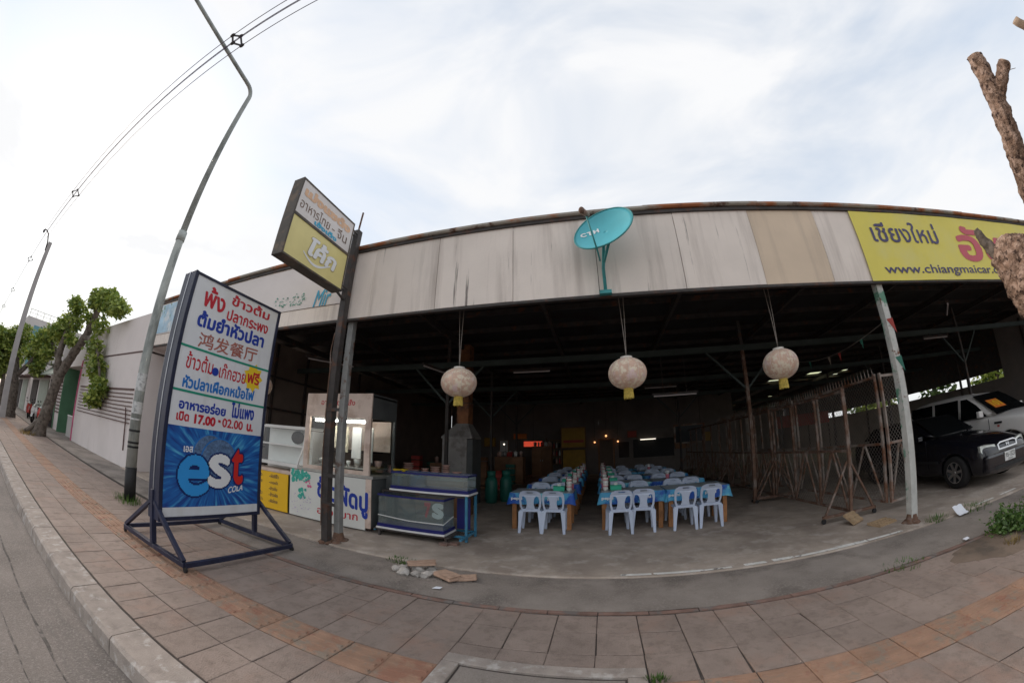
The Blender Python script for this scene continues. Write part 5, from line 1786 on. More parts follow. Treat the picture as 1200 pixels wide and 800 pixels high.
for r_i in range(5):
    ty = 7.42 + r_i * 1.72
    for c_i, tx in enumerate(TXC):
        dx = rnd.uniform(-.02, .02) * (r_i > 0)
        rz = rnd.uniform(-.015, .015)
        loc = (tx + dx, ty, FLZ)
        w_ = '%s-row table %s' % (ORD[r_i], COLN[c_i])
        lab = 'wooden dining table in the %s row, %s' % (ORD[r_i], COLN[c_i])
        clab = 'blue soft-drink tablecloth on the %s' % w_
        if first_table:
            for o_, l_, z_ in ((tb0, lab, 0), (cl0, clab, 0.7)):
                o_.location = (loc[0], loc[1], FLZ + z_)
                o_.rotation_euler = (0, 0, rz)
                o_['label'] = l_
            first_table = False
        else:
            copy_tree(tb0, tbk, loc, rz, lab)
            copy_tree(cl0, clk, (loc[0], loc[1], FLZ + 0.7), rz, clab)
        offs = [(-0.16, 0.27), (-0.27, 0.17), (-0.31, 0.17)][c_i] if r_i == 0 else (-0.26 + rnd.uniform(-.04, .04), 0.24 + rnd.uniform(-.04, .04))
        for s_i, ox in enumerate(offs):
            seat = ('aisle seat' if (c_i == 0) == (s_i == 1) else 'far seat') if c_i < 2 else ('inner seat' if s_i == 0 else 'fence seat')
            jy = rnd.uniform(-.03, .03)
            put_chair((tx + ox, ty - 0.46 + (jy if not (r_i == 0 and c_i == 1 and s_i == 0) else -0.10), 0), rnd.uniform(-.05, .05) * (1 if r_i == 0 else 3) if not (r_i == 0 and c_i == 1 and s_i == 0) else 0.12,
                      'plastic chair, street side, %s, of %s' % (seat, w_))
            put_chair((tx + ox + rnd.uniform(-.05, .05), ty + 0.45 + rnd.uniform(-.05, .09), 0), math.pi + rnd.uniform(-.2, .2),
                      'plastic chair, kitchen side, %s, of %s' % (seat, w_))
        zt = FLZ + 0.7135
        s_ = 1 if c_i == 0 else -1
        if c_i < 2:
            prop('green', (tx + s_ * 0.30, ty - 0.02, zt), w_)
            prop('jar', (tx + s_ * 0.50, ty - 0.05, zt), w_)
            prop('bottle', (tx + s_ * 0.43, ty + 0.16, zt), w_)
            prop('cup', (tx + s_ * 0.53, ty + 0.2, zt), w_)
        elif r_i % 2:
            prop('cup', (tx - 0.2, ty, zt), w_)

# ================================================================ KITCHEN AND BACK OF THE HALL
bk = thing('dish_counter', 'dark wooden counter with stacked bowls behind the fish tanks', 'counter', (-3.9, 8.0, 0.04))
MB().box(-5.4, -2.9, 7.7, 8.3, 0.036, 0.86).build('body', 'cabinet', bk)
MB().box(-5.45, -2.85, 7.65, 8.35, 0.861, 0.90).build('top', 'steel', bk)
for k in range(9):
    x = -5.2 + k * 0.25
    h = rnd.uniform(.12, .32)
    r_ = rnd.uniform(.09, .14)
    bs_ = thing('bowl_stack', 'stack of pinkish bowls on the counter behind the fish tanks', 'bowls', (x, 7.95 + rnd.uniform(-.1, .1), 0.901), 'bowl stacks on the dish counter')
    n = max(2, int(h / 0.05))
    for j in range(n):
        MB().lathe([(r_ * .5, j * .05), (r_, j * .05 + .045), (r_ * .97, j * .05 + .047)], 14).build('bowl', 'bowl', bs_, True, world=False)
for k, (x, y) in enumerate(((-3.05, 10.3), (-2.72, 10.7))):
    gc = thing('gas_cylinder', ['green gas cylinder next to the cooking hood', 'green gas cylinder behind the first one, towards the kitchen'][k], 'gas cylinder', (x, y, 0.036), 'gas cylinders')
    MB().lathe([(0.15, 0.0), (0.16, 0.03), (0.18, 0.10), (0.18, 0.62), (0.13, 0.74), (0.05, 0.78)], 18).build('body', 'gas_green', gc, True, world=False)
    MB().lathe([(0.12, 0.75), (0.125, 0.92), (0.12, 0.92)], 16).build('collar', 'gas_green', gc, True, world=False)
    MB().lathe([(0.03, 0.78), (0.03, 0.87)], 8).build('valve', 'steel', gc, world=False)
for k, (x, y, w_, h, m_) in enumerate(((-5.6, 13.5, 1.6, 0.95, 'cabinet'), (-4.0, 16.5, 1.3, 1.2, 'cabinet'), (-3.2, 20.9, 1.1, 1.7, 'cabinet'), (-5.2, 20.6, 1.3, 1.1, 'hood'))):
    cb = thing('kitchen_cabinet', ['low brown kitchen cabinet beyond the cooking hood', 'brown sideboard half way back in the hall', 'tall brown cupboard against the rear wall under the red sign', 'pale steel sink unit against the rear wall'][k], 'cabinet', (x, y, 0.036))
    MB().box(-w_ / 2, w_ / 2, -.3, .3, 0, h).build('body', m_, cb, world=False)
    for s_ in (-1, 1):
        d_ = MB().box(min(0, s_ * (w_ / 2 - .04)) + .01, max(0, s_ * (w_ / 2 - .04)) - .01, -.322, -.301, .06, h - .06).build('door', m_, cb, world=False)
        MB().box(s_ * .06 - .012, s_ * .06 + .012, -.345, -.323, h * .5, h * .5 + .1).build('handle', 'steel', d_, world=False)
    for j in range(5):
        pt = thing('kitchen_pot', 'kitchen pot standing on the ' + ['low brown kitchen cabinet', 'brown sideboard', 'tall brown cupboard', 'pale steel sink unit'][k], 'pot', (x - w_ / 2 + .15 + j * (w_ - .3) / 4, y, 0.036 + h), 'pots in the kitchen')
        r_ = rnd.uniform(.07, .11)
        MB().lathe([(r_ * .8, 0.001), (r_, rnd.uniform(.1, .22)), (r_ * .9, .23)], 12).build('pot_body', ['bowl', 'steel', 'crate_red', 'white_plastic', 'bowl'][j], pt, True, world=False)
        MB().lathe([(r_ * .95, .231), (0.02, .26), (0.02, .28)], 12).build('lid', 'steel', pt, True, world=False)
rs_ = thing('red_sign', 'small glowing red sign high in the back of the hall', 'sign', (-3.7, 20.9, 1.7))
MB().box(-4.26, -3.2, 20.86, 20.95, 1.72, 2.02).build('face', 'board_red', rs_)
MB().box(-4.30, -3.16, 20.951, 21.0, 1.68, 2.06).build('case', 'board_dark', rs_)
MB().tube([(-3.73, 20.97, 2.06), (-3.73, 20.97, 4.2)], .012, 6).build('hanger', 'dark_steel', rs_)
yb2 = thing('ochre_board', 'framed ochre board hanging at the end of the aisle', 'board', (-1.4, 20.8, 1.6))
MB().box(-2.08, -0.78, 20.85, 20.9, 1.66, 2.72).build('panel', 'board_yellow', yb2)
for a in ((-2.14, -2.081, 1.6, 2.78), (-0.779, -0.72, 1.6, 2.78), (-2.08, -0.78, 2.721, 2.78), (-2.08, -0.78, 1.6, 1.659)):
    MB().box(a[0], a[1], 20.84, 20.91, a[2], a[3]).build('frame', 'cabinet', yb2)
MB().box(-2.0, -0.85, 20.842, 20.849, 1.9, 2.05).build('stripe', 'banner_red', yb2)
yb3 = thing('ochre_cabinet', 'ochre cabinet below the framed ochre board', 'cabinet', (-1.4, 21.3, 0.036))
MB().box(-2.05, -0.8, 21.2, 21.7, 0.036, 1.5).build('body', 'board_yellow', yb3)
for k in range(2):
    MB().box(-2.02 + k * .62, -1.44 + k * .62, 21.18, 21.199, 0.1, 1.45).build('door', 'board_yellow', yb3)
sv = thing('bottle_shelf', 'shelf of bottles and boxes beside the ochre cabinet', 'shelf', (-2.6, 21.3, 0.036))
for z in (0.7, 1.15, 1.6, 2.05):
    MB().box(-3.0, -2.15, 21.15, 21.5, z, z + .03).build('board', 'cabinet', sv)
for xx in (-3.03, -2.15):
    MB().box(xx, xx + .03, 21.15, 21.5, 0.04, 2.2).build('upright', 'cabinet', sv)
for k in range(15):
    zz = (0.731, 1.181, 1.631)[k // 5]
    xx = -2.9 + (k % 5) * .16
    bt = thing('shelf_bottle', 'small bottle on the shelf beside the ochre cabinet', 'bottle', (xx, 21.3, zz), 'bottles on the rear shelf')
    MB().lathe([(.045, 0), (.05, .02), (.05, .18), (.02, .25), (.018, .3)], 10).build('glass', ['crate_red', 'white_plastic', 'dark_bottle', 'bowl'][k % 4], bt, True, world=False)
    MB().lathe([(.022, .301), (.022, .33)], 8).build('cap', 'tassel', bt, world=False)
hb = thing('hanging_board', 'large dark board hung from the roof in front of the fence', 'board', (4.7, 17.0, 2.2))
MB().box(3.5, 4.8, 16.95, 17.0, 1.62, 2.35).build('panel', 'board_dark', hb)
for a in ((3.42, 3.499, 1.55, 2.42), (4.801, 4.88, 1.55, 2.42), (3.5, 4.8, 2.351, 2.42), (3.5, 4.8, 1.55, 1.619)):
    MB().box(a[0], a[1], 16.94, 17.01, a[2], a[3]).build('frame', 'rust_light', hb)
for xx in (3.6, 4.7):
    MB().tube([(xx, 16.98, 2.42), (xx, 16.98, 4.3)], .012, 6).build('hanger', 'dark_steel', hb)
for k, (p, m_, r_, lab) in enumerate((((0.42, 21.8, 2.25), 'warm_bulb', .06, 'warm bulb glowing over the rear doorway'), ((-0.25, 21.8, 1.9), 'warm_bulb', .05, 'warm bulb glowing left of the rear doorway'),
                                      ((1.1, 21.8, 1.9), 'warm_bulb', .05, 'warm bulb glowing right of the rear doorway'), ((-5.2, 20.0, 1.85), 'white_bulb', .05, 'white bulb lit over the sink unit'), ((-5.0, 19.5, 1.4), 'warm_bulb', .05, 'warm bulb low over the sink unit'))):
    bb = thing('light_bulb', lab, 'bulb', p)
    MB().ball((0, 0, 0), r_, 10, 8).build('bulb', m_, bb, True, world=False)
    MB().lathe([(r_ * .5, r_ * .9), (r_ * .5, r_ * 2)], 8).build('socket', 'board_dark', bb, world=False)
    MB().tube([(0, 0, r_ * 2), (0, 0, 4.2 - p[2])], .006, 4).build('cord', 'board_dark', bb, world=False)
lt_ = thing('hatch_tube', 'lit white tube above the rear serving hatch', 'light', (3.0, 21.7, 1.95))
MB().tube([(2.4, 21.75, 1.93), (3.3, 21.75, 1.93)], .02, 8).build('tube', 'white_bulb', lt_)
MB().box(2.35, 3.35, 21.73, 21.78, 1.96, 2.0).build('fitting', 'white_trim', lt_)
for k, (x, y, z, w_, h_, m_, lab) in enumerate(((-7.9, 21.9, 1.5, .9, .6, 'banner_red', 'red wall poster above the far left kitchen corner'), (-6.6, 21.9, 1.75, .7, .5, 'board_yellow', 'ochre wall poster over the kitchen corner'),
        (-5.7, 21.9, 1.4, .5, .7, 'white_trim', 'white wall calendar over the sink unit'), (1.95, 21.9, 2.1, .5, .35, 'banner_red', 'small red wall plaque beside the serving hatch'), (4.9, 21.9, 1.3, .8, .9, 'cabinet', 'brown framed picture right of the serving hatch'),
        (6.2, 21.9, 1.6, .9, .5, 'board_yellow', 'ochre wall poster at the right end of the rear wall'), (-4.7, 21.9, 2.2, .8, .3, 'orange_card', 'orange shop sign high on the rear wall'), (5.6, 21.9, 2.2, .35, .25, 'white_trim', 'white notice card high on the rear wall'))):
    ps = thing('wall_poster', lab, 'poster', (x, y, z))
    MB().box(-w_ / 2, w_ / 2, 0, .03, 0, h_).build('sheet', m_, ps, world=False)
    for a_ in ((-w_ / 2 - .03, -w_ / 2 - .001, -.03, h_ + .03), (w_ / 2 + .001, w_ / 2 + .03, -.03, h_ + .03), (-w_ / 2, w_ / 2, -.03, -.001), (-w_ / 2, w_ / 2, h_ + .001, h_ + .03)):
        MB().box(a_[0], a_[1], -.01, .04, a_[2], a_[3]).build('frame', 'cabinet', ps, world=False)
for k in range(14):
    x, y = -7.6 + (k % 7) * .62, 14.2 + 1.9 * (k // 7) + rnd.uniform(-.3, .3)
    n = rnd.randint(2, 4)
    for j in range(n):
        c_ = thing('bottle_crate', '%s bottle crate, %s in stack %s behind the cooking hood' % (['red', 'green', 'brown'][k % 3], ['bottom', 'second', 'third', 'top'][j], ['one', 'two', 'three', 'four', 'five', 'six', 'seven', 'eight', 'nine', 'ten', 'eleven', 'twelve', 'thirteen', 'fourteen'][k]), 'crate', (x, y, .037 + j * .292), 'stacked bottle crates')
        m_ = ['crate_red', 'gas_green', 'cabinet'][k % 3]
        for a_ in ((-.2, .2, -.15, -.135), (-.2, .2, .135, .15), (-.2, -.185, -.134, .134), (.185, .2, -.134, .134)):
            MB().box(a_[0], a_[1], a_[2], a_[3], .0, .09).build('side', m_, c_, world=False)
            MB().box(a_[0], a_[1], a_[2], a_[3], .14, .29).build('side', m_, c_, world=False)
        MB().box(-.184, .184, -.134, .134, .0, .02).build('base', m_, c_, world=False)
rb_ = thing('red_banner', 'long red banner on the far wall behind the wire fence', 'banner', (12, 26, 2))
c1, c2 = on_y(908, 486, 26), on_y(970, 478, 26)
MB().box(min(c1.x, c2.x), max(c1.x, c2.x), 26, 26.03, 1.9, 2.75).build('cloth', 'banner_red', rb_)
for xx in (min(c1.x, c2.x) + .02, max(c1.x, c2.x) - .1):
    MB().box(xx, xx + .07, 26.031, 26.1, 0.036, 2.9).build('post', 'dark_steel', rb_)
# ================================================================ WIRE FENCE PANELS


def clip_seg(u0, v0, u1, v1, L_, H0, H1):
    """clip a segment to the panel 0..L_, H0..H1"""
    t0, t1 = 0.0, 1.0
    du, dv = u1 - u0, v1 - v0
    for p, q in ((-du, u0), (du, L_ - u0), (-dv, v0 - H0), (dv, H1 - v0)):
        if abs(p) < 1e-9:
            if q < 0:
                return None
            continue
        r_ = q / p
        if p < 0:
            t0 = max(t0, r_)
        else:
            t1 = min(t1, r_)
    if t0 >= t1:
        return None
    return (u0 + du * t0, v0 + dv * t0), (u0 + du * t1, v0 + dv * t1)


def fence_panel(label, org, ang, L_, H, spikes, m_, feet=True, bays=3, nofeet_side=0):
    t = thing('fence_panel', label, 'fence panel', (org[0], org[1], 0.036), 'rusty chain-link fence panels', ang)
    z0 = 0.14
    W = dict(world=False)
    tu = 0.042
    for z in (z0, 1.12, H):
        MB().box(0, L_, -tu / 2, tu / 2, z - tu / 2, z + tu / 2).build('rail', m_, t, **W)
    for k in range(bays + 1):
        u = L_ * k / bays
        u = min(max(u, tu / 2), L_ - tu / 2)
        MB().box(u - tu / 2 + .001, u + tu / 2 - .001, -tu / 2 - .003, tu / 2 + .003, z0 - .02, H + (0.05 if k in (0, bays) else -0.02)).build('upright', m_, t, **W)
    for k in range(bays):
        u0, u1 = L_ * k / bays + .06, L_ * (k + 1) / bays - .06
        um = (u0 + u1) / 2
        MB().bar((u0, .03, z0 + .02), (um - .02, .03, 1.10), 0.03).build('brace', m_, t, **W)
        MB().bar((u1, .034, z0 + .02), (um + .02, .034, 1.10), 0.03).build('brace', m_, t, **W)
    cl = MB()
    d = 0.085
    k = -int((H + 1) / d)
    while k * d < L_ + H:
        for sgn in (1, -1):
            u0 = k * d if sgn > 0 else k * d + (H - z0)
            s_ = clip_seg(u0, z0, u0 + sgn * (H - z0), H, L_, z0, H)
            if s_:
                (a, b), (c, d_) = s_
                r_ = 0.0032
                y = -0.012 + (0.003 if sgn > 0 else -0.003)
                nx_, nz_ = -(d_ - b), (c - a)
                ln_ = math.hypot(nx_, nz_) or 1
                nx_, nz_ = nx_ / ln_ * r_, nz_ / ln_ * r_
                cl.add([(a + nx_, y, b + nz_), (a - nx_, y, b - nz_), (a, y - r_, b), (c + nx_, y, d_ + nz_), (c - nx_, y, d_ - nz_), (c, y - r_, d_)],
                       [(0, 1, 4, 3), (1, 2, 5, 4), (2, 0, 3, 5)])
        k += 1
    stuff(cl.build('chain_link', 'wire', t, **W))
    if spikes:
        n = int(L_ / 0.105)
        for i in range(n):
            u = (i + .5) * L_ / n
            MB().add([(u - .012, -.008, H + .02), (u + .012, -.008, H + .02), (u + .012, .008, H + .02), (u - .012, .008, H + .02), (u + .012, 0.0, H + .19)], [(0, 1, 4), (1, 2, 4), (2, 3, 4), (3, 0, 4)]).build('spike', m_, t, **W)
    if feet:
        for u in (0.05, L_ - 0.05):
            MB().bar((u, -.55, 0.11), (u, .55, 0.11), 0.045).build('outrigger', m_, t, **W)
            for s_ in (-1, 1):
                MB().bar((u, s_ * .5, .13), (u, s_ * .03, .95), 0.032).build('stay', m_, t, **W)
                MB().lathe([(.042, -.015), (.045, 0), (.042, .015)], 12, (u, s_ * .53, .046), 'x').build('castor', 'black', t, **W)
    return t


ang = math.pi / 2
names = ['first', 'second', 'third', 'fourth']
for k in range(4):
    fence_panel('rusty chain-link panel on castors beside the tables, %s from the street' % names[k], (4.2 - 0.03 * k, 5.68 + 2.98 * k), ang, 2.92, 2.10, False, 'rust')
for k in range(3):
    fence_panel('chain-link panel with a spiked top rail behind the rusty ones, %s from the street' % names[k], (5.02 - 0.03 * k, 5.72 + 3.2 * k), ang, 3.14, 2.27, True, 'rust_light', feet=False, bays=3)
fence_panel('short chain-link panel closing the gap behind the flaking white post', (5.06, 5.66), 0.12, 0.72, 2.27, False, 'rust_light', feet=False, bays=1)

# scraps by the post
for k, (x, y, a, s_, lab) in enumerate(((4.05, 5.45, .5, (.34, .24, .03), 'pale square wood offcut leaning by the first rusty fence panel'), (4.32, 5.05, .2, (.42, .26, .03), 'flat pale wood offcut lying by the flaking white post'))):
    t = thing('wood_offcut', lab, 'wood offcut', (x, y, 0.037), 'wood offcuts')
    b = MB().box(-s_[0] / 2, s_[0] / 2, -s_[1] / 2, s_[1] / 2, 0, s_[2]).build('board', 'wood_scrap', t, world=False)
    for j in range(3):
        MB().box(-s_[0] / 2 + .01, s_[0] / 2 - .01, -s_[1] / 2 + .02 + j * .085, -s_[1] / 2 + .05 + j * .085, s_[2] + .0005, s_[2] + .012).build('batten', 'wood_scrap', t, world=False)
    t.rotation_euler = (0.6 if k == 0 else 0.06, 0, a)
    if k == 0:
        t.location.z = 0.11

# ================================================================ CARS (nose towards the street)


def loft(secs, closed_ends=True):
    mb = MB()
    n = len(secs[0])
    for s_ in secs:
        mb.v += [tuple(p) for p in s_]
    for i in range(len(secs) - 1):
        for k in range(n):
            k2 = (k + 1) % n
            mb.f.append((i * n + k, i * n + k2, (i + 1) * n + k2, (i + 1) * n + k))
    if closed_ends:
        mb.f.append(tuple(reversed(range(n))))
        mb.f.append(tuple((len(secs) - 1) * n + k for k in range(n)))
    return mb


def car(kind, label, cat, loc, P):
    """local frame: x across, y towards the nose, z up; the root is turned so the nose faces the street"""
    t = thing(kind, label, cat, loc, None, math.pi)
    W = dict(world=False)
    paint = P['paint']

    def sec(y, hw, zb, zbelt, zc):
        h = [(0.0, zb), (hw * .8, zb), (hw * .95, zb + .07), (hw * .99, zb + .25), (hw, zb + (zbelt - zb) * .62), (hw * .975, zbelt - .03), (hw * .90, zbelt + .01), (hw * .5, zc), (0.0, zc + .012)]
        return [(x, y, z) for x, z in h] + [(-x, y, z) for x, z in h[-2:0:-1]]
    secs = [sec(*s_) for s_ in P['body']]
    mb = loft(secs)
    body = mb.build('body', paint, t, True, sub=2, **W)
    cut = MB()
    for y in P['axles']:
        cut.lathe([(P['wr'] + .06, -2), (P['wr'] + .06, 2)], 28, (0, y, P['wr'] - .01), 'x')
    co = cut.build('arch_cut', paint, None)
    bo = body.modifiers.new('arches', 'BOOLEAN')
    bo.object = co
    bo.operation = 'DIFFERENCE'
    dg = bpy.context.evaluated_depsgraph_get()
    co.matrix_world = t.matrix_world if False else Matrix.Translation(loc) @ Matrix.Rotation(math.pi, 4, 'Z')
    bpy.context.view_layer.update()
    dg.update()
    me = bpy.data.meshes.new_from_object(body.evaluated_get(bpy.context.evaluated_depsgraph_get()))
    body.modifiers.clear()
    body.data = me
    me.name = 'body'
    bpy.data.objects.remove(co)
    # cabin
    cs = []
    for y, hb, zb, ht, zt in P['cabin']:
        pts = [(hb, zb), (hb * .6 + ht * .4, zb + (zt - zb) * .45), (ht, zt - .05), (ht * .86, zt), (0, zt + .015)]
        cs.append([(x, y, z) for x, z in pts] + [(-x, y, z) for x, z in pts[-2::-1]])
    loft(cs).build('cabin', paint, t, True, sub=1, **W)
    # glazing: thin panes lying just proud of the cabin
    for nm, pts in P['glass']:
        for s_ in ((1, -1) if nm == 'side_window' else (1,)):
            q = [(x * s_, y, z) for x, y, z in pts]
            mbg = MB().add(q, [tuple(range(len(q)))])
            o_ = mbg.build(nm, 'car_glass', t, **W)
            sm_ = o_.modifiers.new('solid', 'SOLIDIFY')
            sm_.thickness = 0.01
            sm_.offset = 0
    # wheels
    wr, wx = P['wr'], P['wx']
    for y in P['axles']:
        for s_ in (-1, 1):
            wt = MB().lathe([(wr * .66, -.10), (wr * .93, -.105), (wr, -.07), (wr, .07), (wr * .93, .105), (wr * .66, .10)], 30, (s_ * wx, y, wr), 'x', True).build('wheel', 'tyre', t, True, **W)
            rimb = MB().lathe([(wr * .67, .085), (wr * .62, .095), (wr * .58, .04), (0.001, .05)], 26, (0, 0, 0), 'x', True)
            rimb.v = [(a * s_ + s_ * wx, b + y, c + wr) for a, b, c in rimb.v]
            rimb.build('rim', 'board_dark', wt, True, **W)
            sp2 = MB()
            for k in range(7):
                a_ = 2 * math.pi * k / 7 + .2
                c_, n_ = math.cos(a_), math.sin(a_)
                sp2.bar((s_ * (wx + .085), y + c_ * .03, wr + n_ * .03), (s_ * (wx + .09), y + c_ * wr * .63, wr + n_ * wr * .63), 0.048, 0.02, (1, 0, 0))
            sp2.lathe([(wr * .67, .10), (wr * .61, .10)], 26, (s_ * wx if s_ > 0 else -wx - .2, y, wr), 'x', True)
            sp2.ball((s_ * (wx + .085), y, wr), (.02, .045, .045), 10, 6)
            sp2.build('spokes', 'alloy', wt, **W)
            ww = MB()
            for k in range(13):
                a_ = R(8) + R(164) * k / 12
                for xx in (s_ * (wx - .25), s_ * (wx + .03)):
                    ww.v.append((xx, y + (wr + .055) * math.cos(a_), wr - .01 + (wr + .055) * math.sin(a_)))
            ww.f = [(2 * k, 2 * k + 1, 2 * k + 3, 2 * k + 2) for k in range(12)]
            ww.build('wheel_well', 'black', t, **W)
    return t


city = dict(paint='car_dark', wr=0.30, wx=0.745, axles=(1.40, -1.10),
            body=[(2.13, .55, .28, .52, .56), (2.11, .70, .20, .64, .68), (1.95, .80, .17, .74, .78), (1.4, .835, .17, .86, .90), (.78, .845, .17, .94, .98), (0, .845, .17, .95, .97), (-1.1, .84, .18, .96, .98), (-1.75, .82, .22, .97, 1.0), (-2.08, .74, .26, .92, .96), (-2.12, .60, .34, .80, .86)],
            cabin=[(.84, .72, .93, .62, .97), (.30, .745, .93, .60, 1.30), (.02, .75, .93, .60, 1.385), (-.9, .75, .93, .59, 1.38), (-1.25, .74, .93, .58, 1.30), (-1.75, .70, .94, .60, .99)],
            glass=[('side_window', [(.757, .60, .965), (.757, -.18, .965), (.665, -.18, 1.30), (.668, .12, 1.30), (.70, .32, 1.20)]),
                   ('side_window', [(.757, -.24, .965), (.752, -1.10, .98), (.672, -.95, 1.29), (.665, -.24, 1.305)]),
                   ('windscreen', [(-.66, .83, .985), (.66, .83, .985), (.60, .28, 1.315), (.54, .16, 1.36), (-.54, .16, 1.36), (-.60, .28, 1.315)]),
                   ('rear_window', [(-.58, -1.30, 1.30), (.58, -1.30, 1.30), (.62, -1.72, 1.02), (-.62, -1.72, 1.02)])])
CX, CY = 7.72, 7.15
cr_ = car('parked_car', 'dark blue sedan parked nose out behind the flaking white post', 'car', (CX, CY, 0.036), city)
W = dict(world=False)
for s_ in (-1, 1):
    MB().plate([(.36, .60), (.70, .58), (.755, .63), (.745, .735), (.60, .745), (.38, .715)], [], .05, lambda u, v, n, s_=s_: (u * s_, 2.085 - .34 * max(0, u - .45) ** 1.2 - (v - .58) * .25 + n, v)).build('headlight', 'lamp_glass', cr_, **W)
    MB().box(*sorted((s_ * .80, s_ * .95)), .50, .58, .93, 1.03).build('mirror', 'car_dark', cr_, bevel=.02, **W)
    for y in (-.28, .68):
        MB().box(*sorted((s_ * .842, s_ * .850)), y, y + .008, .35, .93).build('door_gap', 'black', cr_, **W)
    MB().box(*sorted((s_ * .845, s_ * .862)), -.22, -.08, .80, .825).build('door_handle', 'car_dark', cr_, **W)
    MB().box(*sorted((s_ * .838, s_ * .853)), -1.0, 1.0, .48, .52).build('side_strip', 'black', cr_, **W)
MB().plate([(-.33, .60), (.33, .60), (.34, .70), (.24, .735), (-.24, .735), (-.34, .70)], [[(-.29, .622), (.29, .622), (.30, .692), (.22, .712), (-.22, .712), (-.30, .692)]], .03, lambda u, v, n: (u, 2.115 - (v - .6) * .2 + n, v)).build('grille_surround', 'chrome', cr_, **W)
MB().box(-.30, .30, 2.05, 2.085, .61, .72).build('grille', 'black', cr_, **W)
lettering(MB(), 'H', (.045, 2.125, .635), (-.045, 2.125, .635), (.045, 2.11, .70), bold=.02).build('badge', 'chrome', cr_, **W)
MB().box(-.84 + .1, .84 - .1, 1.98, 2.145, .24, .56).build('bumper', 'car_dark', cr_, bevel=.05, **W)
MB().box(-.5, .5, 2.12, 2.150, .28, .34).build('bumper_slot', 'black', cr_, **W)
pl_ = MB().box(-.18, .18, 2.147, 2.158, .38, .54).build('number_plate', 'plate', cr_, **W)
lettering(MB(), 'กร-1523', (.155, 2.160, .44), (-.155, 2.160, .44), (.155, 2.160, .525), bold=.01).build('lettering', 'black', pl_, **W)
lettering(MB(), 'เชียงใหม่', (.08, 2.160, .392), (-.08, 2.160, .392), (.08, 2.160, .43), bold=.0).build('lettering', 'black', pl_, **W)

suv = dict(paint='car_white', wr=0.36, wx=0.80, axles=(1.42, -1.42),
           body=[(2.36, .62, .40, .78, .84), (2.34, .78, .34, .90, .96), (2.2, .86, .32, 1.0, 1.06), (1.5, .89, .32, 1.05, 1.12), (.85, .90, .32, 1.08, 1.15), (0, .90, .32, 1.08, 1.1), (-1.4, .90, .34, 1.08, 1.1), (-2.2, .88, .40, 1.06, 1.1), (-2.36, .76, .46, .96, 1.0)],
           cabin=[(1.02, .78, 1.07, .70, 1.12), (.45, .80, 1.07, .67, 1.50), (.15, .81, 1.07, .67, 1.68), (-.8, .81, 1.07, .67, 1.73), (-1.9, .80, 1.07, .66, 1.70), (-2.22, .78, 1.07, .64, 1.52), (-2.32, .74, 1.07, .68, 1.12)],
           glass=[('side_window', [(.815, .78, 1.12), (.815, -.05, 1.12), (.718, -.05, 1.60), (.722, .16, 1.60), (.757, .45, 1.42)]),
                  ('side_window', [(.817, -.14, 1.12), (.817, -.98, 1.12), (.718, -.98, 1.62), (.716, -.14, 1.62)]),
                  ('side_window', [(.815, -1.08, 1.14), (.81, -1.95, 1.16), (.718, -1.9, 1.60), (.718, -1.08, 1.62)]),
                  ('windscreen', [(-.74, 1.02, 1.135), (.74, 1.02, 1.135), (.655, .47, 1.515), (.60, .28, 1.63), (-.60, .28, 1.63), (-.655, .47, 1.515)])])
sv_ = car('parked_pickup', 'white four-wheel drive parked nose out with an orange card in its windscreen', 'car', (10.15, 7.35, 0.036), suv)
for s_ in (-1, 1):
    MB().box(*sorted((s_ * .86, s_ * 1.04)), .62, .72, 1.12, 1.27).build('mirror', 'car_white', sv_, bevel=.02, **W)
    for y in (-.10, .86, -1.03):
        MB().box(*sorted((s_ * .897, s_ * .906)), y, y + .01, .5, 1.06).build('door_gap', 'black', sv_, **W)
    MB().box(*sorted((s_ * .9, s_ * .92)), 0.02, .17, .90, .93).build('door_handle', 'car_white', sv_, **W)
    MB().box(*sorted((s_ * .898, s_ * .905)), 1.02, 1.24, .93, .975).build('side_badge', 'black', sv_, **W)
    MB().box(*sorted((s_ * .898, s_ * .907)), 1.1, 1.16, .86, .90).build('side_marker', 'crate_red', sv_, **W)
    MB().box(*sorted((s_ * .50, s_ * .82)), 2.28, 2.36, .72, .90).build('headlight', 'lamp_glass', sv_, bevel=.02, **W)
MB().box(-.46, .46, 2.30, 2.37, .70, .90).build('grille', 'black', sv_, **W)
MB().box(-.85, .85, 2.25, 2.44, .42, .66).build('bumper', 'car_white', sv_, bevel=.04, **W)


def ws(u, v):
    """point on the windscreen, v 0..1 up the slope"""
    return Vector((u, 1.02 - .55 * v + .012 + 0.006, 1.135 + .38 * v + .018))


oc = MB().add([tuple(ws(.52, .30)), tuple(ws(.02, .30)), tuple(ws(.02, .85)), tuple(ws(.52, .85))], [(0, 1, 2, 3)])
ocx = oc.build('windscreen_card', 'orange_card', sv_, **W)
off = Vector((0, .004, .006))
lettering(MB(), '101', ws(.47, .40) + off, ws(.07, .40) + off, ws(.47, .75) + off, bold=.03).build('lettering', 'p_yellow', ocx, **W)

# ================================================================ TREES


def smooth_path(pts, rad, step=0.08):
    P_, R_ = [], []
    n = len(pts)
    v = [Vector(p) for p in pts]
    for i in range(n - 1):
        p0, p1, p2, p3 = v[max(i - 1, 0)], v[i], v[i + 1], v[min(i + 2, n - 1)]
        m_ = max(2, int((p2 - p1).length / step))
        for k in range(m_):
            t = k / m_
            P_.append(0.5 * ((2 * p1) + (-p0 + p2) * t + (2 * p0 - 5 * p1 + 4 * p2 - p3) * t * t + (-p0 + 3 * p1 - 3 * p2 + p3) * t ** 3))
            R_.append(rad[i] + (rad[i + 1] - rad[i]) * t)
    P_.append(v[-1])
    R_.append(rad[-1])
    return P_, R_


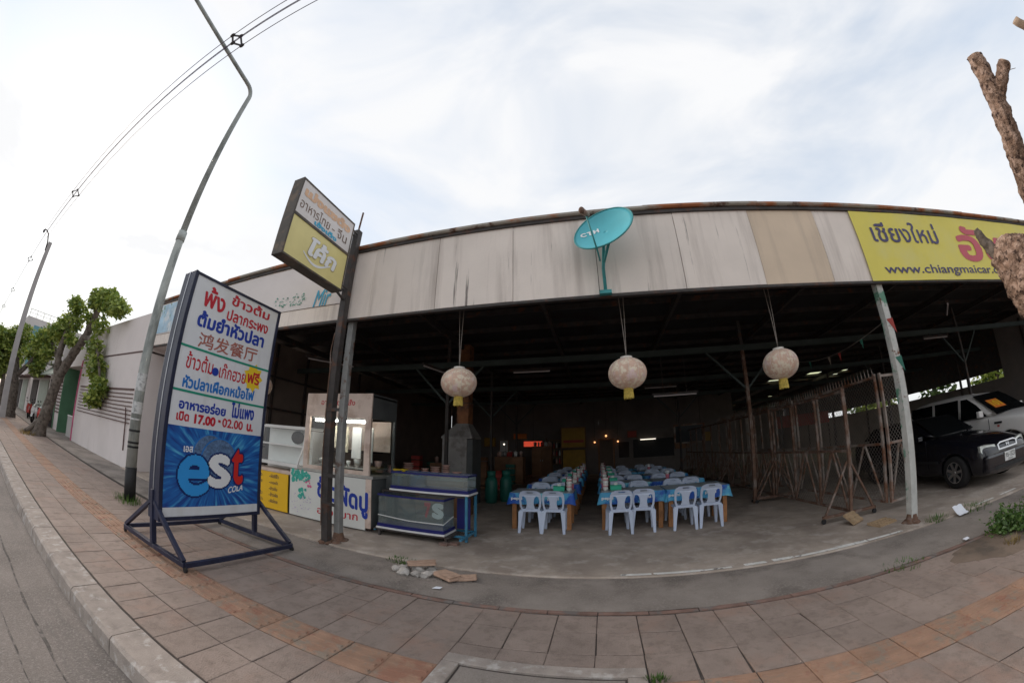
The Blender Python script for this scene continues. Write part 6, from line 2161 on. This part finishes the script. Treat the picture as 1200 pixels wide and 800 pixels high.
def bark_tube(mb, pts, rad, n=16, amp=0.16, fr=5.0, step=0.08, ridge=0.0):
    P_, R_ = smooth_path(pts, rad, step)
    o = len(mb.v)
    mb.tube(P_, R_, n)
    for i in range(len(P_)):
        for k in range(n):
            j = o + i * n + k
            p = Vector(mb.v[j])
            d = p - P_[i]
            f = 1 + amp * noise.noise(p * fr) + amp * .6 * noise.noise(p * fr * 2.7) + ridge * abs(noise.noise(Vector((k * .9, i * .12, 1.5))))
            mb.v[j] = tuple(P_[i] + d * f)
    return mb


def leaves(clumps, per, size, seed, lit=0.5, flat=0.4):
    """leaf blades scattered through ellipsoidal clumps; returns MB and per-leaf shade values"""
    r_ = random.Random(seed)
    mb = MB()
    val = []
    for (cx, cy, cz), (rx, ry, rz), k in clumps:
        for _ in range(int(per * k)):
            while True:
                a, b, c = r_.uniform(-1, 1), r_.uniform(-1, 1), r_.uniform(-1, 1)
                q = a * a + b * b + c * c
                if q < 1 and r_.random() < 0.25 + 0.75 * q and noise.noise(Vector((cx + a * rx, cy + b * ry, cz + c * rz)) * 2.2) > -0.22:
                    break
            p = Vector((cx + a * rx, cy + b * ry, cz + c * rz))
            p += Vector((r_.gauss(0, .06), r_.gauss(0, .06), r_.gauss(0, .05)))
            d = Vector((r_.gauss(0, 1), r_.gauss(0, 1), r_.gauss(-.25, flat))).normalized()
            u = d.cross(Vector((r_.gauss(0, 1), r_.gauss(0, 1), r_.gauss(0, 1)))).normalized()
            nn_ = d.cross(u)
            s_ = size * r_.uniform(.35, 1.35)
            w_ = s_ * r_.uniform(.30, .42)
            v = [p, p + d * s_ * .45 + u * w_ + nn_ * s_ * .06, p + d * s_ - Vector((0, 0, s_ * .15)), p + d * s_ * .45 - u * w_ + nn_ * s_ * .06]
            mb.add(v, [(0, 1, 2), (0, 2, 3)])
            val += [r_.random() ** 1.3] * 2
    return mb, val


def leaf_build(mbv, name, m_, parent):
    mb, val = mbv
    o = mb.build(name, m_, parent)
    at = o.data.attributes.new('leafv', 'FLOAT', 'FACE')
    at.data.foreach_set('value', val)
    return o


# pruned tree by the sidewalk on the right: bare bole and sawn limbs
pt_ = thing('pruned_tree', 'bare pruned tree with thick rough bark and sawn-off limbs', 'tree', (5.95, 2.45, 0))
mb = MB()
bark_tube(mb, [(6.0, 2.42, -0.05), (5.95, 2.44, 0.4), (5.85, 2.50, 1.3), (5.66, 2.62, 2.1), (5.46, 2.72, 2.75), (5.40, 2.72, 3.1), (5.42, 2.66, 3.3)], [.30, .23, .21, .22, .26, .25, .17], 56, .10, 11, .02, .42)
mb.build('trunk', 'bark', pt_, True)
mb = MB()
bark_tube(mb, [(5.46, 2.72, 2.85), (5.34, 2.86, 3.05), (5.2, 2.93, 3.30), (5.10, 2.96, 3.55)], [.12, .085, .07, .035], 24, .35, 14, .025, .2)
mb.build('broken_limb', 'bark_dark', pt_, True)
tip = on_x(1142, 66, 4.55)
k1 = on_x(1168, 118, 4.62)
k2 = on_x(1186, 165, 4.75)
k3 = on_x(1203, 215, 4.95)
mb = MB()
bark_tube(mb, [(5.55, 2.6, 2.7), (5.45, 2.25, 3.0), tuple(k3), tuple(k2), tuple(k1), tuple(tip)], [.16, .13, .10, .095, .09, .08], 36, .16, 14, .02, .4)
mb.build('sawn_limb', 'bark', pt_, True)
mb = MB()
side_ = on_x(1177, 72, 4.66)
bark_tube(mb, [tuple(k1 + Vector((.03, 0, -.02))), tuple(k1.lerp(side_, .6)), tuple(side_)], [.07, .07, .062], 24, .28, 14, .02, .2)
mb.build('limb_stub', 'bark', pt_, True)
mb = MB()
q0, q1 = on_x(1189, 24, 4.4), on_x(1225, 60, 4.7)
bark_tube(mb, [(5.4, 2.2, 3.2), (5.2, 1.7, 3.9), tuple(q1), tuple(q0)], [.10, .08, .05, .04], 12, .15, 7, .06)
mb.build('pale_limb', 'cutwood', pt_, True)

for nm_, e_, b_, r_ in (('cut_face', tip, k1, .075), ('cut_face', side_, k1, .055)):
    d_ = (e_ - b_).normalized()
    MB().tube([e_ - d_ * .02, e_ + d_ * .012], [r_, r_ * .93], 18).build(nm_, 'cutwood', pt_)
for (a_, b_) in (((1174, 88), (1190, 80)),):
    p_, q_ = on_x(*a_, 4.68), on_x(*b_, 4.6)
    MB().tube([p_, p_.lerp(q_, .5) + Vector((0, 0, .02)), q_], [.006, .005, .003], 5).build('twig', 'bark_dark', pt_)

# leaning street tree before the white building
lt1 = thing('street_tree', 'leaning street tree with shaggy pruned crown before the white building', 'tree', (-19.6, 3.2, 0))
mb = MB()
bark_tube(mb, [(-19.7, 3.05, -0.05), (-19.6, 3.15, .5), (-19.4, 3.35, 1.5), (-19.1, 3.5, 2.5), (-18.6, 3.75, 3.4), (-17.9, 3.95, 4.1), (-17.5, 4.05, 4.9), (-17.2, 4.05, 5.5)], [.36, .25, .22, .2, .17, .15, .12, .08], 18, .2, 3, .12, .15)
mb.build('trunk', 'bark_dark', lt1, True)
for pts, rd in (([(-19.15, 3.45, 2.3), (-19.2, 3.3, 3.2), (-19.0, 3.35, 4.2), (-18.8, 3.5, 5.0)], [.2, .15, .12, .07]), ([(-19.2, 3.4, 3.0), (-20.0, 3.1, 3.6), (-20.8, 2.9, 4.0)], [.12, .09, .05]),
                ([(-17.9, 3.95, 4.1), (-16.8, 4.1, 3.9), (-15.8, 4.15, 3.3), (-15.0, 4.2, 2.4)], [.12, .08, .06, .03]), ([(-19.6, 3.15, .7), (-19.75, 2.75, .25), (-19.9, 2.45, .05)], [.16, .13, .07])):
    mb = MB()
    bark_tube(mb, pts, rd, 12, .2, 4, .1)
    mb.build('limb', 'bark_dark', lt1, True)
cl_ = [((-17.3, 4.0, 5.6), (.8, .5, .5), 1.2), ((-16.3, 4.05, 5.5), (.8, .45, .5), 1.1), ((-15.2, 4.1, 5.15), (.8, .4, .42), 1.0), ((-14.4, 4.1, 4.95), (.5, .35, .35), .6), ((-17.9, 4.0, 4.8), (.5, .4, .5), .5),
       ((-18.8, 3.5, 5.4), (.7, .5, .45), .9), ((-19.0, 3.4, 4.7), (.8, .6, .5), 1.0), ((-19.8, 3.1, 4.2), (.8, .6, .5), 1.0), ((-20.8, 2.9, 4.0), (.9, .6, .5), 1.0), ((-21.6, 2.7, 3.8), (.6, .5, .45), .7), ((-20.2, 3.0, 3.4), (.7, .5, .35), .6), ((-18.6, 3.6, 4.0), (.5, .4, .4), .5),
       ((-16.4, 4.1, 3.6), (.45, .35, .5), .5), ((-15.8, 4.15, 2.9), (.5, .35, .55), .8), ((-15.1, 4.2, 2.3), (.5, .3, .5), .8), ((-15.5, 4.2, 1.8), (.4, .28, .35), .6), ((-16.6, 4.1, 4.6), (.35, .3, .5), .35)]
cl_ = [(c, (a * .82, b * .82, d * .82), k) for c, (a, b, d), k in cl_]
leaf_build(leaves(cl_, 800, .16, 21), 'crown', 'leaf', lt1)
# second street tree further along
lt2 = thing('street_tree', 'dense dark street tree standing past the leaning one', 'tree', (-29, 2.55, 0))
mb = MB()
bark_tube(mb, [(-29.0, 2.5, -.05), (-29, 2.5, .6), (-29, 2.45, 2.0), (-29.1, 2.3, 3.2), (-29, 2.3, 4.6)], [.5, .4, .36, .28, .12], 16, .2, 3, .15, .15)
mb.build('trunk', 'bark_dark', lt2, True)
for pts, rd in (([(-29, 2.45, 1.9), (-29.2, 1.6, 3.0), (-29.3, .9, 3.9)], [.2, .15, .08]), ([(-29, 2.45, 2.2), (-28.7, 3.2, 3.2), (-28.6, 3.5, 4.2)], [.18, .12, .07])):
    mb = MB()
    bark_tube(mb, pts, rd, 12, .2, 4, .15)
    mb.build('limb', 'bark_dark', lt2, True)
c2_ = []
r_ = random.Random(9)
for k in range(16):
    c2_.append(((-29 + r_.uniform(-.8, .8), 2.2 + r_.uniform(-1.9, 1.7), 3.7 + r_.uniform(-1.3, 1.6)), (r_.uniform(.5, .9), r_.uniform(.5, .85), r_.uniform(.4, .7)), 1))
leaf_build(leaves(c2_, 700, .19, 22), 'crown', 'leaf', lt2)
for k, (x, y, h, lab) in enumerate(((-42, 2.6, 5.2, 'small street tree third along the sidewalk'), (-55, 2.7, 6.0, 'far street tree, fourth along the sidewalk'))):
    t = thing('street_tree', lab, 'tree', (x, y, 0))
    mb = MB()
    bark_tube(mb, [(x, y, 0), (x, y + .1, 1.5), (x, y, h - 1.2)], [.3, .22, .1], 12, .2, 3, .2)
    mb.build('trunk', 'bark_dark', t, True)
    r_ = random.Random(30 + k)
    leaf_build(leaves([((x + r_.uniform(-1, 1), y + r_.uniform(-1.3, 1.3), h - 1.4 + r_.uniform(-1, 1.2)), (.9, .9, .7), 1) for _ in range(9)], 220, .4, 40 + k), 'crown', 'leaf', t)
# trees beyond the side wall of the covered yard
for k, (x, y, h, m_, lab) in enumerate(((23, 15, 5.0, 'leaf', 'leafy tree over the side wall behind the white four-wheel drive'), (24, 21, 6.0, 'leaf_dark', 'dark leafy tree over the side wall behind the sedan'), (23, 27, 5.2, 'leaf', 'pale leafy tree over the side wall behind the wire fence'), (26, 33, 6.5, 'leaf_dark', 'broad dark tree at the far corner of the yard'))):
    t = thing('yard_tree', lab, 'tree', (x, y, -.2))
    mb = MB()
    bark_tube(mb, [(x, y, -.2), (x + .1, y, 1.5), (x, y + .2, h - 1)], [.3, .22, .1], 12, .2, 3, .2)
    mb.build('trunk', 'bark_dark', t, True)
    r_ = random.Random(60 + k)
    leaf_build(leaves([((x + r_.uniform(-1.4, 1.4), y + r_.uniform(-1.8, 1.8), h - 2 + r_.uniform(-1.6, 1.6)), (1.0, 1.1, .8), 1) for _ in range(9)], 150, .42, 70 + k), 'crown', m_, t)

# ================================================================ SCOOTERS


def scooter(label, loc, rz, m_):
    t = thing('scooter', label, 'scooter', loc, 'scooters outside the shops', rz)
    W = dict(world=False)
    for y in (.62, -.62):
        wt = MB().lathe([(.17, -.04), (.24, -.045), (.26, 0), (.24, .045), (.17, .04)], 22, (0, y, .26), 'x', True).build('wheel', 'tyre', t, True, **W)
        MB().lathe([(.175, -.02), (.04, -.035), (.04, .035), (.175, .02)], 18, (0, y, .26), 'x').build('hub', 'alloy', wt, True, **W)
    loft([[(x * w_, y, z0 + (z1 - z0) * q) for x, q in ((-1, .2), (-.8, .85), (-.4, 1), (.4, 1), (.8, .85), (1, .2), (.6, 0), (-.6, 0))] for y, w_, z0, z1 in ((-.85, .08, .62, .78), (-.55, .15, .45, .80), (-.1, .15, .35, .74), (.1, .12, .26, .42), (.35, .13, .26, .38))]).build('body', m_, t, True, **W)
    loft([[(x * w_, y, z) for x in (-1, 1)] + [(x * w_, y + .05, z) for x in (1, -1)] for y, w_, z in ((.36, .15, .32), (.42, .20, .65), (.36, .14, .92))]).build('leg_shield', m_, t, **W)
    MB().box(-.13, .13, -.78, -.02, .801, .86).build('seat', 'black', t, bevel=.03, **W)
    MB().tube([(0, .62, .26), (0, .42, .75), (0, .32, 1.0)], .03, 8).build('fork', 'alloy', t, **W)
    MB().tube([(-.32, .26, 1.03), (0, .33, 1.0), (.32, .26, 1.03)], .016, 6).build('handlebar', 'black', t, **W)
    MB().ball((0, .44, .93), (.10, .07, .08), 10, 6).build('headlight', 'lamp_glass', t, True, **W)
    MB().lathe([(.285, -.06), (.285, .06)], 20, (0, .62, .26), 'x', True).build('front_fender', m_, t, **W) if False else None
    MB().plate([(.62 + .29 * math.cos(a_), .26 + .29 * math.sin(a_)) for a_ in np.linspace(.3, 2.6, 10)] + [(.62 + .27 * math.cos(a_), .26 + .27 * math.sin(a_)) for a_ in np.linspace(2.6, .3, 10)], [], .12, lambda u, v, n: (n, u, v)).build('front_fender', m_, t, **W)
    for s_ in (-1, 1):
        MB().tube([(s_ * .2, .28, 1.02), (s_ * .25, .26, 1.18)], .007, 5).build('mirror_stem', 'black', t, **W)
        MB().ball((s_ * .26, .26, 1.21), (.05, .015, .035), 8, 5).build('mirror', 'black', t, **W)
    MB().tube([(.09, .0, .1), (.2, .06, .02)], .012, 5).build('side_stand', 'alloy', t, **W)


scooter('red and white scooter parked outside the green shop', (-25.6, 4.05, 0.02), -1.9, 'scooter_red')
scooter('white scooter parked past the red one', (-27.6, 4.0, 0.02), -2.0, 'scooter_white')
scooter('dark red scooter under the dense street tree', (-31.5, 4.1, 0.02), -1.8, 'crate_red')

# ================================================================ LITTER, RUBBLE, WEEDS


def rock(name, label, cat, loc, s_, m_, grp, seed, flat=False):
    r_ = random.Random(seed)
    bm = bmesh.new()
    if flat:
        bmesh.ops.create_cube(bm, size=1)
        bmesh.ops.subdivide_edges(bm, edges=bm.edges[:], cuts=2, use_grid_fill=True)
        amp = .10
    else:
        bmesh.ops.create_icosphere(bm, subdivisions=2, radius=.55)
        amp = .30
    for v in bm.verts:
        n_ = noise.noise(v.co * 2.3 + Vector((seed * 3.1, 0, 0)))
        v.co *= 1 + amp * n_ * 1.5
        v.co.x *= s_[0]
        v.co.y *= s_[1]
        v.co.z *= s_[2]
        v.co += Vector((r_.uniform(-1, 1), r_.uniform(-1, 1), r_.uniform(-1, 1))) * amp * .03
    me = bpy.data.meshes.new(name)
    bm.to_mesh(me)
    bm.free()
    me.materials.append(M[m_])
    o = bpy.data.objects.new(name, me)
    COL.objects.link(o)
    o.location = loc
    o.rotation_euler = (r_.uniform(-.12, .12), r_.uniform(-.12, .12), r_.uniform(-.5, .5))
    return tag(o, label, cat, grp)


ZR = 0.02
rock('broken_slab', 'reddish broken slab on top of the rubble heap', 'rubble', (-2.12, 4.16, ZR + .11), (.34, .19, .04), 'slab_scrap', 'rubble heap', 1, True)
rock('broken_slab', 'pale brown broken slab tilted at the end of the rubble heap', 'rubble', (-1.72, 4.02, ZR + .05), (.30, .18, .05), 'slab_scrap', 'rubble heap', 2, True)
rock('broken_slab', 'flat brown broken slab beside the tilted slab of the rubble heap', 'rubble', (-1.52, 4.08, ZR + .03), (.26, .16, .04), 'slab_scrap', 'rubble heap', 3, True)
for k, (x, y, s_) in enumerate(((-2.40, 4.02, .13), (-2.26, 3.95, .15), (-2.10, 3.97, .13), (-1.98, 4.0, .14), (-2.33, 4.10, .14), (-2.15, 4.12, .18), (-1.90, 4.08, .13), (-2.02, 4.2, .14))):
    rock('concrete_chunk', 'grey broken concrete chunk in the rubble heap', 'rubble', (x, y, ZR + s_ * .22), (s_, s_ * .8, s_ * .6), 'chunk', 'concrete chunks of the rubble heap', 20 + k)
gr = MB()
r_ = random.Random(77)
for _ in range(420):
    kx = r_.random()
    if kx < .45:
        x, y, z = r_.gauss(-2.0, .35), r_.gauss(4.02, .12), .022
    elif kx < .7:
        x, y, z = r_.gauss(-3.9, .2), r_.gauss(4.36, .08), .018
    else:
        x, y, z = r_.uniform(-6, 6), r_.uniform(3.6, 4.38), .021
    s_ = r_.uniform(.004, .014)
    gr.add([(x - s_, y - s_, z), (x + s_, y - s_ * .6, z), (x + s_ * .7, y + s_, z), (x - s_ * .8, y + s_, z), (x, y, z + s_ * .9)], [(0, 1, 4), (1, 2, 4), (2, 3, 4), (3, 0, 4)])
g_o = stuff(gr.build('gravel', 'apron'))
tag(g_o, 'loose grit and crumbs of concrete on the driveway', 'gravel')
pp = thing('paper_sheet', 'crumpled white sheet of paper on the slab edge near the sedan', 'paper', (5.35, 4.38, .02))
pm = MB()
for i in range(5):
    for j in range(4):
        pm.v.append((-.11 + i * .055, -.08 + j * .05, .02 + .05 * abs(noise.noise(Vector((i * .7, j * .9, 2)))) + .012 * j * j))
for i in range(4):
    for j in range(3):
        a = i * 4 + j
        pm.f.append((a, a + 4, a + 5, a + 1))
o = pm.build('sheet', 'paper', pp, world=False)
o.modifiers.new('solid', 'SOLIDIFY').thickness = .002
for k, (x, y) in enumerate(((4.35, 3.47), (-1.75, 3.66))):
    lp = MB().add([(x, y, .03), (x + .09, y + .015, .032), (x + .1, y + .06, .04), (x + .02, y + .07, .031)], [(0, 1, 2, 3)]).build('litter_scrap', 'paper')
    lp.modifiers.new('solid', 'SOLIDIFY').thickness = .002
    tag(lp, ['white litter scrap where the tiles meet the driveway near the green weed', 'tiny white litter scrap on the driveway beside the rubble'][k], 'litter')


def tuft(name, label, c, n, h, spread, m_, seed, wide=.012):
    r_ = random.Random(seed)
    mb = MB()
    val = []
    for _ in range(n):
        a_ = r_.uniform(0, 6.283)
        rr = spread * math.sqrt(r_.random())
        b = Vector((c[0] + rr * math.cos(a_), c[1] + rr * .6 * math.sin(a_), c[2]))
        hh = h * r_.uniform(.4, 1.1)
        tip_ = b + Vector((math.cos(a_) * r_.uniform(0, .6) * hh, math.sin(a_) * r_.uniform(0, .6) * hh, hh))
        mid = b.lerp(tip_, .5) + Vector((0, 0, hh * .12))
        sx = Vector((-math.sin(a_), math.cos(a_), 0)) * wide
        mb.add([b - sx, b + sx, mid + sx * .7, mid - sx * .7, tip_], [(0, 1, 2, 3), (3, 2, 4)])
        v_ = r_.random()
        val += [v_, v_]
    o_ = leaf_build((mb, val), name, m_, None)
    return stuff(tag(o_, label, 'weeds'))


wd = thing('weed_clump', 'bushy green weed growing from the bare soil near the pruned tree', 'weed', (4.9, 3.25, 0.02))
cl_ = [((4.78, 3.30, .10), (.16, .14, .09), .8), ((4.98, 3.22, .12), (.20, .16, .12), 1.1), ((5.14, 3.10, .10), (.24, .16, .10), 1.1), ((4.92, 3.28, .22), (.08, .08, .10), .35), ((5.2, 3.15, .22), (.07, .07, .1), .3)]
leaf_build(leaves(cl_, 420, .05, 5), 'foliage', 'weed', wd)
stm = MB()
r_ = random.Random(8)
for k in range(14):
    x, y = r_.uniform(4.72, 5.2), r_.uniform(3.1, 3.35)
    stm.tube([(x, y, .0), (x + r_.uniform(-.06, .06), y, r_.uniform(.15, .36))], .004, 4)
stm.build('stems', 'weed', wd)
tuft('dry_grass', 'tuft of dry grass on the bare soil beside the weed', (4.55, 2.95, 0), 60, .10, .12, 'dry', 4, .006)
tuft('dry_grass', 'dry grass tuft at the tile edge past the weed', (5.25, 2.75, 0), 60, .09, .12, 'dry', 5, .006)
tuft('grass_tuft', 'small grass tuft around the foot of the street lamp', (-7.75, 2.95, 0), 160, .16, .4, 'weed', 6, .006)
tuft('grass_tuft', 'small grass tuft at the foot of the flaking white post', (4.95, 4.5, .01), 90, .10, .22, 'weed', 7, .006)
tuft('grass_tuft', 'low grass strip at the slab edge behind the rubble', (-2.55, 4.40, .01), 120, .06, .22, 'weed', 8, .006)
tuft('grass_tuft', 'grass in the corner of the drain cover frame', (0.40, 2.35, -.005), 70, .05, .08, 'weed', 9, .005)
tuft('grass_tuft', 'thin grass along the tile edge between post and weed', (3.3, 3.47, 0), 90, .05, .3, 'weed', 10, .005)
tuft('grass_tuft', 'grass at the root of the leaning street tree', (-19.7, 2.6, 0), 160, .2, .7, 'dry', 11, .01)
tuft('grass_tuft', 'thin grass beside the paper sheet', (5.75, 4.42, .01), 120, .09, .35, 'weed', 12, .005)
